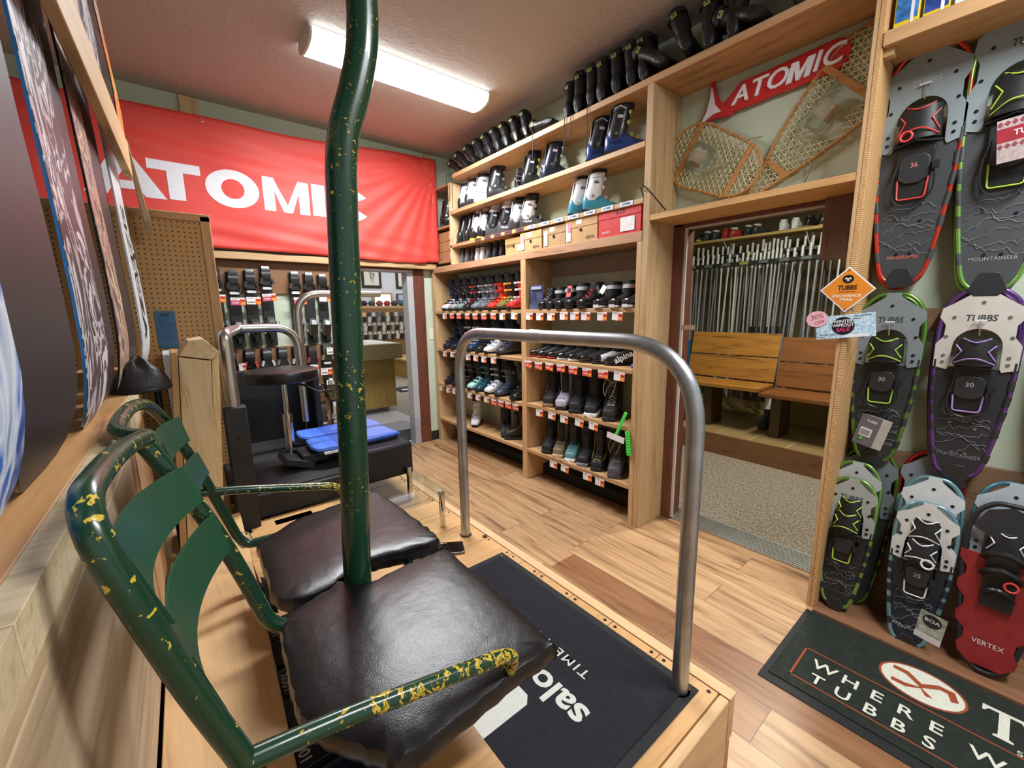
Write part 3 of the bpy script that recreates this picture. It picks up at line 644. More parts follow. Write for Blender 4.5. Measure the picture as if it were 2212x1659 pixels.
o = MB().loft([[(-.050, 2.81, 2.34), (-.050, 2.90, 2.36), (-.036, 2.90, 2.36), (-.036, 2.81, 2.34)], [(-.020, 2.81, 1.98), (-.020, 2.90, 1.92), (.004, 2.90, 1.92), (.004, 2.81, 1.98)]]).build('rail_bracket', wood('A88D68', '7A6344', 'z', 1., .7), bevel=.002); tag(o, 'weathered short board hanging at the far end of the rack rail', 'board')

def gfx(kind, seed):
    m, nt, b = base('board_graphic_' + kind); tc = N(nt, 'ShaderNodeTexCoord')
    mp = N(nt, 'ShaderNodeMapping'); mp.inputs['Location'].default_value = (seed, seed * 1.7, seed * .3); nt.links.new(tc.outputs['Object'], mp.inputs[0])
    L = dict(earth=((4, 5, 5), ['1C3F8C', '2F6FD0', 'DDE8F4', '274E9C', '6E8FC8'], 1.2), grey=((3, 6, 3.), ['3B3238', 'C9C3CC', '574850', 'E2DEE4', '6A5F68'], 2.4),
             blue=((3, 7, 3.5), ['4E6F95', 'D7E2EC', '2F4460', '9DB6CC', '1B2735'], 2.2), warm=((5, 9, 4.5), ['6E5260', 'D8C29A', '9A7A82', 'C89A74', 'CBBDB6'], 2.),
             orange=((8, 10, 3), ['D8562A', 'E9993A', 'B23A26', 'F0C070', '6A2A3A'], 1.5), dark=((5, 8, 2), ['1B1719', '2A2225', '211C1F', '30282B', '191517'], .6))[kind]
    mp.inputs['Scale'].default_value = L[0]
    n = N(nt, 'ShaderNodeTexNoise'); n.inputs['Scale'].default_value = 1; n.inputs['Detail'].default_value = 2.5; n.inputs['Distortion'].default_value = L[2]; nt.links.new(mp.outputs[0], n.inputs[0])
    r = N(nt, 'ShaderNodeValToRGB'); r.color_ramp.interpolation = 'CONSTANT' if kind in ('grey', 'blue', 'warm') else 'LINEAR'; e = r.color_ramp.elements
    cs = L[1]; e[0].position = .30; e[0].color = (*lin(hx(cs[0])), 1); e[1].position = .70; e[1].color = (*lin(hx(cs[4])), 1)
    for i, p in ((1, .43), (2, .50), (3, .58)): q = e.new(p); q.color = (*lin(hx(cs[i])), 1)
    nt.links.new(n.outputs[0], r.inputs[0]); nt.links.new(r.outputs[0], b.inputs['Base Color']); b.inputs['Roughness'].default_value = .4
    return m
KB = .035
def snowboard(y0, y1, a, mat, label, group, edge='1A1D22', z0=1.262, H=1.46, text=None, parent=None, hook=.042, tip='round'):
    yc, h = (y0 + y1) / 2, (y1 - y0) / 2
    prof = [(0, -hook, .30), (.012, -hook * .82, .52), (.03, -hook * .62, .70), (.055, -hook * .42, .84), (.09, -hook * .24, .94), (.14, -hook * .08, .99), (.19, 0, 1.), (.30, .0, .965), (.45, -.004, .93), (.6, -.010, .90), (.8, -.016, .905), (1.0, -.022, .94), (1.2, -.030, .99), (1.30, -.036, 1.), (1.37, -.045, .92), (1.42, -.058, .74), (1.45, -.068, .45), (1.46, -.073, .2)]
    q = lambda s, e: Wp(a + e, yc + s, 0)
    def shell(da, db, k):
        rings = []
        for s, da_, w in prof:
            z = z0 + s * H / 1.46; hh = h * w * k
            P0 = Wp(a + da_ + da, yc - hh, z, KB); P1 = Wp(a + da_ + da, yc + hh, z, KB); P2 = Wp(a + da_ + db, yc + hh, z, KB); P3 = Wp(a + da_ + db, yc - hh, z, KB)
            rings.append([P0, P1, P2, P3])
        return MB().loft(rings)
    t = thing('snowboard', label, 'snowboard', group)
    shell(-.006, -.0006, 1.0).build('core_and_edge', pm(edge, .25, .5), t)
    shell(-.0006, .0006, .985).build('printed_face', mat, t)
    if text:
        f = frame(Wp(a + .0012, yc + .005, z0 + text[1], KB), (0, 0, -1), (KB, 1, 0))
        MB().text(text[0], text[2], f, .001, .03, 1.05).build('lettering', pm(text[3], .3), t)
    return t
G = 'snowboards standing on the timber ledge'
snowboard(.50, .815, -.180, gfx('earth', 2.), 'snowboard with blue and white planet-like graphic, at the rack\'s near end', G)
snowboard(.79, 1.19, -.187, pm('2B2325', .48, var=.12, scale=3), 'widest plain near-black snowboard, right of the blue one', G)
snowboard(1.27, 1.585, -.185, gfx('grey', .4), 'snowboard with pale grey swirling figures, edged in bright blue', G, '2E6FB0')
snowboard(1.52, 1.80, -.195, pm('33292C', .4, var=.1, scale=3), 'dark brown-black snowboard behind the pale grey swirling one', G)
snowboard(1.84, 2.10, -.186, gfx('warm', 5.), 'snowboard with ochre and pink stained graphic', G)
snowboard(2.12, 2.40, -.190, pm('2A2224', .4, var=.1, scale=3), 'dark snowboard right of the ochre one', G)
snowboard(2.33, 2.54, -.200, gfx('dark', 1.), 'narrow black snowboard next to the white-lettered one', G)
KB = .05
snowboard(2.50, 2.86, -.212, pm('D8D8DA', .3, var=.05, scale=4), 'white snowboard with tall black capitals, last in the rack', G, text=('SIZECZA', .46, .15, '1A1715'), edge='C8C8CA')
KB = .04
G2 = 'snowboards resting on the high rail'
snowboard(1.62, 1.90, -.161, gfx('warm', 9.), 'upper snowboard with brown and cream print, nearest the camera', G2, z0=2.327, H=.85, hook=.006)
snowboard(1.97, 2.22, -.161, gfx('grey', 7.), 'upper snowboard with pale purple marbled print', G2, z0=2.327, H=.85, hook=.006, edge='E0E2E4')
snowboard(2.28, 2.62, -.161, pm('2A282B', .25, var=.1, coat=.3), 'upper black snowboard with white strokes', G2, z0=2.327, H=.85, hook=.006, edge='D8DADC', text=('N//', .45, .20, 'C9CCD0'))
snowboard(2.68, 2.94, -.161, gfx('orange', 3.), 'upper orange snowboard, last above the rail', G2, z0=2.327, H=.85, hook=.006)
# black fabric sleeve on the end of the ledge
c = thing('fabric_sleeve', 'black folded fabric sleeve set down on the end of the ledge', 'sleeve', loc=(-.092, 1.965, 1.262))
n = 30; rings = []
for k_, (s, z) in enumerate([(1.0, 0), (1.04, .012), (.92, .04), (.66, .075), (.36, .10), (.12, .118)]):
    rings.append([((.078 * math.cos(a) * (s if s > .5 else s) + .004 * math.sin(5 * a) * s), .085 * math.sin(a) * s + .006 * math.sin(3 * a), z + .006 * math.sin(4 * a + k_) * (1 if z > 0 else 0)) for a in [2 * PI * i / n for i in range(n)]])
MB().loft(rings, cap0=False).build('sleeve_cloth', pm('17151A', .55, var=.3, scale=30, bump=.4, bscale=40), c)
MB().tube([(.079 * math.cos(a), .086 * math.sin(a), .006) for a in [2 * PI * i / 26 for i in range(26)]], .007, 8, closed=True).build('rolled_hem', pm('0F0E11', .6), c)
o = MB().cyl((-.055, 2.03, .60), (-.055, 2.03, 1.27), .011, 12).build('stand_pole', pm('1B1B1D', .35, .4)); tag(o, 'thin black upright pole just past the end of the ledge', 'pole')

# ================================================================ BANNER
X0B, X1B = -.75, 2.455
def cloth_y(x, z):
    d = math.hypot(X1B - x, 3.11 - z) + .05; ang = math.atan2(3.11 - z, X1B - x)
    fold = .012 * math.sin(ang * 34) * math.exp(-d * .8) * min(1, d * 4) + .012 * math.sin(z * 30 + x * 3.2) * math.exp(-((z - 2.80) / .16) ** 2) * max(0, 1 - (x - .2) / 2.) + .008 * math.sin(z * 42 + x * 6) * math.exp(-((z - 2.15) / .12) ** 2) + .005 * math.sin(9 * x + 3 * z)
    return YB - .122 - fold
def banner():
    mb = MB(); NX, NZ = 110, 34; pos = []
    for i in range(NX + 1):
        x = X0B + (X1B - X0B) * i / NX
        top = 3.03 + .095 * max(0, (x - .4) / 2.05) ** 1.5 + .01 * math.sin(x * 4); bot = 2.045 + .012 * math.sin(x * 2.3) + (.015 if x > 2.3 else 0)
        for j in range(NZ + 1):
            z = bot + (top - bot) * j / NZ; pos.append((x, cloth_y(x, z), z))
    for i in range(NX):
        for j in range(NZ):
            a = i * (NZ + 1) + j; mb.f.append((a, a + NZ + 1, a + NZ + 2, a + 1)); mb.m.append(0)
    mb.v = pos
    return mb
def mesh_red(c, rough=.55):
    m, nt, b = base('banner_mesh_fabric'); tc = N(nt, 'ShaderNodeTexCoord'); v = N(nt, 'ShaderNodeTexVoronoi'); v.inputs['Scale'].default_value = 130; nt.links.new(tc.outputs['Object'], v.inputs[0])
    r = N(nt, 'ShaderNodeValToRGB'); r.color_ramp.elements[0].color = (*[q * .75 for q in lin(hx(c))], 1); r.color_ramp.elements[1].color = (*lin(hx(c)), 1); r.color_ramp.elements[0].position = .1; r.color_ramp.elements[1].position = .4
    nt.links.new(v.outputs[0], r.inputs[0]); nt.links.new(r.outputs[0], b.inputs['Base Color']); b.inputs['Roughness'].default_value = rough
    return m
RED = mesh_red('E0473D')
bn = thing('banner', 'long red fabric banner with white ATOMIC lettering across the back wall', 'banner')
bm_ = banner().build('banner_cloth', RED, bn); so = bm_.modifiers.new('thickness', 'SOLIDIFY'); so.thickness = .0015
lm = MB()
# white letters follow the cloth plane; each letter placed where it stands on the banner
def quadgrid(P, n, k):
    """quad given by four (u, v) corners, cut into n x k cells that lie on the cloth"""
    a, b_, c_, d = P; o = len(lm.v)
    for i in range(n + 1):
        for j in range(k + 1):
            s_, t_ = i / n, j / k; x = (a[0] * (1 - s_) + b_[0] * s_) * (1 - t_) + (d[0] * (1 - s_) + c_[0] * s_) * t_; z = (a[1] * (1 - s_) + b_[1] * s_) * (1 - t_) + (d[1] * (1 - s_) + c_[1] * s_) * t_
            lm.v.append((x, cloth_y(x, z) - .0022, z))
    for i in range(n):
        for j in range(k):
            q = o + i * (k + 1) + j; lm.f.append((q, q + k + 1, q + k + 2, q + 1)); lm.m.append(0)
def blet(ch_, x0, x1, z0, z1):
    W_, H_ = x1 - x0, z1 - z0; Q = lambda *p: quadgrid([(x0 + u * W_, z0 + v * H_) for u, v in p], 8, 8)
    if ch_ == 'A': Q((0, 0), (.27, 0), (.62, 1), (.36, 1)); Q((.73, 0), (1, 0), (.64, 1), (.38, 1)); Q((.2, .17), (.8, .17), (.72, .38), (.28, .38))
    elif ch_ == 'T': Q((0, .74), (1, .74), (1, 1), (0, 1)); Q((.345, 0), (.655, 0), (.655, .74), (.345, .74))
    elif ch_ == 'I': Q((0, 0), (1, 0), (1, 1), (0, 1))
    elif ch_ == 'M': Q((0, 0), (.235, 0), (.235, 1), (0, 1)); Q((.765, 0), (1, 0), (1, 1), (.765, 1)); Q((.235, .62), (.40, 0), (.5, .22), (.235, 1)); Q((.60, 0), (.765, .62), (.765, 1), (.5, .22)); Q((.40, 0), (.60, 0), (.5, .22), (.5, .2199))
    else:
        a0, a1 = (0, 2 * PI) if ch_ == 'O' else (.62, 2 * PI - .62); N_ = 40
        for i in range(N_):
            t0, t1 = a0 + (a1 - a0) * i / N_, a0 + (a1 - a0) * (i + 1) / N_
            f2 = lambda t, r, h: (.5 + r * math.cos(t), .5 + h * math.sin(t))
            p = [f2(t0, .5, .5), f2(t1, .5, .5), f2(t1, .215, .26), f2(t0, .215, .26)]
            quadgrid([(x0 + u * W_, z0 + v * H_) for u, v in p], 1, 5)
blet('A', -.33, .125, 2.385, 2.655); blet('T', .03, .352, 2.392, 2.665); blet('O', .375, .745, 2.385, 2.675); blet('M', .775, 1.14, 2.395, 2.668); blet('I', 1.165, 1.275, 2.40, 2.67); blet('C', 1.315, 1.70, 2.39, 2.675)
lb_ = lm.build('banner_lettering', mesh_red('ECECF2'), bn, smooth=True)
for x, z in ((.405, 3.005), (2.44, 3.095), (2.437, 2.07), (-.5, 3.0)):
    MB().tube([(x + .011 * math.cos(a), cloth_y(x, z) - .003, z + .011 * math.sin(a)) for a in [2 * PI * i / 12 for i in range(12)]], .003, 6, closed=True).build('grommet', pm('D8D8D8', .3, .9), bn)
# ================================================================ BINDING WALL
dk = thing('binding_display_board', 'dark pine display panel behind the ski bindings', 'panel')
PAN = wood('8A6242', '5E4029', 'x', 1., .6)
MB().box(.25, 1.37, YB - .022, YB - .001, 1.70, 1.978).build('upper_board', PAN, dk, bevel=.002)
MB().box(.25, 1.37, YB - .022, YB - .001, .36, 1.225).build('lower_board', PAN, dk, bevel=.002)
def bind_toe(m):
    m.ob((0, -.030, 0), (.07, .045, .10)); m.loft([[(-.028, -.02, .12), (.028, -.02, .12), (.028, -.05, .115), (-.028, -.05, .115)], [(-.036, -.02, .05), (.036, -.02, .05), (.036, -.075, .05), (-.036, -.075, .05)], [(-.03, -.02, -.01), (.03, -.02, -.01), (.03, -.06, -.01), (-.03, -.06, -.01)]])
def bind_wing(sd): return lambda m: m.ob((.042 * sd, -.055, -.015), (.018, .04, .05), (0, -.3 * sd, 0))
def bind_afd(m): m.ob((0, -.034, -.075), (.064, .022, .022)); m.ob((0, -.026, -.075), (.078, .01, .012))
def bind_heel(m):
    m.loft([[(-.02, -.02, .09), (.02, -.02, .09), (.026, -.05, .085), (-.026, -.05, .085)], [(-.038, -.02, .03), (.038, -.02, .03), (.036, -.085, .03), (-.036, -.085, .03)], [(-.036, -.02, -.05), (.036, -.02, -.05), (.03, -.07, -.05), (-.03, -.07, -.05)], [(-.022, -.02, -.11), (.022, -.02, -.11), (.016, -.035, -.11), (-.016, -.035, -.11)]])
    m.ob((0, -.05, -.085), (.03, .03, .06))
def bind_brake(m):
    m.tube([(-.065, -.045, .045), (-.045, -.045, .045), (-.04, -.03, -.02)], .0032, 6); m.tube([(.04, -.03, -.02), (.045, -.045, .045), (.065, -.045, .045), (.068, -.045, -.02)], .0032, 6); m.ob((.069, -.045, -.03), (.010, .008, .03))
cols = [.36, .485, .612, .735, .965, 1.085, 1.205]
acc1 = ['2A2A2C', '1D1D1F', '26262A', '2E2E30', '3A3A34', '202022', '24241F']
hea1 = ['55565A', '8E8F94', '3E3E42', '4A4A4E', '3A3A3E', 'B4B6BA', 'C4C8CC']
def binding(x, zt, zh, col, acc, label, group, zb0, zb1, lever):
    t = thing('ski_binding', label, 'ski binding', group, loc=(x, YB - .022, 0))
    cpart('mount_board', ('mb', zb0, zb1), lambda m: m.box(-.043, .043, -.014, 0, zb0, zb1), pm('1A1A1C', .45), t)
    if zt:
        cpart('toe_piece', 'b_toe', bind_toe, pm(col, .25, coat=.3), t).location = (0, -.0, zt)
        for sd in (1, -1): cpart('toe_wing', ('b_wing', sd), bind_wing(sd), pm(acc, .3), t).location = (0, 0, zt)
        cpart('sole_plate', 'b_afd', bind_afd, pm('D8DADC', .35), t).location = (0, 0, zt)
    if zh:
        cpart('heel_piece', 'b_heel', bind_heel, pm(col, .22, coat=.3), t).location = (0, 0, zh)
        cpart('brake_arms', 'b_brake', bind_brake, pm('C8CCD0', .25, .9), t).location = (0, 0, zh)
        MB().loft([[(-.018, -.064, .07), (.018, -.064, .07), (.02, -.09, .06), (-.02, -.09, .06)], [(-.022, -.07, .02), (.022, -.07, .02), (.022, -.095, .03), (-.022, -.095, .03)]]).build('heel_lever', pm(lever, .3), t).location = (0, 0, zh)
    return t
GB1 = 'ski bindings in the upper display row'
names1 = ['behind the pegboard frame', 'second from the pegboard', 'third from the pegboard, beside the bare panel', 'left of the bare green patch', 'right of the bare green patch', 'second to the right of the bare patch', 'last before the green pole']
for i, x in enumerate(cols):
    dz = (.0, -.025, -.012, .02, -.015, -.02, -.03)[i]
    binding(x, 1.80 + dz, 1.40 + dz * .6, '151517', acc1[i], f'black ski binding, upper row, {names1[i]}', GB1, 1.235, 1.905 + dz, hea1[i])
cols2 = [.40, .54, .675, .80, .925, 1.055, 1.185, 1.29]
c2 = [('1A1A1C', '2A2A2C'), ('1B1B1D', 'C2454A'), ('202124', 'BFC6CE'), ('1A1A1C', '6A6A6C'), ('18181A', 'B0B4B8'), ('1C1C1E', '8A3A4A'), ('3C4238', '7A8070'), ('1A1A1C', 'D03A3E')]
n2 = ['at the corner post', 'red-winged, left in the row', 'silver-winged', 'fourth in the row', 'above the stool', 'dark red-winged', 'olive', 'bright red-winged, by the pole']
for i, x in enumerate(cols2):
    binding(x, 1.10 + (.015 if i > 5 else 0), .80, c2[i][0], c2[i][1], f'black ski binding, middle row, {n2[i]}' if i != 6 else 'olive-grey ski binding in the middle row', 'ski bindings in the middle display row', .70, 1.215, c2[i][1])
for i, x in enumerate([.97, 1.10, 1.23, 1.33]):
    binding(x, .52, None, ['D8D8D8', '2A2C30', 'C8CCCA', '1E2A2E'][i], ['E8E8E8', '8A8C90', '98A098', '2A4A50'][i], ['white', 'dark grey', 'pale grey-green', 'dark teal'][i] + ' ski binding in the lowest display row', 'ski bindings in the lowest display row', .38, .66, 'BBBBBB')
# sale cards -------------------------------------------------------------
def card_m(w, h):
    return lambda m: m.box(-w / 2, w / 2, -.0006, .0006, -h / 2, h / 2)
def sale_card(loc, rz, w, h, label, group, kind='white', text=None, tilt=0., name='price_card'):
    """card hanging in its local xz plane, its print facing -y"""
    t = thing(name, label, 'price card', group, loc=loc, rot=(0, tilt, rz))
    body = {'white': 'E9E9E6', 'red': 'D8484A', 'pink': 'C9506A'}[kind]
    cpart('card', ('card', w, h), card_m(w, h), pm(body, .5, var=.01), t)
    if kind != 'white':
        cpart('card_header', ('chead', w, h), lambda m: m.box(-w / 2, w / 2, -.0011, -.0007, h * .14, h / 2), pm('E9E9E6', .5, var=.01), t)
    cpart('sale_sticker', ('stick', w, h), lambda m: m.box(w * .12, w / 2, -.0016, -.0008, -h / 2, h * .30), pm('F2552C', .5, var=.02), t)
    cpart('price_patch', ('patch', w, h), lambda m: m.box(w * .18, w * .46, -.0021, -.0017, -h * .40, -h * .10), pm('F2A63A', .5, var=.02), t)
    def pr(m):
        m.text('Sale', h * .30, Matrix.Translation((w * .31, -.0019, h * .10)) @ Matrix.Rotation(PI / 2, 4, 'X'), .0003, .02)
        for k in range(2): m.box(-w * .42, w * (.05 - .08 * k), -.0013, -.0010, h * (.36 - .1 * k), h * (.385 - .1 * k))
    cpart('printed_text', ('ptext', w, h), pr, pm('4A2A2A', .5), t)
    if text:
        cpart('brand_line', ('bl', text, w, h), lambda m: m.text(text, h * .26, Matrix.Translation((-w * .18, -.0015, -h * .20)) @ Matrix.Rotation(PI / 2, 4, 'X'), .0003, .03, .75), pm('2A2A2C' if kind == 'white' else 'F0F0F0', .5), t)
    return t
gk = 'sale cards on the binding wall'
for i, (x, z, k, tx, who) in enumerate([(.36, 1.655, 'white', 'SALOMON', 'half behind the pegboard frame'), (.50, 1.630, 'pink', 'ATOMIC', 'left of the plain white one'), (.615, 1.635, 'white', 'SALOMON', 'between two pink cards'), (.737, 1.665, 'pink', 'ATOMIC', 'beside the bare green patch'),
                                        (.985, 1.635, 'pink', 'ATOMIC', 'right of the bare green patch'), (1.205, 1.66, 'white', None, 'above the far steel tube')]):
    sale_card((x, YB - .11, z), .0, .108, .062, f'{k} sale card on the upper binding row, {who}', gk, k, tx, tilt=(.04, .02, .03, -.05, 0, .03)[i])
for i, (x, z, tx, who) in enumerate([(.47, 1.07, None, 'narrow, beside the corner post'), (.565, .955, 'MARKER', 'left of the stool'), (.70, .955, 'MARKER', 'second in its row'), (.825, .97, 'MARKER', 'third in its row'), (.93, .955, None, 'behind the near steel tube'), (1.035, 1.0, 'MARKER', 'behind the far steel tube'), (1.155, .965, 'MARKER', 'under the olive binding'), (1.225, 1.16, 'MARKER', 'above the red-winged binding'),
                                       (1.26, .625, 'MARKER', 'low by the green pole'), (1.0, .36, None, 'lowest, above the blue pad')]):
    w_ = .05 if i == 0 else .10
    sale_card((x, YB - .115, z), 0, w_, .066, f'white sale card on the lower binding rows, {who}', gk, 'white', tx, tilt=.02 * ((i * 3) % 4 - 1))
# ================================================================ BOOT WALL
SH = wood('C49C6E', '8A6442', 'y', .8, .55); SHB = wood('B08A64', '7E5E42', 'y', .8, .6)
su = thing('boot_shelving', 'tall pine shelving covering the side wall, filled with boots', 'shelving')
def shelf(y0, y1, z, t=.036, m=SH, x0=XF, name='shelf'):
    MB().box(x0, XW - .002, y0, y1, z - t, z).build(name, m, su, bevel=.003)
shelf(.565, 3.86, 2.865, .04); shelf(1.625, 3.91, 2.525); shelf(1.625, 3.93, 2.197, .032); shelf(1.625, 4.385, 2.0, .062, wood('BC9270', '85603F', 'y', .8, .6))
for z in (1.523, 1.105, .700, .285):
    shelf(2.807, 4.305, z, .032)
for z in (1.525, 1.115, .712, .292): shelf(1.66, 2.745, z, .032)
MB().box(XF, XW - .002, 3.90, 3.93, 2.0, 2.80).build('side_panel', PALEZ, su, bevel=.003)
MB().box(XF, XW - .002, 4.305, 4.36, .0, 1.938).build('side_panel', PINEZ, su, bevel=.003)
MB().box(XF, XW - .002, 2.745, 2.807, .0, 1.938).build('divider_panel', wood('D0A576', 'A67A50', 'z', .9, .55), su, bevel=.003)
MB().box(XF - .0, XW - .002, 1.622, 1.66, .0, 1.938).build('side_panel', PINEZ, su, bevel=.003)
MB().box(XF - .002, XW - .002, 1.575, 1.621, .0, 2.825).build('end_panel', wood('C2A278', '8E744C', 'z', .7, .6), su, bevel=.004)
MB().box(XW - .02, XW - .003, 1.66, 2.745, 1.80, 1.93).build('back_rail', wood('9C8C78', '7A6A58', 'y', .8), su)
MB().box(XF + .20, XW - .01, 1.66, 4.30, .0, .10).build('kick_space', pm('121212', .8), su)
# corner shelves beside it
cs = thing('corner_shelving', 'small pine corner shelves between the banner and the boot wall', 'shelving')
for z in (2.83, 2.42, 2.062): MB().box(2.44, XW - .002, 3.95, YB - .03, z - .022, z).build('shelf', SHB, cs, bevel=.002)
MB().box(2.44, 2.46, YB - .055, YB - .03, 2.05, 2.85).build('upright', PINEZ, cs)

# frame of the niche and the snowshoe bay
fr = thing('bay_framing', 'rough-sawn pine framing around the side doorway and snowshoe bay', 'framing')
def saw():
    m, nt, b = base('rough_sawn_edge'); tc = N(nt, 'ShaderNodeTexCoord'); w_ = N(nt, 'ShaderNodeTexWave', bands_direction='Z'); w_.inputs['Scale'].default_value = 38; w_.inputs['Distortion'].default_value = 1.5; w_.inputs['Detail'].default_value = 2
    nt.links.new(tc.outputs['Object'], w_.inputs[0]); r = N(nt, 'ShaderNodeValToRGB'); r.color_ramp.elements[0].color = (*lin(hx('A87C4C')), 1); r.color_ramp.elements[1].color = (*lin(hx('D2A973')), 1); r.color_ramp.elements[1].position = .6
    nt.links.new(w_.outputs[1], r.inputs[0]); nt.links.new(r.outputs[0], b.inputs['Base Color']); b.inputs['Roughness'].default_value = .7
    bp = N(nt, 'ShaderNodeBump'); bp.inputs['Strength'].default_value = .5; bp.inputs['Distance'].default_value = .002; nt.links.new(w_.outputs[1], bp.inputs['Height']); nt.links.new(bp.outputs[0], b.inputs['Normal'])
    return m
MB().box(XF - .002, XW - .002, .5455, .5615, .0, 2.90).build('door_side_board', PINEZ, fr, bevel=.002)
MB().box(XF - .004, XW - .002, .524, .545, .0, ZC - .003).build('upright', [saw()], fr, bevel=.002)
MB().box(XF, XW - .002, .562, 1.574, 2.052, 2.085).build('niche_sill', wood('D2A46C', 'A97A48', 'y', .8, .6), fr, bevel=.002)
MB().box(XF - .01, XW - .002, -.90, .523, 2.545, 2.60).build('bay_shelf', wood('C9A071', 'A0774B', 'y', .7, .6), fr, bevel=.003)
MB().box(XF + .02, XF + .06, .49, .5235, 2.515, 2.544).build('bracket_block', PINE, fr)
MB().box(XW - .03, XW - .003, -.90, .523, 1.40, 1.50).build('back_batten', OLDW, fr)
MB().box(XW - .03, XW - .003, -.90, .523, .0, .82).build('back_panelling', OLDW, fr)
MB().box(XW - .03, XW - .003, -.90, .523, 2.16, 2.30).build('back_batten', OLDW, fr)
MB().box(XW - .02, XW - .003, -.90, .523, 2.60, ZC - .005).build('upper_back_board', wood('C4A078', '9F7E58', 'z', .6, .6), fr)
MB().box(2.352, XW - .002, -.90, .523, .002, .014).build('bay_floor_board', wood('8C6448', '64432E', 'y', .9, .45), fr)

# ---------------------------------------------------------------- footwear builders (toe points to local -x)
def foot(m, pts, z0=.014, n=18, e=.72):
    R = []
    for x, w, h, *q in pts:
        mid, half = (z0 + h) / 2, (h - z0) / 2
        f = lambda v: math.copysign(abs(v) ** e, v)
        R.append([(x, w * f(math.cos(2 * PI * j / n)), mid + half * f(math.sin(2 * PI * j / n))) for j in range(n)])
    m.loft(R)
def stack(m, rr, n=18, cap0=True, cap1=True, e=.85): m.loft([ring(cx, 0, z, rx, ry, n, e) for z, cx, rx, ry in rr], cap0, cap1)
SK = [(-.160, .018, .040), (-.154, .034, .058), (-.13, .045, .070), (-.095, .050, .080), (-.055, .049, .100), (-.02, .046, .130), (.02, .045, .150), (.06, .045, .165), (.095, .043, .165), (.120, .035, .14), (.128, .024, .11)]
def sk_shell(m): foot(m, SK)
def sk_sole(m):
    foot(m, [(-.158, .022, .016), (-.15, .034, .017), (-.10, .036, .017), (0, .032, .017), (.09, .034, .017), (.125, .03, .017), (.130, .022, .016)], z0=0, e=.5); m.box(.07, .133, -.032, .032, .012, .034); m.box(-.165, -.14, -.030, .030, .010, .030)
def sk_cuff(m): stack(m, [(.095, .055, .060, .046), (.12, .053, .066, .051), (.16, .043, .064, .053), (.20, .033, .061, .053), (.24, .024, .060, .054), (.275, .015, .061, .055), (.295, .010, .060, .054)], cap1=False)
def sk_liner(m): stack(m, [(.27, .016, .052, .046), (.30, .009, .054, .048), (.325, .002, .055, .049), (.337, .002, .050, .045), (.330, .003, .042, .037), (.28, .014, .036, .032)], cap0=False); m.loft([[(-.040, -.034, .27), (-.040, .034, .27), (-.052, .030, .27), (-.052, -.030, .27)], [(-.050, -.032, .35), (-.050, .032, .35), (-.062, .026, .35), (-.062, -.026, .35)]])
BKL = ((-.088, .083, .040, .25), (-.048, .112, .038, .55), (-.026, .185, .044, 1.3), (-.036, .245, .044, 1.35))
def sk_buck(q):
    x, z, w, a = BKL[q]
    def f(m):
        m.ob((x, 0, z), (.016, w * 2.1, .008), (0, -a, 0)); m.ob((x - .005 * a, w * .95, z - .001), (.020, .022, .014), (.6, -a, 0)); m.ob((x - .003, w * .30, z + .003), (.012, .05, .006), (0, -a, 0))
    return f
def sk_strap(m): stack(m, [(.262, .019, .0635, .0575), (.262, .018, .0655, .0595), (.292, .010, .0645, .0590), (.292, .011, .062, .0565)], cap0=False, cap1=False)
def sk_back(m): m.loft([[(.112, -.022, .11), (.112, .022, .11), (.122, .018, .11), (.122, -.018, .11)], [(.085, -.026, .29), (.085, .026, .29), (.076, .022, .29), (.076, -.022, .29)]]); m.ob((.103, 0, .16), (.012, .018, .03))
def ski_boot(loc, rz, shell, cuff, liner, buck, label, group, s=1., strap='1B1B1D', toe=None, brand=None, sole='1C1C1E', back=None, top=None):
    t = thing('ski_boot', label, 'ski boot', group, loc=loc, rz=rz, scale=s)
    cpart('sole', 'sk_sole', sk_sole, pm(sole, .6), t); cpart('shell', 'sk_shell', sk_shell, pm(shell, .28, coat=.2), t); cpart('cuff', 'sk_cuff', sk_cuff, pm(cuff, .30, coat=.2), t)
    cpart('liner', 'sk_liner', sk_liner, pm(liner, .75), t); [cpart('buckle', ('sk_buck', q), sk_buck(q), pm(buck, .3, .5), t) for q in range(4)]; cpart('power_strap', 'sk_strap', sk_strap, pm(strap, .6), t)
    cpart('spine', 'sk_back', sk_back, pm(back or cuff, .35), t)
    for sd in (1, -1): cpart('hinge_rivet', ('hinge', sd), lambda m: m.cyl((.045, .048 * sd, .125), (.045, .056 * sd, .125), .012, 14), pm('8E9094' if cuff[0] in '12345' else 'B8BABC', .3, .7), t)
    cpart('cuff_badge', 'sk_badge', lambda m: [m.ob((.02, .0545 * sd, .225), (.036, .002, .018), (0, -.2, 0)) for sd in (1, -1)][0], pm('C9CCD2' if cuff[0] in '12345' else '5A5C62', .4), t)
    if top: cpart('cuff_chevron', 'sk_chev', lambda m: m.tube([(-.02, .0595, .262), (.02, .0605, .288), (.055, .048, .280), (.078, .012, .268), (.078, -.012, .268), (.055, -.048, .280), (.02, -.0605, .288)], .004, 5), pm(top, .4), t)
    if brand:
        for sd in (1, -1):
            cpart('brand_lettering', ('brand', brand[0], sd), lambda m: m.text(brand[0], .030, frame((.045, sd * .0468, .075), (-sd, 0, 0), (0, 0, 1)), .0012, .02, 1.1), pm(brand[1], .4), t)
    return t
SB = [(-.150, .028, .050), (-.143, .042, .070), (-.12, .050, .082), (-.08, .053, .094), (-.04, .051, .118), (0, .050, .145), (.05, .049, .16), (.09, .047, .16), (.118, .040, .14), (.128, .028, .10)]
def sb_shell(m): foot(m, SB, z0=.022)
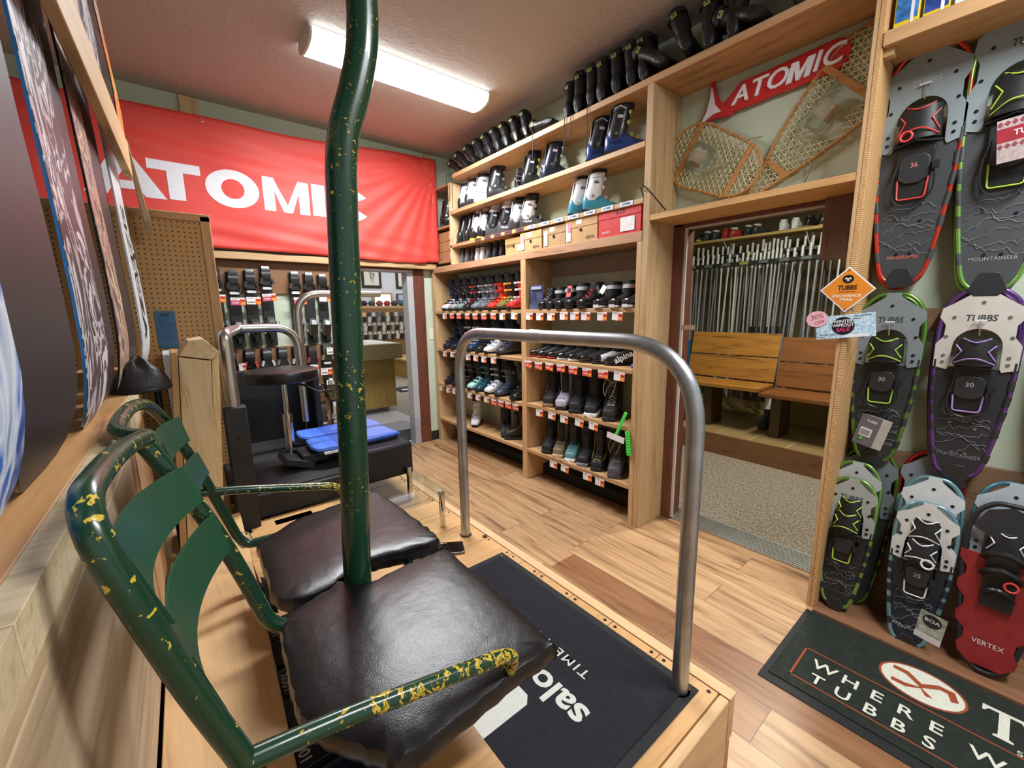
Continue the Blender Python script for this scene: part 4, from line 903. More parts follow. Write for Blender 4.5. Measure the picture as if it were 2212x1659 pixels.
def sb_sole(m): foot(m, [(-.156, .028, .028), (-.148, .046, .030), (-.10, .055, .030), (0, .050, .030), (.09, .050, .030), (.125, .044, .030), (.134, .028, .028)], z0=0, e=.6)
def sb_shaft(m): stack(m, [(.09, .052, .064, .048), (.13, .046, .068, .052), (.18, .040, .064, .053), (.23, .034, .063, .054), (.275, .028, .064, .054), (.29, .027, .058, .050), (.28, .028, .048, .042), (.20, .036, .04, .036)], cap0=False)
def sb_tongue(m): m.loft([[(-.03 - .02 * 0, -.026, .12), (-.03, .026, .12), (-.042, .022, .115), (-.042, -.022, .115)], [(-.030, -.028, .24), (-.030, .028, .24), (-.042, .024, .24), (-.042, -.024, .24)], [(-.044, -.030, .315), (-.044, .030, .315), (-.056, .026, .315), (-.056, -.026, .315)]])
def sb_pull(m): m.tube(spline([(.09, -.012, .285), (.098, -.010, .325), (.098, .010, .325), (.09, .012, .285)], 4), .004, 6)
def sb_lace(m):
    P = []
    for k in range(9): P.append((-.105 + .0 + (.072 * min(1, k / 3.5)), (.026 if k % 2 else -.026), .09 + .022 * k + (.0 if k > 3 else .004 * k)))
    P = [(-.092, -.024, .098), (-.084, .024, .102), (-.066, -.026, .112), (-.056, .026, .122), (-.044, -.028, .14), (-.040, .028, .158), (-.038, -.028, .178), (-.038, .028, .198), (-.040, -.028, .218), (-.042, .026, .238), (-.044, -.02, .255)]
    m.tube(P, .0022, 5); m.tube([(x, -y, z) for x, y, z in P], .0022, 5)
def sb_loop(m): m.tube(spline([(-.046, .0, .25), (-.062, .04, .27), (-.075, .055, .21), (-.07, .045, .16), (-.068, .03, .21), (-.055, .0, .25), (-.07, -.03, .265), (-.08, -.01, .18), (-.07, .01, .15)], 6), .0022, 5)
def sb_dial(m): m.cyl((-.040, 0, .235), (-.056, 0, .237), .017, 16); m.cyl((-.056, 0, .237), (-.060, 0, .238), .011, 12)
def sb_seam(m): m.tube(spline([(-.10, -.047, .085), (-.05, -.051, .10), (.0, -.051, .16), (.01, -.052, .27)], 5), .0022, 5); m.tube(spline([(-.10, .047, .085), (-.05, .051, .10), (.0, .051, .16), (.01, .052, .27)], 5), .0022, 5); m.tube(spline([(-.142, -.03, .06), (-.118, -.02, .085), (-.118, .02, .085), (-.142, .03, .06)], 5), .002, 5)
def snowboard_boot(loc, rz, col, shaft, sole, fast, label, group, s=1., seam='3A3A3E', lace=None):
    t = thing('snowboard_boot', label, 'snowboard boot', group, loc=loc, rz=rz, scale=s)
    cpart('sole', 'sb_sole', sb_sole, pm(sole, .6), t); cpart('foot_shell', 'sb_shell', sb_shell, pm(col, .55, bump=.15, bscale=300), t); cpart('shaft', 'sb_shaft', sb_shaft, pm(shaft, .6, bump=.15, bscale=300), t)
    cpart('tongue', 'sb_tongue', sb_tongue, pm('1D1D20', .6), t); cpart('pull_loop', 'sb_pull', sb_pull, pm('1D1D20', .6), t); cpart('seams', 'sb_seam', sb_seam, pm(seam, .5), t)
    if fast == 'dial': cpart('dial', 'sb_dial', sb_dial, pm('26262A', .35, .3), t)
    else: cpart('laces', 'sb_lace', sb_lace, pm(lace or '1F1F22', .7), t)
    if fast == 'loop': cpart('loose_lace', 'sb_loop', sb_loop, pm(lace, .7), t)
    return t
ND = [(-.150, .014, .036), (-.143, .030, .050), (-.12, .040, .058), (-.08, .044, .066), (-.04, .042, .080), (0, .040, .098), (.04, .040, .115), (.08, .040, .12), (.108, .034, .11), (.120, .022, .08)]
def nd_shell(m): foot(m, ND, z0=.012)
def nd_sole(m): foot(m, [(-.156, .018, .018), (-.14, .034, .020), (-.09, .040, .018), (0, .032, .018), (.09, .036, .018), (.122, .026, .018)], z0=0, e=.7); m.box(-.158, -.135, -.020, .020, .002, .022)
def nd_collar(m): stack(m, [(.085, .045, .056, .038), (.12, .044, .056, .041), (.155, .048, .052, .041), (.175, .052, .050, .040), (.17, .052, .042, .033), (.12, .046, .036, .03)], cap0=False)
def nd_cap(m): foot(m, [(-.1525, .016, .042), (-.145, .033, .055), (-.12, .0425, .0625), (-.095, .0450, .064)], z0=.012)
def nd_strap(m): stack(m, [(.125, .044, .0585, .0435), (.125, .044, .060, .045), (.15, .047, .058, .045), (.15, .047, .056, .0435)], cap0=False, cap1=False)
def nordic_boot(loc, rz, col, accent, label, group, s=1., lace=None, strap='D8D8DA', rx=0):
    t = thing('cross_country_boot', label, 'cross-country boot', group, loc=loc, rot=(rx, 0, rz), scale=s)
    cpart('sole', 'nd_sole', nd_sole, pm(accent, .5), t); cpart('upper', 'nd_shell', nd_shell, pm(col, .5), t); cpart('ankle_collar', 'nd_collar', nd_collar, pm('161618', .7), t)
    cpart('toe_cap', 'nd_cap', nd_cap, pm('1A1A1D', .2, coat=.4), t)
    if lace: 
        cpart('laces', 'nd_lace', lambda m: [m.tube([(-.085 + .026 * k, .022 * (-1) ** k * sg, .072 + .019 * k - (0 if k > 1 else .002)) for k in range(5)] + [(.0 - .008, .02 * sg, .165)], .0024, 5) for sg in (1, -1)], pm(lace, .7), t)
    else: cpart('ankle_strap', 'nd_strap', nd_strap, pm(strap, .5), t)
    return t
def ln_body(m):
    foot(m, [(-.125, .016, .035), (-.115, .032, .050), (-.08, .040, .062), (-.04, .040, .085), (0, .039, .12), (.04, .039, .15), (.075, .036, .15), (.10, .028, .12), (.108, .016, .08)], z0=0, e=.9)
    stack(m, [(.09, .04, .058, .039), (.14, .035, .058, .043), (.19, .028, .056, .046), (.235, .022, .057, .048), (.262, .018, .062, .052), (.275, .018, .058, .049), (.255, .019, .044, .038), (.2, .024, .034, .03)], cap0=False, e=1.)
def ln_flap(m): m.loft([[(-.038, -.036, .18), (-.038, .036, .18), (-.047, .03, .18), (-.047, -.03, .18)], [(-.045, -.046, .25), (-.045, .046, .25), (-.056, .04, .25), (-.056, -.04, .25)], [(-.066, -.034, .305), (-.066, .034, .305), (-.078, .028, .30), (-.078, -.028, .30)]])
def ln_wrap(m): stack(m, [(.235, .022, .060, .051), (.235, .022, .063, .054), (.262, .018, .067, .057), (.262, .018, .063, .053)], cap0=False, cap1=False)
def ln_tag(m): m.ob((.082, 0, .235), (.003, .034, .022), (0, .15, 0))
def ln_lace(m): m.tube(spline([(-.05, -.01, .06), (-.09, -.02, .05), (-.12, -.02, .02), (-.128, -.018, -.06), (-.126, -.022, -.15)], 4), .0022, 5)
LNM = [pm('161618', .46, var=.3, scale=18, bump=.5, bscale=22), pm('1E1E21', .5), pm('97A85C', .5)]
def liner(loc, rz, tilt, label, group, s=1., lace=False, col=None, roll=0, green=True):
    t = thing('boot_liner', label, 'boot liner', group, loc=loc, rot=(roll, tilt, rz), scale=s)
    cpart('liner_body', 'ln_body', ln_body, col or LNM[0], t); cpart('tongue_flap', 'ln_flap', ln_flap, LNM[1], t); cpart('top_wrap', 'ln_wrap', ln_wrap, LNM[1], t)
    if green: cpart('green_tag', 'ln_tag', ln_tag, LNM[2], t)
    if lace: cpart('hanging_lace', 'ln_lace', ln_lace, pm('101012', .7), t)
    return t
XB = 2.545
# top shelf: removed black liners
g1 = 'black liners lined up on the top shelf'
ys = [3.85, 3.70, 3.56, 3.43, 3.31, 3.19, 3.07, 2.94, 2.82]
for i, y in enumerate(ys):
    liner((2.50, y - .05, 2.866 + .03), PI + .25, .12 - .02 * i, f'black boot liner, {order(i)} from the banner end of the top shelf', g1, .82 if i > 0 else .7, lace=False, roll=(.95, .85, .72, .62, .55, .5, .45, .42, .36)[i])
liner((2.50, 2.47, 2.915), PI + .2, .0, 'black liner lying flat on its side in the gap along the top shelf', g1, .85, roll=1.45)
ys2 = [2.30, 2.20, 2.09, 1.985, 1.87, 1.765, 1.66]
for i, y in enumerate(ys2):
    liner((2.50, y, 2.866 + .004), PI + .1 * (i % 3), .04, f'upright black liner above the blue boots, {order(i)} of that tight row from the left', g1, 1.0 if i else .9, roll=.05 + .02 * i)
for i, (y, r, w) in enumerate([(1.52, .95, 'slumped sideways at the left end'), (1.39, .42, 'leaning'), (1.27, .12, 'upright, the tallest'), (1.15, .05, 'upright right of the tallest'), (1.00, 1.2, 'tipped over'), (.84, .3, 'leaning at the far right'), (.70, .1, 'last before the snowshoe bay')]):
    liner((2.49, y, 2.866 + .045 * (r > .3)), PI + .1, .03, f'black liner above the side doorway niche, {w}', g1, .98, roll=r)
for i, (y, l) in enumerate([(3.92, .25), (3.87, .22), (3.82, .30), (2.62, .16), (2.28, .17), (2.22, .13), (2.07, .28)]):
    o = MB().tube(spline([(2.46, y, 2.875), (2.392, y + .01, 2.880), (2.380, y + .012, 2.84), (2.381, y + .01, 2.84 - l * .5), (2.383, y + .02, 2.84 - l)], 4), .0028, 5).build('hanging_lace', pm('121214', .7))
    tag(o, f'thin black lace hanging over the top shelf edge, {order(i)} from the banner', 'lace', 'laces hanging from the top shelf')
# second shelf
g = 'ski boots on the second shelf'; Z2 = 2.526; H3 = 2.62
P = 2.62
for i, (y, rz, sh, cu, li, bu, s, w) in enumerate([
    (3.83, H3, '1B1B1D', 'E4E4E6', 'E8E8EA', '26262A', .92, 'white-cuffed ski boot with black foot, at the left end of the second shelf'),
    (3.69, H3, '2A2A2E', 'D8D8DC', 'E8E8EA', '26262A', .96, 'white and dark grey ski boot, second on the second shelf'),
    (3.52, H3 - .1, 'DFE1E6', 'E6E8EC', 'D8D8DC', 'C8CCD2', .98, 'all-white ski boot on the second shelf'),
    (3.30, H3 - .2, '232326', '2B2B2F', '3A3A3E', '8A8A8E', 1., 'tall black ski boot right of the all-white one, second shelf'),
    (3.03, 1.2, '1D1D20', '202024', '2A2A2E', '9A9A9E', .62, 'small black ski boot lying low between two groups, second shelf'),
    (2.82, H3 - .3, '1C1D1F', '1F2022', '26262A', 'D6E05A', .92, 'black ski boot with yellow buckles, second shelf'),
    (2.70, 1.1, '1F2022', '232427', '2A2A2E', 'A8AAAE', .6, 'little black boot in front of the navy one, second shelf'),
    (2.55, H3 - .3, '1A2233', '1E2433', 'EDEDED', 'B8BCC4', .98, 'navy ski boot with white top, second shelf')]):
    ski_boot((P - .045, y, Z2 if s > .7 else Z2), rz, sh, cu, li, bu, w, g, s)
for i, (x, y, rz) in enumerate([(2.545, 2.06, 2.25), (2.50, 1.86, 2.05)]):
    ski_boot((x, y, Z2), rz, '26407F', '26272B', '1E2024', 'C8D070', ['left boot of the tall blue-footed pair, second shelf', 'right boot of the tall blue-footed pair, beside the end panel'][i], g, .98, strap='202226', brand=('HEAD', '121E44'), top='C8CCD4')
# third shelf
g = 'ski boots on the third shelf'; Z3 = 2.198
for i, (y, rz, sh, cu, li, bu, so, w) in enumerate([
    (3.84, 2.9, '19191B', '1B1B1D', '2C2C30', '3A3A3E', '151517', 'black ski boot with white label, left end of the third shelf'),
    (3.72, 2.9, '19191B', '1B1B1D', '2C2C30', '3A3A3E', '151517', 'black ski boot with white label, second on the third shelf'),
    (3.59, 2.8, '17171A', 'E4E5EA', 'DADBE0', 'C8C8CC', 'E8D24A', 'white-cuffed boot on a yellow sole, left of its twin'),
    (3.47, 2.8, '17171A', 'E4E5EA', 'DADBE0', 'C8C8CC', 'E8D24A', 'white-cuffed boot on a yellow sole, right of its twin'),
    (3.33, 2.5, '46464A', '26262A', 'F0F0F0', 'E0E0E4', '1A1A1C', 'grey-footed black boot with white collar, narrower one'),
    (3.14, 2.35, '48484C', '242428', 'F0F0F0', 'F0F0F4', '1A1A1C', 'grey-footed black boot with big white buckles, third shelf'),
    (2.98, 2.7, '3A3A3E', 'E6E6EA', '161618', 'E8E8EA', '161618', 'white-cuffed boot with charcoal foot seen from behind'),
    (2.82, 2.25, '3C3C40', 'E8E8EC', '161618', '1C1C1E', '161618', 'white-cuffed boot with dark straps and charcoal foot, lettered side')]):
    ski_boot((P - .07, y, Z3), rz, sh, cu, li, bu, w, g, .88, sole=so, brand=('HEAD', 'C8C8CC') if i in (5, 7) else None, strap='E2E2E4' if i in (4, 5) else '1B1B1D')
for i, (x, y, rz) in enumerate([(2.55, 2.25, 2.5), (2.52, 2.08, 2.25)]):
    ski_boot((x, y, Z3), rz, '3E93AC', 'E9EAEE', '2A2A2E', 'E0E2E0', ['left boot of the white and teal pair, third shelf', 'right boot of the white and teal pair, third shelf'][i], g, .90, strap='E6E7EA')
# shelf edge labels on the third shelf
for i in range(12):
    y = 3.42 - i * .152
    d = i < 5
    t = thing('shelf_label', f'{"purple-brown" if d else "white"} name label on the third shelf edge, {order(i)} from the left', 'shelf label', 'name labels on the third shelf edge', loc=(XF - .003, y, 2.183))
    cpart('label_strip', 'lblstrip', lambda m: m.box(-.001, .001, -.050, .050, -.014, .014), pm('6E4A4A' if d else 'D6DAE4', .6), t)
    cpart('printed_name', 'lbltext', lambda m: m.text('ATOMIC', .018, frame((-.0015, 0, 0), (0, -1, 0), (0, 0, 1)), .0004, .02, 1.), pm('2A1A1C' if d else '3A4A7A', .6), t)
# liners on the deep shelf
g = 'liners tucked under the third shelf'; Z4 = 2.001
for i, (y, c, w) in enumerate([(3.86, '6A6A70', 'grey-topped liner at the left end under the third shelf'), (3.77, '6A6A70', 'grey-topped liner, second under the third shelf'), (3.67, '2A2A2E', 'charcoal liner left of the white pair'), (3.585, 'DADADA', 'white liner, left of the pair under the third shelf'), (3.50, 'DADADA', 'white liner, right of the pair under the third shelf'), (3.40, '4A4A50', 'dark grey liner right of the white pair'), (3.29, '222226', 'black liner beside the cardboard boxes'), (3.19, '1A1A1E', 'black liner partly behind the first cardboard box')]):
    liner((2.52, y, Z4), PI + .1, .0, w, g, .56, col=pm(c, .6), green=False)
# shoe boxes
g = 'shoe boxes on the deep shelf'
for i, (y0, y1, x0, h, c, w, tx, hand) in enumerate([(2.81, 3.045, 2.42, .135, 'B98F5C', 'plain cardboard shoe box with handwriting, left of the row', '', 'Rental'), (2.555, 2.815, 2.40, .15, 'C09868', 'cardboard box with pink and white labels, second of the row', 'alpina', ''), (2.305, 2.548, 2.41, .155, 'AD8A60', 'greyish cardboard box with single white label', '', ''), (1.995, 2.298, 2.405, .17, 'BF9766', 'cardboard box with pink label next to the red box', 'alpina', '')]):
    t = thing('shoe_box', w, 'shoe box', g)
    MB().box(x0, x0 + .24, y0, y1, Z4, Z4 + h * .8).build('box_body', pm(c, .75, var=.05), t, bevel=.002)
    MB().box(x0 - .003, x0 + .243, y0 - .001, y1 + .001, Z4 + h * .62, Z4 + h).build('box_lid', pm(c, .7, var=.05), t, bevel=.002)
    F_ = frame((x0 - .0035, (y0 + y1) / 2, Z4 + h * .5), (0, -1, 0), (0, 0, 1))
    MB().cyl((x0 - .0042, (y0 + y1) / 2 - .0, Z4 + h * .5), (x0 - .0032, (y0 + y1) / 2, Z4 + h * .5), .012, 16).build('finger_hole', pm('17120D', .9), t)
    if i:
        m = MB().box(x0 - .0042, x0 - .0035, y1 - .055, y1 - .012, Z4 + .015, Z4 + h * .82); m.build('size_label', pm('E6E4E2', .5), t)
        MB().box(x0 - .0048, x0 - .0043, y1 - .055, y1 - .025, Z4 + h * .45, Z4 + h * .82).build('pink_label', pm('D88AA0' if i != 2 else 'D8DAD8', .5), t)
        MB().box(x0 - .0042, x0 - .0035, (y0 + y1) / 2 - .01, (y0 + y1) / 2 + .045, Z4 + h * .74, Z4 + h * .95).build('barcode_label', pm('E8E8E8', .5), t)
    else: MB().box(x0 - .0042, x0 - .0035, y0 + .012, y0 + .07, Z4 + .02, Z4 + .075).build('size_label', pm('E8E8E8', .5), t)
    if tx: MB().text(tx, .034, frame((x0 - .0038, y0 + .065, Z4 + .028), (0, -1, 0), (0, 0, 1)), .0005, .01).build('lettering', pm('1E1A16', .6), t)
    if hand: MB().text(hand, .042, frame((x0 - .0038, y1 - .075, Z4 + .075), (0, -1, .06), (0, 0, 1)), .0005, -.004, shear=.3).build('lettering', pm('3A2C20', .6), t)
t = thing('shoe_box', 'bright red shoe box at the end of the row', 'shoe box', g)
CR = pm('CC3436', .5, var=.03)
MB().box(2.405, 2.66, 1.645, 1.985, Z4, Z4 + .15).build('box_body', CR, t, bevel=.002); MB().box(2.402, 2.663, 1.643, 1.987, Z4 + .115, Z4 + .178).build('box_lid', CR, t, bevel=.003)
MB().box(2.4005, 2.4015, 1.69, 1.80, Z4 + .018, Z4 + .105).build('size_label', pm('E8E4E2', .5), t)
MB().text('RTR', .040, frame((2.4005, 1.80, Z4 + .145), (0, -1, 0), (0, 0, 1)), .0006, -.002).build('lettering', pm('5A1A1C', .6), t)
MB().text('ATOMIC', .018, frame((2.404, 1.92, Z4 + .03), (0, -1, 0), (0, 0, 1)), .0006, .01).build('brand_lettering', pm('EDE6E6', .5), t)
# corner boxes and the boot there
for i in range(3):
    t = thing('shoe_box', ['bottom', 'middle', 'top'][i] + ' brown box of the corner stack behind the banner', 'shoe box', 'brown boxes stacked in the corner')
    z = 2.064 + i * .102
    MB().box(2.47, 2.68, 3.97, 4.33, z, z + .099).build('box_body', pm('A8845A', .7), t, bevel=.002)
    MB().box(2.4685, 2.4695, 3.972, 4.07, z + .018, z + .088).build('white_label', pm('DDDDE2', .5), t)
ski_boot((2.56, 4.16, 2.422), 2.4, '1A1A1C', '1D1D20', '26262A', '5A5A5E', 'dark ski boot on the corner shelf at the banner\'s edge', 'ski boots in the corner', .95)

# lower left bay
def row(g, z, items, where, x=2.535, s=.98):
    for i, (y, rz, sh, cu, li, bu, w) in enumerate(items):
        ski_boot((x, y, z), rz, sh, cu, li, bu, f'{w}, {where}', g, s)
row('ski boots on the upper row of the left bay', 1.524, [
    (4.14, .25, 'D8DCE8', '1E2636', '16181E', '2A3040', 'navy ski boot with white foot'), (3.985, .1, '9A9A98', '222226', '1A1A1C', '2A2A2E', 'black boot with pale grey toe'),
    (3.84, .1, '7A8A8A', '26262A', '1A1A1C', '30343A', 'black boot with grey-green toe'), (3.69, .05, '1E1A1C', '2A1C20', '161618', 'A8383C', 'black boot with dark red straps'),
    (3.545, .05, '6E7A7E', '4E5A60', '161618', '8A9498', 'slate grey boot'), (3.41, .0, '5E6068', '66686E', '161618', '8A8C92', 'mid-grey boot'),
    (3.26, .0, 'D63A2A', 'D63A2A', '18181A', 'B02A1E', 'bright orange-red boot'), (3.115, .0, '6A6A3A', '26241A', '18181A', 'C8A84A', 'olive boot with black cuff'), (2.965, -.05, 'C82A2E', 'C82A2E', '18181A', 'E0E0E0', 'red boot by the divider')], 'top row of the left bay')
row('ski boots on the second row of the left bay', 1.106, [
    (4.14, .2, '1A1E2E', '1E2440', '161A2A', '2A3048', 'navy boot with tall liner'), (3.98, .15, '181C2A', '1E2440', '161A2A', '2A3048', 'second navy boot'),
    (3.82, .1, '26262A', '2A2A2E', '1A1A1C', 'D0D0D4', 'black boot with silver buckles'), (3.66, .1, '1C3A5A', 'C8602A', '1A1A1C', 'D8D8DA', 'blue boot with orange badge'),
    (3.50, .05, '1C1C1E', '202022', '18181A', '3A3A3E', 'plain black boot'), (3.34, .0, 'E4E8EC', '2A6A90', '1A2A3A', 'C8D0D8', 'white-toed boot with blue cuff'), (3.13, -.1, '3A3C42', '223050', '1A2440', '5A5C62', 'charcoal boot with wide navy liner')], 'second row of the left bay')
row('ski boots on the third row of the left bay', .701, [
    (4.16, .3, '161618', '1A1A1C', '18181A', '4A4A4E', 'black boot at the far left'), (4.00, .2, '161618', '1A1A1C', '18181A', '3A3A3E', 'black boot beside it, mostly behind the steel hoop'),
    (3.84, .15, '17171A', '1B1B1D', '18181A', '5A5A5E', 'black boot right of the hoop post'), (3.68, .15, 'A8D8D0', '1C2426', '18181A', '2A3A3C', 'black boot with mint toe'), (3.53, .1, '1E4A5A', '1A2226', '18181A', '3A8A9A', 'black boot with teal toe'),
    (3.36, .1, 'DDE4EC', '26282C', '18181A', 'C8CCD0', 'black boot with white toe'), (3.18, .0, '3A4656', '46525E', '18181A', '6A7682', 'large slate blue boot'), (2.94, .0, '19191C', '222226', '18181A', '3A3A3E', 'tall black boot against the divider')], 'third row of the left bay')
g = 'boots on the bottom row of the left bay'
ski_boot((2.55, 3.76, .286), .75, 'E6E6E8', 'E2E2E4', '26262A', 'C8C8CC', 'white ski boot turned sideways, bottom row of the left bay', g, 1.)
snowboard_boot((2.55, 3.25, .286), .9, '3A3A3E', '1E1E20', '17171A', 'lace', 'black and grey soft boot turned outward, bottom row of the left bay', g, 1.0, lace='3A3A3E')
snowboard_boot((2.56, 3.03, .286), -.6, '1B1B1D', '1D1D1F', '141416', 'dial', 'black soft boot with yellow loops, bottom row of the left bay', g, 1.05, seam='C8A83A')
# lower right bay
g = 'cross-country boots on the upper row of the right bay'
for y, rz, c, a, lace, w, s in [(2.60, .30, '1C1C1F', '26262A', 'A8A8A8', 'black boot with grey laces beside the flyer', 1.0), (2.50, .25, '1A1A1D', '1C1C1E', None, 'black boot with white cuff lettering, second', 1.0), (2.385, .2, '17191E', '1C1C1E', None, 'black boot with upturned collar, third', 1.05), (2.265, .15, '1A1A1D', '1C1C1E', None, 'black boot wearing a red hang tag', 1.12), (2.135, .12, '1B1B1D', '1C1C1E', 'C83A34', 'black boot with red laces', 1.12), (1.97, .02, '1A1A1C', 'D8D8D8', None, 'black boot with white tags hanging from it', 1.08), (1.83, .0, '1C1C1E', 'D0D0D0', None, 'plain black boot with white toe line', 1.08), (1.715, -.05, '1C1C1E', 'D0D0D0', None, 'black and red boot against the end panel', 1.08)]:
    b = nordic_boot((2.535, y, 1.526), rz, c, a, w + ', top row of the right bay', g, s, lace, strap='C83434' if 'black and red' in w else 'B8BABC')
t = thing('hang_tag', 'red hang tag on the fourth boot of the right bay', 'tag'); MB().ob((2.42, 2.272, 1.655), (.002, .045, .085), (0, .25, 0)).build('tag_card', pm('DA5A54', .5), t); MB().ob((2.4175, 2.272, 1.665), (.002, .026, .03), (0, .25, 0)).build('tag_picture', pm('2A1A1A', .5), t)
t = thing('hang_tag', 'white and black hang tags on the sixth boot of the right bay', 'tag'); m = MB().ob((2.43, 1.955, 1.655), (.002, .04, .06), (.5, .2, 0)); m.build('tag_card', pm('E8E8E8', .5), t); MB().ob((2.432, 2.0, 1.655), (.002, .022, .07), (-.5, .2, 0)).build('tag_card', pm('1A1A1A', .5), t)
t = thing('flyer', 'printed flyer propped behind the first boot of the right bay', 'flyer'); MB().ob((2.44, 2.665, 1.625), (.002, .13, .20), (0, .1, .25)).build('flyer_sheet', pm('3E4664', .35, var=.5, scale=14), t); MB().ob((2.437, 2.665, 1.70), (.002, .10, .025), (0, .1, .25)).build('flyer_title', pm('9AA0B0', .4), t)
g = 'low cross-country boots on the second row of the right bay'
for i, (y, c, a, w) in enumerate([(2.66, '1A1A1C', 'B03A34', 'black shoe with red sole line, left end'), (2.55, '17171A', 'A83A34', 'black shoe, second'), (2.43, '17171A', 'B03A34', 'black shoe, third'), (2.31, '1A1A1D', 'E2E2E2', 'black shoe with white sole, fourth'), (2.19, '18181B', 'E2E2E2', 'black shoe with red tag and white sole'), (2.07, '1A1A1D', '1A1A1C', 'all-black shoe, sixth'), (1.95, 'D8D8DC', '18181A', 'white and black shoe'), (1.83, '1A1A1C', '18181A', 'large black shoe with slanted white lettering')]):
    nordic_boot((2.56, y, 1.116), -.75, c, a, w + ', second row of the right bay', g, 1.02, strap='1A1A1C')
t = thing('brand_patch', 'white slanted lettering panel on the last low shoe', 'lettering'); 
MB().text('alpina', .060, frame((2.452, 1.78, 1.185), (.5, -.8, .5), (0, .3, 1)), .001, .02).build('lettering', pm('E8E8EA', .4), t)
o = MB().ell((2.43, 1.675, 1.135), (.03, .022, .018)).build('blue_cap', pm('2A4FC0', .3)); tag(o, 'small blue cap at the right end of the second row', 'cap')
g = 'snowboard boots on the third row of the right bay'
for y, c, sh, so, f, la, w in [(2.575, '1A1A1D', '1A1A1D', '8A6A4A', 'dial', None, 'black snowboard boot with tan sole'), (2.425, 'A8A6B4', 'A8A6B4', '17171A', 'dial', None, 'lilac-grey snowboard boot'), (2.275, '17171A', '19191C', '17171A', 'dial', None, 'all-black snowboard boot, third'), (2.115, '1A1A1D', '1B1B1E', 'E8E8E8', 'lace', '2A2A2E', 'black snowboard boot with white sole'), (1.94, '1C1C1E', '1A1A1C', '1A1A1C', 'loop', 'C9C8B8', 'black snowboard boot with pale looped laces')]:
    snowboard_boot((2.55, y - .01, .713), .45, c, sh, so, f, w + ', third row of the right bay', g, 1.08, lace=la)
g = 'snowboard boots on the bottom row of the right bay'
for y, c, sh, so, f, la, s, w in [(2.60, '17171A', '19191C', '17171A', 'dial', None, 1.0, 'tall plain black boot at the left end'), (2.465, '7A6A4E', '8A7A5E', 'C8B48A', 'lace', '1A1A1C', .98, 'tan and olive boot'), (2.325, '5A8A90', '1E2A2E', 'E4E8E6', 'lace', '3A8A90', .98, 'black and teal boot with white sole'), (2.19, '17171C', '1B1B22', '7A7A86', 'dial', None, .98, 'black boot with lilac toe sole'), (2.05, '161618', '18181A', '161618', 'lace', '8A8A8A', .98, 'black boot with yellow collar'), (1.88, '4A4A4E', '3A3632', '3A3A3E', 'loop', 'B8A890', 1.06, 'grey boot with tan looped laces')]:
    snowboard_boot((2.55, y - .01, .293), .45, c, sh, so, f, w + ', bottom row of the right bay', g, s, lace=la, seam='C8B23A' if 'yellow' in w else '3A3A3E')
# price cards under the shelves
def cards(ys, z, kinds, where, w=.085, h=.058, txt=None):
    for i, y in enumerate(ys):
        k = kinds[i] if i < len(kinds) else 'w'
        sale_card((XF - .008, y, z + random.uniform(-.004, .004)), -PI / 2, w, h, f'{"white" if k == "w" else "red"} sale card, {order(i)} from the left, {where}', 'sale cards ' + where, 'white' if k == 'w' else 'red', 'ATOMIC' if k == 'r' else None, tilt=random.uniform(-.05, .09))
cards([4.09, 3.94, 3.80, 3.64, 3.50, 3.35, 3.20, 3.06, 2.89], 1.468, 'wrrrrrrww', 'under the top row of the left bay')
cards([4.12, 3.96, 3.81, 3.65, 3.51, 3.37, 3.21], 1.050, 'wwwwwww', 'under the second row of the left bay')
cards([4.23, 4.08, 3.95, 3.64, 3.49, 3.34, 3.22, 3.11, 3.0, 2.89], .645, 'wwwwwwrrrr', 'under the third row of the left bay')
cards([2.69, 2.56, 2.43, 2.29, 2.18, 2.07, 1.92, 1.79], 1.468, 'wwwwwwww', 'under the top row of the right bay')
cards([2.71, 2.58, 2.45, 2.32, 2.19, 2.05, 1.90, 1.76], 1.062, 'rrrrrrrw', 'under the second row of the right bay', .09, .062)
cards([2.57, 2.42, 2.28, 2.12, 1.98], .655, 'wwwww', 'under the third row of the right bay')
cards([2.40, 2.27, 2.03, 1.91], .240, 'wwww', 'under the bottom row of the right bay')
t = thing('boot_sizer', 'bright green plastic sizer hanging at the right bay', 'sizer'); 
MB().ob((2.378, 1.735, .715), (.012, .022, .22), (.42, 0, 0)).build('sizer_arm', pm('4FE05A', .4), t, bevel=.003); m = MB().ob((2.376, 1.665, .60), (.012, .034, .17), (-.12, 0, 0))
for k in range(7): m.ob((2.369, 1.66 - .012 * 0, .54 + k * .02), (.004, .026, .006))
m.build('sizer_body', pm('43D850', .4), t, bevel=.003); MB().ob((2.372, 1.77, .62), (.001, .15, .045), (.12, 0, 0)).build('paper_slip', pm('E6E8E8', .5), t)
o = MB().tube(spline([(2.46, 1.66, 2.20), (2.375, 1.63, 2.245), (2.368, 1.60, 2.25), (2.372, 1.50, 2.14), (2.395, 1.47, 2.095)], 6), .004, 6).build('black_cable', pm('1A1A1C', .5)); tag(o, 'black cable looping over the shelf end beside the red box', 'cable')
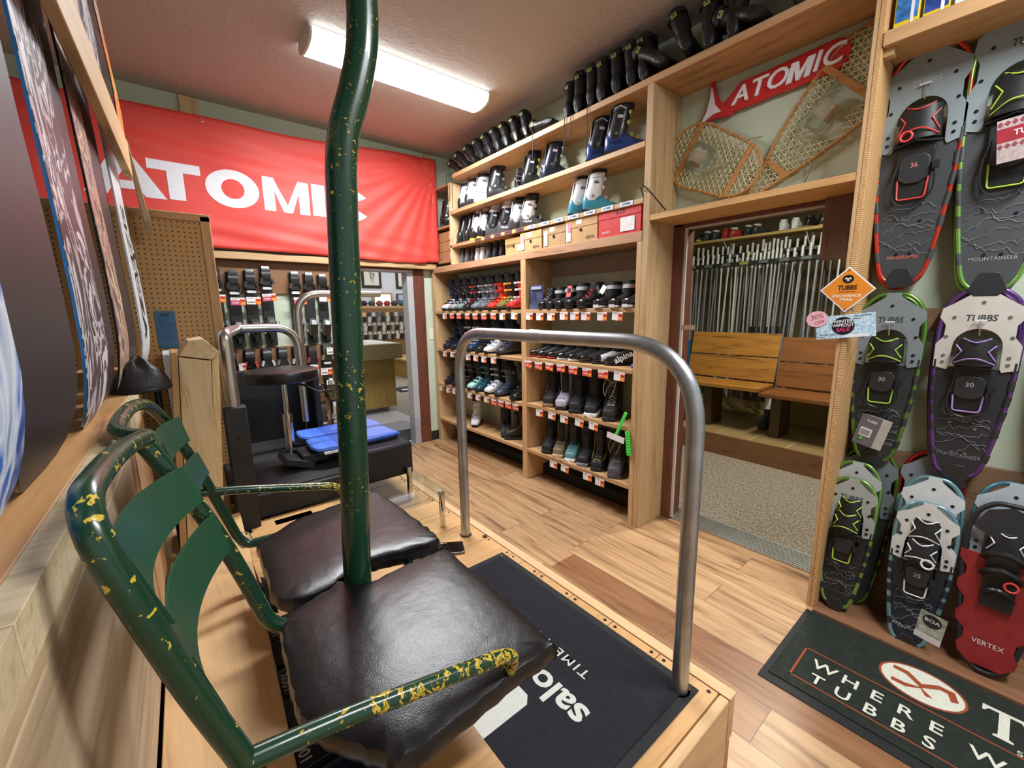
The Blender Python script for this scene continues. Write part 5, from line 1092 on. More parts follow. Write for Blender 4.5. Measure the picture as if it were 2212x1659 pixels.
# ================================================================ NICHE: SIGN AND OLD SNOWSHOES
def on_wall(y, z, x=XW - .012): return frame((x, y, z), (0, -1, 0), (0, 0, 1))
REDP = pm('C42A2C', .25, var=.04, coat=.4); WHT = pm('ECEAF0', .3, var=.01)
sg = thing('brand_sign', 'raised red and white plastic ATOMIC sign on the niche wall', 'sign')
rot = math.radians(14.5)
A = on_wall(1.0, 2.702) @ Matrix.Rotation(.042, 4, 'Z')
def out_text(m, t, size, xf, off, d0, d1, **k):
    """lettering extruded between two depths"""
    vs, fs = text_geo(t, off, k.get('space', 1.)); sx, sh = k.get('sx', 1.), k.get('shear', 0.)
    T = xf @ Matrix(((size * sx, size * sh, 0, 0), (0, size, 0, 0), (0, 0, 1, 0), (0, 0, 0, 1)))
    n = len(vs); V = [(x, y, d1) for x, y in vs] + [(x, y, d0) for x, y in vs]; cnt = {}
    for f in fs:
        for a, b in zip(f, f[1:] + f[:1]): cnt[(a, b)] = 1
    F = list(fs) + [(b, a, a + n, b + n) for (a, b) in cnt if (b, a) not in cnt]
    m.add(V, F, T)
bk = MB(); bar = []
for i in range(13):
    a = -PI / 2 + PI * i / 12; bar.append((.232 + .066 * math.cos(a), .072 * math.sin(a) + .002))
bar += [(-.10, .070), (-.195, .072), (-.225, .055), (-.30, -.005), (-.30, -.060), (-.225, -.072), (-.17, -.068), (-.15, -.074), (0, -.068), (.03, -.074)]
bk.prism(bar, 0, .022, xf=A, plane='xy')
bk.prism([(-.372, .158), (-.358, .158), (-.332, .050), (-.305, .005), (-.245, -.055), (-.240, -.078), (-.26, -.086), (-.335, -.068), (-.375, -.070), (-.462, -.094), (-.468, -.085), (-.41, -.03), (-.385, .03)], 0, .024, xf=A, plane='xy')
bk.build('red_backing', REDP, sg, bevel=.004)
for ch_, u in zip('ATOMIC', (-.193, -.106, -.011, .092, .166, .231)):
    wl = MB()
    if ch_ == 'M':
        q_ = [(-.5, -.5), (-.27, -.5), (-.27, .12), (-.07, -.5), (.07, -.5), (.27, .12), (.27, -.5), (.5, -.5), (.5, .5), (.20, .5), (0, -.10), (-.20, .5), (-.5, .5)]
        wl.prism([(u + x * .104 + y_ * .026, -.003 + y_ * .088) for x, y_ in q_], .018, .034, xf=A, plane='xy').build('white_letter', WHT, sg); continue
    out_text(wl, ch_, .122, A @ Matrix.Translation((u, -.002, 0)), .010, .018, .034, sx=1.08, shear=.28); wl.build('white_letter', WHT, sg)
MB().prism([(-.365, .105), (-.358, .102), (-.342, .005), (-.305, -.045), (-.352, -.045), (-.430, -.078), (-.390, -.02), (-.372, .04)], .018, .034, xf=A, plane='xy').build('white_star', WHT, sg)

RAWH = pm('DDD0A2', .6, var=.2, scale=60); ASH = wood('C08A4E', '8E5E2E', 'y', 1.5, .4, knots=False); LEA = pm('A39C84', .8, var=.25, scale=20, bump=.3)
def inside(p, poly):
    c = False; n = len(poly)
    for i in range(n):
        (x0, y0), (x1, y1) = poly[i], poly[(i + 1) % n]
        if (y0 > p[1]) != (y1 > p[1]) and p[0] < (x1 - x0) * (p[1] - y0) / (y1 - y0) + x0: c = not c
    return c
def old_snowshoe(label, y, z, ang, L, prof, bars, open_, x, seed):
    """u runs along the shoe, v across"""
    t = thing('wooden_snowshoe', label, 'snowshoe', 'old wooden snowshoes in the niche')
    A = on_wall(y, z, x) @ Matrix.Rotation(ang, 4, 'Z'); rnd = random.Random(seed)
    up = spline([(u * L, w, 0) for u, w in prof], 6); dn = [Vector((p.x, -p.y, 0)) for p in reversed(up)][1:-1]; out = up + dn
    poly = [(p.x, p.y) for p in out]
    MB().tube([A @ p for p in out], .0085, 10, closed=True).build('bent_frame', ASH, t)
    W = lambda u: max([abs(p.y) for p in up if abs(p.x - u) < L * .03] + [.01])
    for b in bars: MB().ob(A @ Vector((b * L, 0, .002)), (.03, 2 * W(b * L) - .008, .010), rot=A.to_euler()).build('crossbar', ASH, t)
    m = MB(); sp = .027
    for k, an in enumerate((0.35, PI / 3 + .35, 2 * PI / 3 + .35)):
        d = Vector((math.cos(an), math.sin(an))); nrm = Vector((-d.y, d.x))
        for q in range(-50, 51):
            pts = []; o_ = nrm * (q * sp)
            steps = int(L / .008)
            for s_ in range(-steps, steps + 1):
                p = (o_.x + d.x * s_ * .008, o_.y + d.y * s_ * .008)
                ok_ = inside(p, poly) and not (open_[0] * L < p[0] < open_[1] * L and abs(p[1]) < open_[2])
                if ok_: pts.append(p)
                elif len(pts) > 1:
                    m.tube([A @ Vector((pts[0][0], pts[0][1], .003 * (k - 1))), A @ Vector((pts[-1][0], pts[-1][1], .003 * (k - 1)))], .0026, 4, caps=False); pts = []
                else: pts = []
            if len(pts) > 1: m.tube([A @ Vector((pts[0][0], pts[0][1], .003 * (k - 1))), A @ Vector((pts[-1][0], pts[-1][1], .003 * (k - 1)))], .0026, 4, caps=False)
    m.build('rawhide_webbing', RAWH, t)
    m = MB()
    for i in range(0, len(out), 3):
        p = out[i]; m.tube([A @ (p + Vector((.007 * math.cos(a), .0105 * math.sin(a), .0105 * math.cos(a)))) for a in [2 * PI * j / 8 for j in range(8)]], .0016, 4, closed=True)
    m.build('lashing', RAWH, t)
    m = MB(); c = (open_[0] + open_[1]) / 2 * L
    m.loft([[A @ Vector((c - .045, v, .012 + h)) for v, h in ((-.05, 0), (-.03, .030), (.03, .030), (.05, 0), (.044, -.002), (-.044, -.002))], [A @ Vector((c + .03, v, .012 + h)) for v, h in ((-.055, 0), (-.03, .038), (.03, .038), (.055, 0), (.048, -.002), (-.048, -.002))]])
    m.tube([A @ p for p in spline([(c, -.05, .02), (c - .06, -.075, .03), (c - .13, -.03, .02), (c - .12, .05, .02), (c - .05, .06, .03)], 5)], .0045, 6)
    m.build('leather_binding', LEA, t)
    m = MB().tube([A @ p for p in spline([(c - .05, .05, .03), (c - .14, .02, .02), (c - .22, -.05, .015), (c - .2, -.13, .012), (c - .30, -.19, .005)], 5)], .0035, 5)
    m.build('loose_strap', LEA, t)
    return t
old_snowshoe('smaller oval wooden snowshoe with rawhide webbing, left in the niche', 1.335, 2.375, math.radians(150), .60, [(-.5, .012), (-.485, .05), (-.42, .105), (-.28, .145), (-.05, .16), (.2, .175), (.38, .150), (.47, .09), (.497, .04), (.5, .008)], (-.30, .30), (.02, .28, .075), XW - .05, 2)
old_snowshoe('larger teardrop wooden snowshoe behind the oval one, round head upper right', .805, 2.435, math.radians(44), .84, [(-.52, .006), (-.45, .03), (-.30, .075), (-.10, .130), (.12, .168), (.30, .178), (.42, .150), (.48, .09), (.5, .04), (.503, .006)], (-.30, .20), (-.06, .185, .080), XW - .028, 5)

# ================================================================ SNOWSHOES IN THE BAY
def aluminium(c): return pm(c, .3, .75, var=.06, scale=12)
def contour(m, xf, w, v0, v1, seed):
    """printed ridge lines across the deck"""
    r = random.Random(seed)
    for k in range(7):
        P = []; b = v0 + (v1 - v0) * k / 6; am = .022 * (1 - .1 * k)
        for i in range(17):
            u = -w + 2 * w * i / 16; P.append(xf @ Vector((u, b + am * math.sin(u * 26 + k * 1.7 + seed) + .010 * r.uniform(-1, 1) + am * .5 * math.sin(u * 61 + k), .0062)))
        m.tube(P, .0009, 4)
def deck_outline(L, W):
    return [(0, L), (W * .22, L * .992), (W * .42, L * .93), (W * .5, L * .83), (W * .505, L * .70), (W * .485, L * .5), (W * .42, L * .3), (W * .35, L * .15), (W * .27, L * .05), (W * .12, L * .008), (0, 0)]
def snowshoe(xf, L, W, frm, plate, deck, acc, label, group, text='TUBBS', tail=None, tag_=None, num=None, simple=False, tcol='3E4448', lines=True, boa=False):
    t = thing('snowshoe', label, 'snowshoe', group)
    o = deck_outline(L, W); right = spline([(x, y, 0) for x, y in o], 5); left = [Vector((-p.x, p.y, 0)) for p in reversed(right)][1:-1]; loop = right + left
    T = lambda u, v, n=0.: xf @ Vector((u, v, n))
    MB().tube([xf @ p for p in loop], .0085, 12, closed=True).build('tube_frame', aluminium(frm), t)
    hw = lambda v: max([p.x for p in right if abs(p.y - v) < L * .035] + [.01])
    # deck
    vs = [L * q for q in (.012, .05, .12, .2, .3, .4, .5, .58, .64)]
    poly = [(hw(v) - .004, v) for v in vs] + [(.33 * W, .655 * L), (.31 * W, .60 * L), (-.31 * W, .60 * L), (-.33 * W, .655 * L)] + [(-(hw(v) - .004), v) for v in reversed(vs)]
    MB().prism(poly, -.001, .003, xf=xf, plane='xy').build('deck', pm(deck, .5, var=.06), t)
    # dark wraps where the deck is clipped round the tube
    for v in (.13, .27, .36, .44, .52, .61):
        for s in (1, -1):
            h = .026 if v > .3 else .022
            MB().tube([T(s * (hw((v - h) * L) - .002), (v - h) * L), T(s * (hw((v + h) * L) - .002), (v + h) * L)], .0105, 10).build('frame_clip', pm(deck, .45), t)
    # front plate with its horseshoe opening
    outer = [(hw(v * L) + .004 if q else hw(v * L) - .018, v * L) for v, q in ((.60, 1), (.66, 1), (.72, 1), (.76, 0), (.82, 0), (.86, 1), (.905, 1), (.93, 0))] + [(W * .12, L * .985), (W * .1, L * 1.008)]
    arch = []
    aw, ac, ar = W * .305, L * .71, W * .305
    for i in range(13):
        a = PI * i / 12; arch.append((-math.cos(a) * aw, ac + math.sin(a) * ar * 1.05))
    poly = [(x, y) for x, y in outer] + [(-x, y) for x, y in reversed(outer)] + [(-W * .34, L * .585), (-aw - .002, L * .60)] + arch + [(aw + .002, L * .60), (W * .34, L * .585)]
    MB().prism(poly, .005, .0095, xf=xf, plane='xy').build('front_plate', pm(plate, .45, var=.04), t)
    m = MB()
    for u, v in ((0, .935), (.33, .86), (-.33, .86), (.40, .76), (-.40, .76), (.40, .66), (-.40, .66), (.40, .625), (-.40, .625), (.22, .50), (-.22, .47), (.15, .28), (-.18, .30), (.08, .14), (-.09, .14)):
        MB().cyl(T(u * W, v * L, .008 if v > .6 else .002), T(u * W, v * L, .0125 if v > .6 else .006), .0062, 10).build('rivet', pm('2A2D30' if plate != 'C9C4BC' else '8A8A88', .3, .6), t)
    if text: MB().text(text, .036, xf @ Matrix.Translation((0, L * .855, .0096)), .0006, .022, .86, shear=.12).build('plate_lettering', pm(tcol, .5), t)
    # tail plate
    MB().prism([(-W * .20, .012), (-W * .10, L * .075), (W * .10, L * .075), (W * .20, .012), (W * .12, -.012), (-W * .12, -.012)], .003, .012, xf=xf, plane='xy').build('tail_plate', pm('2A2C2F', .4), t, bevel=.002)
    if tail: MB().text(tail[0], .021, xf @ Matrix.Translation((0, L * .125, .0035)), .0006, .004, .85, space=1.1).build('tail_lettering', pm(tail[1], .5), t)
    if lines:
        m = MB(); contour(m, xf, hw(L * .25) - .018, L * .16, L * .34, len(label)); m.build('printed_ridges', pm('8A8F94', .6), t)
    # binding
    BK = pm('161719', .5, var=.2)
    m = MB(); n = 16
    def arcsec(v, r, h, th): return [T(r * math.cos(PI + PI * i / (n - 1)) * -1, v, .012 + h * math.sin(PI * i / (n - 1))) for i in range(n)] + [T((r - th) * math.cos(PI - PI * i / (n - 1)) * 1, v, .010 + (h - th) * math.sin(PI * i / (n - 1))) for i in range(n)]
    def cup(v0, v1, r0, r1, h0, h1):
        def sec(v, r, h):
            o_ = [T(-r * math.cos(PI * i / (n - 1)), v, .010 + h * math.sin(PI * i / (n - 1)) ** .7) for i in range(n)]
            i_ = [T((r - .006) * math.cos(PI * i / (n - 1)), v, .008 + (h - .006) * math.sin(PI * i / (n - 1)) ** .7) for i in range(n)]
            return o_ + i_
        m.loft([sec(v0, r0, h0), sec((v0 + v1) / 2, (r0 + r1) / 2 + .002, (h0 + h1) / 2 + .004), sec(v1, r1, h1)])
    cup(L * .615, L * .75, W * .27, W * .24, .058, .045)
    m.ob(T(0, L * .56, .02), (W * .46, L * .16, .018), rot=xf.to_euler())
    m.ob(T(0, L * .44, .018), (W * .42, L * .12, .016), rot=xf.to_euler())
    m.build('binding_harness', BK, t, bevel=.002)
    m = MB().tube([xf @ p for p in spline([(W * .2, L * .52, .03), (W * .27, L * .45, .04), (W * .22, L * .38, .035), (0, L * .345, .03), (-W * .2, L * .37, .035), (-W * .25, L * .45, .04), (-W * .2, L * .53, .03)], 5)], .0045, 6, flat=.6)
    m.tube([T(-W * .30, L * .60, .03), T(0, L * .612, .062), T(W * .30, L * .60, .03)], .005, 6); m.ob(T(W * .27, L * .50, .045), (.02, .03, .014), rot=xf.to_euler())
    m.build('straps', pm('1B1C1E', .45), t)
    ac_ = MB()
    ac_.tube([xf @ p for p in spline([(-W * .17, L * .755, .040), (0, L * .735, .062), (W * .17, L * .755, .040)], 4)], .0028, 6)
    ac_.tube([xf @ p for p in spline([(-W * .25, L * .625, .045), (-W * .1, L * .65, .073), (0, L * .655, .076), (W * .1, L * .65, .073), (W * .25, L * .625, .045)], 4)], .0028, 6)
    ac_.tube([T(-W * .24, L * .72, .045), T(-W * .16, L * .69, .062), T(-W * .25, L * .645, .045)], .0028, 6); ac_.tube([T(W * .24, L * .72, .045), T(W * .16, L * .69, .062), T(W * .25, L * .645, .045)], .0028, 6)
    if boa:
        c = T(-W * .12 if not simple else W * .14, L * .63, .078); ax = (xf.to_3x3() @ Vector((0, 0, 1))).normalized()
        ac_.tube([c + xf.to_3x3() @ Vector((.019 * math.cos(a), .019 * math.sin(a), 0)) for a in [2 * PI * i / 16 for i in range(16)]], .004, 8, closed=True)
    ac_.build('accent_piping', pm(acc, .4), t)
    MB().tube(fillet([T(-W * .19, L * .46, .03), T(-W * .17, L * .375, .034), T(W * .17, L * .375, .034), T(W * .19, L * .46, .03)], .012, 4), .0032, 8).build('heel_lifter', pm(acc, .35), t)
    m = MB().prism([(-W * .19, L * .46), (-W * .19, L * .54), (-W * .12, L * .56), (W * .12, L * .56), (W * .19, L * .54), (W * .19, L * .46), (W * .08, L * .44), (-W * .08, L * .44)], .029, .036, xf=xf, plane='xy')
    m.build('heel_pad', pm('26282B', .5), t, bevel=.003)
    if num: MB().text(num, .026, xf @ Matrix.Translation((0, L * .515, .0362)), .0006, .01).build('size_number', pm('A8A8AC' if acc != 'E0484A' else 'C87A70', .5), t)
    return t
def shoe_xf(y, z0, x, lean=.0, tw=.0):
    """tail point at (x, y, z0), standing up, facing -x, leaning back towards the wall"""
    return frame((x, y, z0), (math.sin(tw) * .0, -1, math.sin(tw)), (math.sin(lean), math.sin(tw), math.cos(lean)))
LIME, ORNG, PURP, LBLU = '8CC46A', 'DA4A38', '74509A', '86B4C4'
g = 'snowshoes hanging in the bay'
def hung(y, z0, L, W, *a, **k):
    back = frame((XW - .045, y + .012, z0 - .012), (0, -1, .02), (0, .02, 1)); front = frame((XW - .105, y, z0), (0, -1, .0), (0, .0, 1))
    snowshoe(front, L, W, *a, **k)
    o = deck_outline(L, W); r = spline([(x, yy, 0) for x, yy in o], 4); lp = r + [Vector((-p.x, p.y, 0)) for p in reversed(r)][1:-1]
    t = thing('snowshoe', k.get('label2'), 'snowshoe', g) if k.get('label2') else None
    return back, lp
def pair(y, z0, L, W, frm, plate, deck, acc, label, label2, **k):
    fx = frame((XW - .105, y, z0), (0, -1, 0), (0, 0, 1)); bx = frame((XW - .055, y + .012, z0 - .012), (0, -1, 0), (0, 0, 1))
    snowshoe(fx, L, W, frm, plate, deck, acc, label, g, **k)
    t = thing('snowshoe', label2, 'snowshoe', g)
    r = spline([(x, v, 0) for x, v in deck_outline(L, W)], 4); lp = r + [Vector((-p.x, p.y, 0)) for p in reversed(r)][1:-1]
    MB().tube([bx @ p for p in lp], .0085, 10, closed=True).build('tube_frame', aluminium(frm), t)
    MB().prism([(p.x * .95, p.y * .99 + .004) for p in lp if p.y < L * .6 + .01], -.001, .003, xf=bx, plane='xy').build('deck', pm(deck, .5), t)
    pk = thing('peg_hook', f'white-tipped wire hook holding the {label.split(",")[0]}', 'hook', 'wire hooks in the snowshoe bay')
    h = z0 + L * .845
    MB().ob((XW - .128, y, h), (.004, .036, .005)).build('hook_tip', WHT, pk); MB().tube([(XW - .128, y, h), (XW - .125, y - .002, h - .06), (XW - .03, y - .002, h - .058)], .0022, 6).build('hook_wire', CHROME, pk)
pair(.405, 1.605, .97, .258, ORNG, '8A979C', '3D4145', 'E0484A', 'orange-red framed snowshoe, top left of the bay', 'second orange-red snowshoe hanging behind the first', tail=('PANORAMIC', 'D87A68'), num='36', tcol='A8B4B8', boa=True)
pair(.135, 1.560, 1.07, .275, LIME, '8E9CA0', '44484C', 'B4E04A', 'tall lime-framed snowshoe, top right of the bay', 'second tall lime snowshoe hanging behind the first', tail=('MOUNTAINEER', '9EA4A8'), num=None)
pair(.415, .765, .80, .232, '6E9E4A', '7E888C', '2F3336', 'A8D84A', 'green-framed snowshoe with a hang card, middle row left', 'second green snowshoe hanging behind the middle-row one', tail=('MOUNTAINEER', '8A9094'), num='30')
pair(.135, .770, .805, .232, PURP, 'C9C4BC', '2B2D31', 'A98BD0', 'purple-framed snowshoe with pale plate, middle row', 'second purple snowshoe hanging behind the first', tail=('MOUNTAINEER', '8A8A94'), num='30')
pair(-.175, .80, .80, .232, 'C8303A', '8A979C', '2A2C30', 'E0484A', 'red-framed snowshoe cut by the photo\'s right edge, middle row', 'second red snowshoe hanging behind it, at the edge')
g2 = 'snowshoes leaning at the foot of the bay'
def leaning(y, x, z0, L, W, lean, *a, **k): snowshoe(shoe_xf(y, z0, x, lean, k.pop('tw', 0)), L, W, *a, **k)
leaning(.425, 2.555, .02, .80, .215, .10, '5E8E44', '6E787C', '2A2D30', '8EC04A', 'green snowshoe standing behind the lime one, bottom left', g2, text=None, lines=False)
leaning(.455, 2.435, .03, .655, .190, .13, '86B85E', 'A4A8A4', '25282A', 'B4E04A', 'lime snowshoe with horseshoe plate, bottom left of the bay', g2, tail=('MOUNTAINEER', '5A5E62'))
leaning(.455, 2.470, .05, .71, .190, .12, '7CAE58', 'B0B8B8', '2A2D30', 'B4E04A', 'lime snowshoe directly behind the front one, bottom left', g2, text=None, lines=False)
leaning(.205, 2.565, .02, .83, .205, .10, 'B8302E', '7E888C', '2A2C2F', 'C8484A', 'red-framed snowshoe standing behind the pale blue pair', g2, text=None, lines=False)
leaning(.185, 2.425, .0, .655, .195, .13, LBLU, 'C8C8C4', '1F2630', 'D8DADC', 'pale blue snowshoe with white plate and info card, bottom of the bay', g2, tail=('PANORAMIC', 'C8CCD0'), boa=True, simple=True, num='25')
leaning(.185, 2.465, .03, .735, .195, .12, '86BCCC', 'C8D0D2', '20262E', 'D8DADC', 'pale blue snowshoe directly behind the white-plated one', g2, text=None, lines=False)
leaning(-.045, 2.475, .03, .775, .205, .12, '5A96B0', 'A8B4BC', '1E2226', 'D8DADC', 'blue-framed snowshoe standing behind the red plastic one', g2, text=None, lines=False)
# red plastic-decked snowshoe
t = thing('snowshoe', 'red plastic snowshoe with black frame, bottom right of the bay', 'snowshoe', g2); L = .70; W = .215; xf = shoe_xf(-.045, .03, 2.425, .13)
r = spline([(x, v, 0) for x, v in deck_outline(L, W)], 5); lp = r + [Vector((-p.x, p.y, 0)) for p in reversed(r)][1:-1]
MB().tube([xf @ p for p in lp], .010, 12, closed=True).build('tube_frame', pm('1C1D20', .5), t)
hwf = lambda v: max([p.x for p in r if abs(p.y - v) < L * .035] + [.01])
pl_ = []
for i in range(15):
    v = .03 * L + i * L * .047; pl_.append((hwf(v) + (.010 if i % 4 in (1, 2) else -.012), v))
MB().prism(pl_ + [(-a, b) for a, b in reversed(pl_)], .002, .010, xf=xf, plane='xy').build('plastic_deck', pm('8A2426', .4, var=.12), t, bevel=.002)
MB().prism([(W * .45, L * .84), (W * .3, L * .95), (0, L * .99), (-W * .3, L * .95), (-W * .45, L * .84), (-W * .2, L * .80), (W * .2, L * .80)], .002, .010, xf=xf, plane='xy').build('front_panel', pm('2A2C30', .4), t)
m = MB()
for v, w_, h in ((.72, .26, .06), (.62, .24, .05), (.5, .18, .04)): m.tube([xf @ p for p in spline([(-W * w_, L * (v - .04), .01), (-W * w_ * .7, L * v, h), (0, L * (v + .02), h + .012), (W * w_ * .7, L * v, h), (W * w_, L * (v - .04), .01)], 4)], .011, 8)
m.ob(xf @ Vector((0, L * .55, .02)), (W * .42, L * .3, .018), rot=xf.to_euler()); m.build('binding_harness', pm('17181A', .4), t)
m = MB().tube([xf @ Vector((.018 * math.cos(a) + .03, L * .56 + .018 * math.sin(a), .055)) for a in [2 * PI * i / 16 for i in range(16)]], .004, 8, closed=True); m.build('dial_ring', pm('C83A3E', .4), t)
MB().text('VERTEX', .028, xf @ Matrix.Translation((0, L * .17, .0102)), .0006, .006, .9).build('deck_lettering', pm('D8C8C8', .5), t)
# hang cards
t = thing('hang_card', 'grey hang cards with barcode on the green middle-row snowshoe', 'card'); F_ = frame((2.545, .440, .925), (-.12, -1, -.22), (-.03, -.22, 1))
for k in range(4): MB().box(-.040 + k * .011, .040 + k * .011, -.075, .075, -.004 * k - .002, -.004 * k - .0008, xf=F_).build('card_leaf', pm('6E6C70' if k == 0 else 'C4BFB6', .5), t)
MB().box(-.026, .020, -.030, .012, 0, .0008, xf=F_).build('barcode_patch', WHT, t)
m = MB()
for k in range(9): m.box(-.022 + k * .0042, -.020 + k * .0042, -.024, .004, .0008, .0014, xf=F_)
m.build('barcode', pm('202020', .6), t); MB().text('TUBBS', .016, F_ @ Matrix.Translation((.006, .048, 0)), .0008, .02, .9).build('card_lettering', WHT, t)
MB().ob(F_ @ Vector((-.012, -.042, .001)), (.002, .014, .016)).build('green_dot', pm('5AC04A', .5), t)
t = thing('hang_card', 'white card with black round BOA mark on the pale blue snowshoe', 'card'); F_ = frame((2.365, .115, .165), (-.1, -1, -.10), (-.12, -.10, 1))
MB().box(-.042, .042, -.075, .065, -.0008, .0004, xf=F_).build('card', pm('A8AFA0', .4, var=.35, scale=30), t); MB().box(-.042, .042, -.075, -.045, .0004, .0008, xf=F_).build('card_foot', WHT, t)
m = MB().prism([(.030 * math.cos(2 * PI * i / 24), .030 * math.sin(2 * PI * i / 24) + .028) for i in range(24)], .0004, .0012, xf=F_, plane='xy'); m.build('round_mark', pm('161616', .4), t)
MB().text('BOA', .022, F_ @ Matrix.Translation((0, .030, .0012)), .0006, .02, 1.1).build('card_lettering', WHT, t)
m = MB()
for k in range(4): m.box(-.034, .030 - .006 * (k % 2), -.016 - k * .007, -.014 - k * .007, .0004, .0009, xf=F_)
m.build('printed_lines', pm('E4E4DE', .5), t)
t = thing('hang_card', 'red and white patterned TUBBS card on the tall lime snowshoe', 'card'); F_ = frame((2.50, .108, 2.115), (0, -1, .10), (-.12, .10, 1))
MB().box(-.062, .062, -.075, .075, -.001, .0004, xf=F_).build('card', pm('B9A8A6', .45, var=.2, scale=60), t); MB().box(-.062, .062, -.004, .044, .0004, .0009, xf=F_).build('red_band', pm('9E2A38', .45), t)
m = MB()
for r_ in range(2):
    for k in range(7):
        cx_ = -.054 + k * .018; cy_ = (.060 if r_ == 0 else -.018)
        m.prism([(cx_ - .008, cy_), (cx_, cy_ + .010), (cx_ + .008, cy_), (cx_, cy_ - .010)], .0005, .001, xf=F_, plane='xy')
m.build('diamond_pattern', pm('8E4450', .5), t); MB().text('TUBBS', .027, F_ @ Matrix.Translation((.016, .021, .0009)), .0006, .02, .95).build('card_lettering', pm('E8E0E0', .4), t)
# ================================================================ SIGNS ON THE POST
xs = XF - .012
t = thing('diamond_sign', 'orange diamond snowshoe trail sign nailed to the rough post', 'sign')
F_ = frame((xs, .543, 1.588), (0, -1, 0), (0, 0, 1))
MB().prism([(0, .100), (.101, 0), (0, -.100), (-.101, 0)], 0, .002, xf=F_, plane='xy').build('white_border', WHT, t)
MB().prism([(0, .092), (.093, 0), (0, -.092), (-.093, 0)], .002, .0028, xf=F_, plane='xy').build('orange_face', pm('E38A2A', .4, var=.02), t)
MB().prism([(.0205 * math.cos(2 * PI * i / 28), .0185 * math.sin(2 * PI * i / 28) + .046) for i in range(28)], .0028, .0034, xf=F_, plane='xy').build('round_emblem', pm('17140F', .4), t)
m = MB().prism([(-.013, .044), (-.008, .053), (0, .048), (.008, .053), (.013, .044), (.007, .046), (0, .041), (-.007, .046)], .0034, .0040, xf=F_, plane='xy'); m.prism([(-.007, .036), (0, .042), (.007, .036), (.003, .036), (0, .0385), (-.003, .036)], .0034, .004, xf=F_, plane='xy'); m.build('emblem_mark', pm('EDE4D8', .4), t)
m = MB().text('TUBBS', .028, F_ @ Matrix.Translation((0, .008, .0028)), .0006, .03, .85, .08); m.text('SNOWSHOES', .008, F_ @ Matrix.Translation((0, -.010, .0028)), .0006, .01, 1., space=1.3); m.build('black_lettering', pm('2A1A10', .5), t)
m = MB().text('SNOWSHOE', .0165, F_ @ Matrix.Translation((0, -.028, .0028)), .0006, .03, 1.15, .2); m.text('TRAIL', .0165, F_ @ Matrix.Translation((0, -.044, .0028)), .0006, .03, 1.15, .2); m.build('white_lettering', pm('F2E8DC', .4), t)
for v in (.084, -.086): MB().cyl(F_ @ Vector((0, v, .002)), F_ @ Vector((0, v, .0042)), .003, 8).build('nail', pm('6A5A40', .4, .7), t)
t = thing('sale_sign', 'pale blue WINTER WIPEOUT SALE card on the rough post', 'sign')
F_ = frame((xs - .006, .535, 1.428), (0, -1, .115), (0, .115, 1))
def frost():
    m, nt, b = base('frost_print'); tc = N(nt, 'ShaderNodeTexCoord'); n = N(nt, 'ShaderNodeTexNoise'); n.inputs['Scale'].default_value = 55; n.inputs['Detail'].default_value = 6; n.inputs['Distortion'].default_value = 3; nt.links.new(tc.outputs['Object'], n.inputs[0])
    r = N(nt, 'ShaderNodeValToRGB'); r.color_ramp.elements[0].position = .42; r.color_ramp.elements[1].position = .6; r.color_ramp.elements[0].color = (*lin(hx('8FC0DC')), 1); r.color_ramp.elements[1].color = (*lin(hx('E4EEF4')), 1); nt.links.new(n.outputs[0], r.inputs[0]); nt.links.new(r.outputs[0], b.inputs['Base Color']); return m
MB().box(-.108, .108, -.054, .050, 0, .0012, xf=F_).build('card', frost(), t)
MB().prism([(.042 * math.cos(2 * PI * i / 32) - .006, .040 * math.sin(2 * PI * i / 32)) for i in range(32)], .0012, .002, xf=F_, plane='xy').build('black_disc', pm('17181C', .4), t)
m = MB().text('WINTER', .0195, F_ @ Matrix.Translation((-.006, .020, .002)), .0006, .02, .95); m.text('WIPEOUT', .0195, F_ @ Matrix.Translation((-.006, .003, .002)), .0006, .02, .92); m.build('white_lettering', WHT, t)
MB().text('SALE', .023, F_ @ Matrix.Translation((-.006, -.017, .002)), .0006, .03, 1.).build('pink_lettering', pm('E0357A', .4), t)
m = MB().text('20% OFF THIS', .010, F_ @ Matrix.Translation((-.068, -.036, .0013)), .0005, .01); m.text('WALL!', .010, F_ @ Matrix.Translation((-.085, -.047, .0013)), .0005, .01); m.text('20% OFF THIS', .010, F_ @ Matrix.Translation((.065, .040, .0013)), .0005, .01); m.text('WALL!', .010, F_ @ Matrix.Translation((.045, .029, .0013)), .0005, .01); m.build('small_lettering', pm('2A3A50', .5), t)
MB().box(.0, .085, -.052, -.040, .0012, .0017, xf=F_).build('white_strip', WHT, t)
t = thing('discount_note', 'pink oval note handwritten 30% OFF beside the sale card', 'note')
F_ = frame((xs - .009, .642, 1.457), (0, -1, .12), (0, .12, 1))
MB().prism([(.043 * math.cos(2 * PI * i / 28), .037 * math.sin(2 * PI * i / 28)) for i in range(28)], 0, .0008, xf=F_, plane='xy').build('pink_oval', pm('E6B4C0', .6, var=.02), t)
m = MB().text('30%', .032, F_ @ Matrix.Translation((.0, .010, .0008)) @ Matrix.Rotation(.15, 4, 'Z'), .0005, -.006, 1., .15); m.text('OFF', .022, F_ @ Matrix.Translation((.010, -.017, .0008)) @ Matrix.Rotation(.15, 4, 'Z'), .0005, -.006, 1., .15); m.build('handwriting', pm('9A3A46', .5), t)

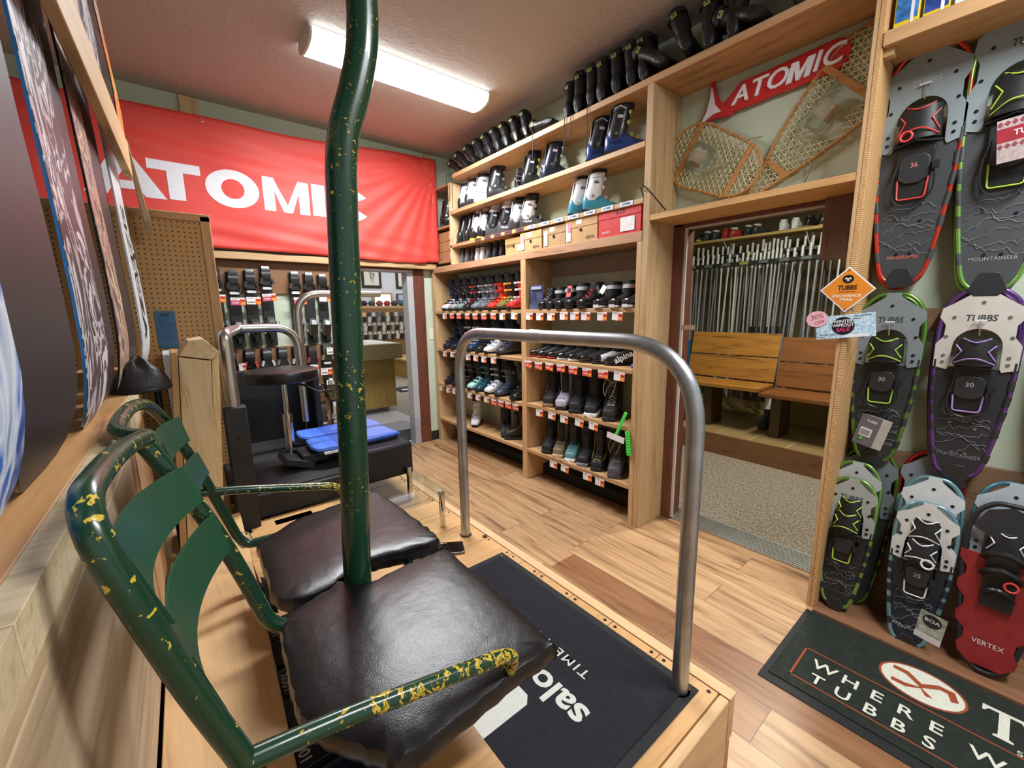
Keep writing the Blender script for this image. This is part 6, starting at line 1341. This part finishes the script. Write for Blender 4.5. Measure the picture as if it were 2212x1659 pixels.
# ================================================================ CANS AND BOXES ON THE BAY SHELF
for i, (y, w_) in enumerate([(.470, .075), (.385, .075)]):
    t = thing('wax_box', ['yellow, blue and white printed box at the left end of the bay shelf', 'yellow-bottomed box with dark blue print, second on the bay shelf'][i], 'box', 'printed boxes on the bay shelf')
    x0 = XF + .04 if i == 0 else XF + .05
    MB().box(x0, x0 + .10, y - w_ / 2, y + w_ / 2, 2.600, 2.83).build('carton', pm('E4C62E', .35, var=.03), t, bevel=.002)
    MB().box(x0 - .001, x0, y - w_ / 2 + .004, y + w_ / 2 - .004, 2.635, 2.76).build('printed_panel', pm(['3E7EC0', '2A4A9A'][i], .3, var=.5, scale=28), t)
    MB().box(x0 - .0016, x0 - .001, y - .022, y - .012, 2.61, 2.82).build('white_strip', WHT, t)
t = thing('wax_box', 'white and pale blue printed box, third on the bay shelf', 'box', 'printed boxes on the bay shelf')
MB().box(XF + .05, XF + .14, .27, .335, 2.600, 2.80).build('carton', pm('DDE6EE', .35, var=.08, scale=40), t, bevel=.002)
m = MB()
for k in range(7): m.ob((XF + .0495, .303, 2.62 + k * .024), (.001, .05, .003), (.12 * (-1) ** k, 0, 0))
m.build('printed_waves', pm('8AA8C4', .4), t)
t = thing('wax_box', 'yellow-edged box at the right of the bay shelf', 'box', 'printed boxes on the bay shelf')
MB().box(XF + .06, XF + .16, .0, .185, 2.600, 2.74).build('carton', pm('E2C83A', .35), t, bevel=.002); MB().box(XF + .059, XF + .06, .09, .172, 2.612, 2.73).build('printed_panel', pm('4A5A8A', .3, var=.5, scale=30), t); MB().box(XF + .0584, XF + .059, .12, .132, 2.604, 2.735).build('white_strip', WHT, t)

# ================================================================ GREEN LOGO MAT
t = thing('logo_mat', 'dark green floor mat with white lettering and round snowshoe logo', 'mat')
MATG = pm('1B241C', .95, var=.25, scale=50, bump=.4, bscale=800)
MB().box(1.745, 2.350, -.80, .548, .0, .004).build('rubber_border', pm('15171A', .7), t, bevel=.001)
MB().box(1.790, 2.338, -.77, .524, .004, .009).build('pile', MATG, t)
mw = pm('D2D3C4', .95, var=.12, scale=250); mo = pm('964424', .95, var=.1, scale=250)
z = .0092
def gm(x, y): return frame((x, y, z), (0, -1, 0), (1, 0, 0))
m = MB()
for ch_, y in zip('WHERE', (.375, .288, .206, .123, .040)): m.text(ch_, .078, gm(1.978, y), .0005, .012, 1.05)
for ch_, y in zip('TUBBS', (.378, .294, .209, .129, .048)): m.text(ch_, .078, gm(1.888, y), .0005, .012, 1.0)
for ch_, y in zip('WINTER', (-.085, -.165, -.22, -.29, -.36, -.43)): m.text(ch_, .078, gm(1.962, y), .0005, .012, 1.05)
for ch_, y in zip('LIVES', (-.085, -.165, -.22, -.29, -.36)): m.text(ch_, .078, gm(1.872, y), .0005, .012, 1.0)
# big serif T and the rest of the name
def serifT(y, x, s): 
    for a in ([(-.5, .5), (.5, .5), (.5, .28), (.44, .28), (.36, .40), (.12, .40), (.12, -.40), (.22, -.44), (.22, -.5), (-.22, -.5), (-.22, -.44), (-.12, -.40), (-.12, .40), (-.36, .40), (-.44, .28), (-.5, .28)],):
        m.prism([(p[0] * s * .72, p[1] * s) for p in a], 0, .0006, xf=gm(x, y), plane='xy')
serifT(-.115, 2.175, .155)
m.text('UBBS', .20, gm(2.175, -.40), .0005, .014, .85)
m.text('S  N  O  W  S  H  O  E  S', .035, gm(2.07, -.33), .0005, .006)
m.prism([(.122 * math.cos(2 * PI * i / 40), .095 * math.sin(2 * PI * i / 40)) for i in range(40)], -.0003, .0003, xf=gm(2.176, .103), plane='xy')
m.build('white_lettering', mw, t)
m = MB()
for i in range(40):
    a, b_ = 2 * PI * i / 40, 2 * PI * (i + 1) / 40
    m.prism([(.122 * math.cos(a), .095 * math.sin(a)), (.130 * math.cos(a), .103 * math.sin(a)), (.130 * math.cos(b_), .103 * math.sin(b_)), (.122 * math.cos(b_), .095 * math.sin(b_))], 0, .0005, xf=gm(2.176, .103), plane='xy')
lg = gm(2.176, .103)
m.prism([(-.090, .030), (-.090, .052), (-.045, .052), (.0, .012), (.045, .052), (.090, .052), (.105, .0), (.085, -.012), (.072, .028), (.05, .028), (.0, -.016), (-.05, .028)], .0004, .0009, xf=lg, plane='xy')
m.prism([(-.085, -.030), (-.045, -.030), (0, -.012), (.038, -.045), (.018, -.052), (0, -.020), (-.04, -.052), (-.085, -.052)], .0004, .0009, xf=lg, plane='xy')
for x0, x1, y0, y1 in ((1.842, 2.056, .457, .464), (2.050, 2.056, -.70, .464), (1.842, 1.848, -.70, .464)): m.box(x0, x1, y0, y1, z, z + .0006)
m.build('rust_border_and_logo', mo, t)
# ================================================================ ROOM BEYOND THE SIDE DOORWAY
TANW = pm('6E6046', .9, var=.06, scale=4)
struct('floor_side', MB().box(XW, 7.2, -1.6, 4.1, -.1, .0), carpet_mat('746C5E', '9C9282'))
struct('wall_side_far', MB().box(6.35, 6.45, -1.6, 4.1, 0, 2.9), TANW)
struct('wall_side_left', MB().box(XW + .12, 6.45, 3.95, 4.05, 0, 2.9), TANW)
struct('wall_side_right', MB().box(XW + .12, 6.45, -1.7, -1.6, 0, 2.9), TANW)
struct('ceiling_side', MB().box(XW + .12, 6.45, -1.6, 4.05, 2.9, 2.95), pm('9A9284', .9))
t = thing('ceiling_lamp', 'ceiling lamp of the ski room, out of view', 'lamp'); MB().box(3.5, 4.3, .9, 1.2, 2.84, 2.9).build('diffuser', emis('side_glow', 'FFF1D8', 3.), t); area('side_fill_light', (3.9, 1.05, 2.83), .9, .3, LAMP['ski'], (1, .93, .82))  # added fixture and fill, set near the doorway to brighten the carpet
# tiled step
def tiles():
    m, nt, b = base('laminate_step_squares'); tc = N(nt, 'ShaderNodeTexCoord'); br = N(nt, 'ShaderNodeTexBrick'); br.offset = 0; br.inputs['Scale'].default_value = 1; br.inputs['Brick Width'].default_value = .33; br.inputs['Row Height'].default_value = .33; br.inputs['Mortar Size'].default_value = .004
    br.inputs['Color1'].default_value = (*lin(hx('A68F5E')), 1); br.inputs['Color2'].default_value = (*lin(hx('8C7850')), 1); br.inputs['Mortar'].default_value = (*lin(hx('C8B88C')), 1); nt.links.new(tc.outputs['Object'], br.inputs[0]); nt.links.new(br.outputs[0], b.inputs[0]); b.inputs['Roughness'].default_value = .35; return m
sp = thing('raised_step', 'long low wooden step with square tiles in the ski room', 'step')
MB().box(4.345, 6.3, -1.4, 3.9, .0, .208).build('tiled_top', tiles(), sp); MB().box(4.322, 4.345, -1.4, 3.9, 0, .213).build('step_riser', wood('8A6040', '5E3E28', 'y', .8, .45), sp)
BEN = wood('A87632', '5E3A18', 'y', .7, .35); BEN2 = wood('7E4E24', '4A2A12', 'y', .7, .35)
for k, (y0, y1, m_, lb) in enumerate([(1.66, 2.62, BEN, 'yellow-brown wooden bench, left in the doorway'), (.55, 1.64, BEN2, 'darker brown wooden bench, right in the doorway')]):
    b = thing('wooden_bench', lb, 'bench', 'benches in the ski room')
    dz = -.03 * k
    MB().box(4.52 - .04 * k, 4.93, y0, y1, .665 + dz, .705 + dz).build('seat', m_, b, bevel=.004)
    Rk = frame((4.93, (y0 + y1) / 2, .72 + dz), (0, 1, 0), (.22, 0, 1)); h = (y1 - y0) / 2
    for q, (a, c) in enumerate(((.0, .255), (.265, .52))): MB().box(-h, h, a, c, -.012, .012, xf=Rk).build('backrest_board', m_, b, bevel=.003)
    for yy in ((y0 + .55, y1 - .14) if k == 0 else (y0 + .30, y1 - .12)):
        MB().box(4.62, 4.90, yy - .045, yy + .045, .21, .665 + dz).build('leg', pm('4A3420', .5, var=.2), b, bevel=.004)
o = MB().box(5.3, 5.6, 1.12, 1.66, .21, .62).build('cardboard_box', pm('8F7C4A', .7)); tag(o, 'tan cardboard box under the darker bench', 'box')
t = thing('spare_boot', 'dark boot with white tag under the gap between the benches', 'boot'); m = MB(); foot(m, SB, z0=.0); stack(m, [(.1, .045, .05, .04), (.22, .04, .05, .045)]); t.location = (5.0, 1.72, .21); m.build('boot_body', pm('1A1A1C', .5), t); MB().box(-.01, .012, -.03, .03, .2, .32).build('tag_card', WHT, t)
# racks and poles
rk = thing('pole_rack', 'two-level dark pole rack with yellow-grey clips on the far wall', 'rack')
for z, x in ((2.155, 5.70), (2.035, 5.52)):
    MB().box(x - .045, x - .014, .2, 3.3, z - .022, z + .022).build('rack_bar', pm('23282A', .5), rk, bevel=.004); MB().box(x + .014, x + .05, .2, 3.3, z - .022, z + .022).build('rack_bar', pm('23282A', .5), rk, bevel=.004)
    for i in range(14): cpart('rack_clip', 'rkclip', lambda m: m.box(-.004, .004, -.05, .05, -.018, .018), pm('8A9A4A' if i % 4 == 1 else '5E6A60', .5), rk).location = (x - .049, .35 + i * .215, z)
pal = ['A9AEB0', 'C6CACC', '8E9496', 'B8BEC4', 'DADEE0', '9FA6A8']; g = 'ski poles and narrow skis hanging in the rack'
random.seed(11); n = 0
def hanging(y, kind, col, low, zt, x, w, lean, label):
    t = thing('ski_pole', label, 'ski pole', g, loc=(x, y, 0)); zb = .38
    m = lambda q: q
    MB().tube([(0, lean, zb), (0, 0, zt)], w, 6).build('shaft', pm(col, .45, .15), t)
    if low: MB().tube([(-.001, lean, zb), (-.001, lean * .62, zb + low[1])], w * 1.15, 6).build('coloured_base', pm(low[0], .4), t)
    MB().tube([(0, 0, zt - .10), (0, -.004, zt + .07)], w * 1.25, 6).build('tip', pm('D8DCD8', .4), t)
segs = [(3.02, 2.62, 13, ['7E8486', '9EA4A6', '6A7072'], [('1E3556', .62), ('22344E', .5), ('2F6FA0', .7)]), (2.60, 2.42, 5, ['B4C8C0', 'C8D2CE'], [('8AC4C0', .6), None]), (2.38, 2.20, 7, ['9CA0A0', '868A8A'], [('8A4A4C', .8), ('3A2A2E', .7)]),
        (2.19, 1.93, 13, ['8E9294', 'A4A8AA', '5E6264'], [('1A1C20', .9), ('16181A', .8)]), (1.91, 1.86, 2, ['6A6E70'], [('121416', .9)]), (1.83, 1.56, 8, ['888E92', '9A9EA2'], [None, ('B08A8A', .4)]), (1.54, 1.40, 5, ['4A4644', '6A625E'], [('1A1A1A', .6)]), (1.36, 1.30, 2, ['B9BEB4'], [('2F5A3A', .5)]), (1.27, .98, 14, ['8E9296', 'A4A8AC', '6E7276'], [None, ('8A7C80', .4)]), (.97, .86, 5, ['C0B030', 'B0A028'], [('C4B43A', .5)]), (.85, .82, 1, ['1C1E1C'], [None])]
nm_ = {'A': 0}
for y0, y1, k, cs_, lows in segs:
    for i in range(k):
        # spread seen through the doorway, so the rack is stretched towards the left
        y = y0 + (y1 - y0) * i / max(1, k - 1); y = 1.52 + (y - 1.55) * .98 + .02; n += 1
        x = 5.70 if n % 2 else 5.52
        c = random.choice(cs_); cn = {'C': 'pale', 'D': 'pale', 'E': 'pale'}.get(c[0], 'grey') if c not in ('C0B030', 'B0A028', '1C1E1C', '4A4644', '6A625E') else {'C': 'yellow', 'B': 'yellow', '1': 'black'}.get(c[0], 'dark')
        hanging(y, 0, c, random.choice(lows), (2.215 if x > 5.6 else 2.09) + random.uniform(-.02, .03), x, .0105, random.uniform(-.03, .08), f'{cn} pole hanging in the ski room rack, {order(n - 1)} from the left')
ws = thing('wall_shelf', 'long pine wall shelf of shoes above the pole rack', 'shelf')
MB().box(5.60, 5.88, .45, 3.4, 2.345, 2.375).build('shelf_board', wood('C8AC6A', 'A08248', 'y', .8), ws)
for y in (1.72, 2.62):
    MB().box(5.86, 5.88, y - .012, y + .012, 2.12, 2.345).build('bracket_upright', WHT, ws); MB().tube([(5.86, y, 2.16), (5.64, y, 2.34)], .006, 6).build('bracket_arm', WHT, ws)
g = 'shoes on the ski room shelf'
for i, (y, c, rz, w) in enumerate([(2.86, '3A4A48', .2, 'dark shoe with yellow sole at the far left'), (2.70, '3E4644', 2.9, 'grey shoe, second'), (2.56, '3E4644', 2.9, 'grey shoe, third'), (2.40, 'A8362E', 3.0, 'red shoe, left of its pair'), (2.24, 'A8362E', 2.4, 'red shoe, right of its pair'), (2.05, '3A3E40', 3., 'dark grey shoe with white side'), (1.90, '3A3E40', 2.6, 'dark grey shoe beside it'), (1.56, 'E2E6EA', 3.1, 'white shoe, left of the white pair'), (1.40, 'E2E6EA', 3.1, 'white shoe, right of the white pair'), (1.20, '1E1E1E', 2.7, 'black shoe with tan sole'), (1.00, '26241F', 2.2, 'long dark shoe at the right')]):
    y = 1.52 + (y - 1.0) * .769
    t = thing('shoe', w + ', ski room shelf', 'shoe', g, loc=(5.70, y, 2.376), rz=rz, scale=.92)
    cpart('upper', 'nd_shell', nd_shell, pm(c, .35), t); cpart('collar', 'nd_collar_low', lambda m: stack(m, [(.10, .055, .052, .036), (.128, .06, .048, .036), (.12, .06, .04, .028)], cap0=False), pm('D8D8D8' if i in (1, 2, 4, 5, 6) else c, .5), t); cpart('sole', 'nd_sole', nd_sole, pm('A08050' if i > 8 else ('C8D060' if i == 0 else c), .5), t)
for i, (y, c, z, w) in enumerate([(.92, 'B8C8D0', .62, 'pale blue bottle'), (.84, 'C83A2A', .70, 'red topped can'), (.76, '2A2A2C', .70, 'black can'), (.68, 'D8D8D8', .62, 'white jug')]):
    o = MB().loft([ring(5.1, y, zz, r_, r_, 14) for zz, r_ in ((.21, .04), (z + .42, .04), (z + .47, .022), (z + .50, .02))]).build('bottle', pm(c, .3)); tag(o, w + ' behind the darker bench', 'bottle', 'bottles behind the bench')

# ================================================================ SHOP BEYOND THE BACK DOORWAY
struct('floor_shop', MB().box(-1.0, 9.5, YB + .0, 13.5, -.1, -.0), carpet_mat('7C7468', 'A89F90'))
CRW = pm('DFE4E8', .8, var=.03)
struct('wall_shop_far', MB().box(-1, 9.5, 13.0, 13.1, 0, 3.3), CRW); struct('wall_shop_right', MB().box(9.4, 9.5, YB + .2, 13.1, 0, 3.3), CRW)
struct('ceiling_shop', MB().box(-1, 9.5, YB + .12, 13.1, 3.3, 3.35), pm('D8D4CE', .9)); struct('wall_shop_left', MB().box(-1.1, -1, YB + .12, 13.1, 0, 3.3), CRW)
t = thing('ceiling_lamp', 'ceiling lamp of the shop beyond, out of view', 'lamp'); MB().box(2.2, 5.2, 7.6, 8.0, 3.24, 3.3).build('diffuser', emis('shop_glow', 'FFFFFF', 2.), t); area('shop_fill_light', (3.9, 8.0, 3.23), 6, 4., LAMP['back'])  # added fixture; its light is far wider, to fill the shop evenly
area('shop_fill_light_far', (5.6, 11.4, 3.2), 5, 2.5, LAMP['back'] * .6)  # added fill for the far end of the shop, no fixture
ct = thing('display_counter', 'pale wooden display counter seen through the back doorway', 'counter')
CW = wood('A9894C', '8A6C38', 'z', 1.6, .5, knots=False)
def counter(x0, x1, y0, y1):
    MB().box(x0, x1, y0, y1, .10, .84).build('cabinet_body', CW, ct, bevel=.004); MB().box(x0 + .05, x1 - .12, y0 + .04, y1, .0, .10).build('plinth', pm('3A2818', .6), ct)
    MB().box(x0 - .12, x1 + .09, y0 - .10, y1 + .1, .84, 1.06).build('tray', wood('B5A27A', '9A865C', 'x', 1.2, .5, knots=False), ct, bevel=.004)
    MB().box(x0 - .08, x1 + .05, y0 - .06, y1 + .06, 1.055, 1.066).build('tray_lining', pm('D8D4CC', .5, var=.25, scale=40), ct); MB().box(x0 - .003, x0, y0 + .1, y0 + .3, .68, .78).build('slot', pm('2A1C12', .8), ct)
counter(2.10, 2.62, 6.05, 7.0)
pt = thing('shop_platform', 'low plywood-fronted platform at the back of the shop', 'platform'); MB().box(4.2, 9.0, 8.9, 10.2, 0, .40).build('plywood_front', wood('B88F4A', '8A6430', 'z', 1.6, .5, knots=False), pt); MB().box(4.15, 9.0, 8.85, 10.2, .40, .44).build('platform_top', wood('C8A468', 'A07C48', 'x', 1., .5), pt)
for i, (x, z, w_, h, y) in enumerate([(5.05, 2.62, .62, .72, 12.998), (6.15, 2.68, .62, .86, 12.998), (7.02, 2.6, .5, .9, 12.998)]):
    t = thing('framed_drawing', ['left framed line drawing above the steel tube', 'middle dark-framed line drawing on the shop wall', 'right framed drawing cut off by the door frame'][i], 'picture', 'framed drawings in the shop')
    MB().box(x - w_ / 2, x + w_ / 2, y - .03, y, z - h / 2, z + h / 2).build('picture_frame', pm('2A241C', .5), t, bevel=.004); MB().box(x - w_ / 2 + .08, x + w_ / 2 - .08, y - .036, y - .03, z - h / 2 + .08, z + h / 2 - .08).build('drawing_sheet', pm('E8E4D8', .6), t)
    m = MB(); r_ = random.Random(i)
    for k in range(5): m.tube(spline([(x + r_.uniform(-.14, .14), y - .038, z + r_.uniform(-.2, .2)) for _ in range(4)], 5), .005, 4)
    m.build('drawn_lines', pm('4A4A44', .7), t)
for i, (x, c) in enumerate([(5.35, '7AB8E0'), (6.55, '5AA8D8'), (7.4, '6AB0DC')]):
    t = thing('window', ['left bright window over the sock rack', 'middle bright window over the sock rack', 'right bright window beside the coats'][i], 'window', 'bright windows in the shop'); MB().box(x - .32, x + .32, 12.93, 12.97, 1.45, 2.12).build('window_frame', wood('C09A68', '9A7444', 'z'), t); MB().box(x - .25, x + .25, 12.92, 12.93, 1.5, 2.07).build('daylit_pane', emis('pane_glow', 'BEE0F4', 1.6), t)
t = thing('small_picture', 'small violet framed picture between two windows', 'picture'); MB().box(5.82, 6.24, 12.94, 12.98, 1.86, 2.10).build('picture_frame', pm('4A4460', .5), t); MB().box(5.87, 6.19, 12.93, 12.94, 1.9, 2.06).build('picture_sheet', pm('C8CCE8', .5, var=.2), t)
fx = thing('merchandise_rack', 'long wooden rack of small packed goods behind the counter', 'rack')
MB().box(3.6, 5.35, 10.35, 10.8, 1.62, 1.68).build('rack_top', PINEX, fx); MB().box(5.30, 5.36, 10.35, 10.8, 0, 1.66).build('rack_side', PINEZ, fx); MB().box(3.6, 5.3, 10.345, 10.38, 0, 1.62).build('rack_back', pm('8A6A44', .7), fx); MB().box(3.6, 5.3, 10.39, 10.8, .90, .93).build('rack_shelf', PINEX, fx)
g = 'packs hanging on the shop rack'
for r_ in range(3):
    for i in range(13):
        x = 3.78 + i * .118; z = (1.40, 1.18, .96)[r_]
        t = thing('hanging_pack', f'small packed item on the shop rack, {"upper" if r_ == 0 else "middle" if r_ == 1 else "lower"} row, {order(i)} from the left', 'pack', g, loc=(x, 10.344, z))
        cpart('backing_card', 'pk_card', lambda m: m.box(-.04, .04, -.006, .0, .02, .12), pm([['E8C89A', 'C8D0D8', '3A5A7A', '2A3A4A', '4A6A88'][(i * 3) % 5], 'D8D8D4', 'E4E4E0'][r_], .5), t)
        cpart('packed_goods', 'pk_body', lambda m: m.ob((0, -.02, -.05), (.075, .04, .13), (0, .2, 0)), pm(['26282A', 'D0D0CE', '1C1E20', '8A8C8E'][(i + r_) % 4], .7), t)
g = 'hats and goggles on the rack top'
for i in range(7):
    o = MB().ell((3.85 + i * .2, 10.5, 1.74), (.09, .08, .075)).build('folded_hat', pm(['2A2A2C', '4A4A4C', '8A4A40', 'A83A30', '3A3A3C', '2A5A6A', '3A4A2A'][i], .8)); tag(o, f'{["black", "grey", "brown", "red", "charcoal", "teal", "olive"][i]} folded hat on top of the shop rack', 'hat', g)
for i, (x, z0, z1, c, w_) in enumerate([(5.62, 1.15, 2.0, '3A3C3E', .16), (5.95, 1.2, 2.1, '3E4A34', .14), (5.72, .30, 1.12, '232427', .15), (5.98, .38, 1.12, '1E2022', .13)]):
    t = thing('hanging_garment', ['grey jacket hanging at the end of the shop rack', 'olive jacket hanging beside the door frame', 'black trousers hanging under the grey jacket', 'black trousers hanging under the olive jacket'][i], 'clothing', 'clothes hanging in the shop')
    m = MB().loft([ring(x, 10.1, z, w_ * s, .10 * s, 16) for z, s in ((z0, .9), ((z0 + z1) / 2, 1.0), (z1 - .12, 1.), (z1 - .03, .5), (z1, .2))]); m.build('garment_body', pm(c, .9, var=.4, scale=12), t)
    if i == 0: m = MB().ell((x, 9.98, 1.62), (.13, .05, .12)); m.ell((x + .02, 9.98, 1.42), (.14, .05, .09)); m.build('pale_lining', pm('C8CCD0', .9, var=.3, scale=20), t)
t = thing('barrier_tape', 'red tape barrier sloping across the shop', 'barrier'); MB().tube([(4.5, 8.7, .98), (6.4, 8.7, 1.02)], .02, 6).build('tape', pm('D0342E', .5), t); MB().tube([(4.35, 8.6, .50), (5.8, 8.9, .86)], .018, 6).build('tape', pm('D0342E', .5), t)
o = MB().box(3.35, 4.15, 7.5, 8.0, .002, .012).build('floor_mat', pm('2A2E2E', .9)); tag(o, 'dark mat with white mark on the shop carpet', 'mat')
m = MB().box(3.45, 3.62, 7.62, 7.72, .012, .014).build('mat_mark', pm('D8DADA', .8), o)
o = MB().box(1.7, 2.45, 4.56, 5.45, .002, .014).build('entrance_mat', pm('23282A', .9, var=.2, scale=40)); tag(o, 'charcoal entrance mat just beyond the back doorway', 'mat')
o = MB().box(1.42, 2.17, YB - .02, YB + .14, .001, .008).build('door_threshold', pm('B0B4B6', .35, .7)); tag(o, 'metal threshold of the back doorway', 'threshold')
# lamp over the near part of the room
lamp(-.55, 'second ceiling lamp above and behind the camera', LAMP['near'])
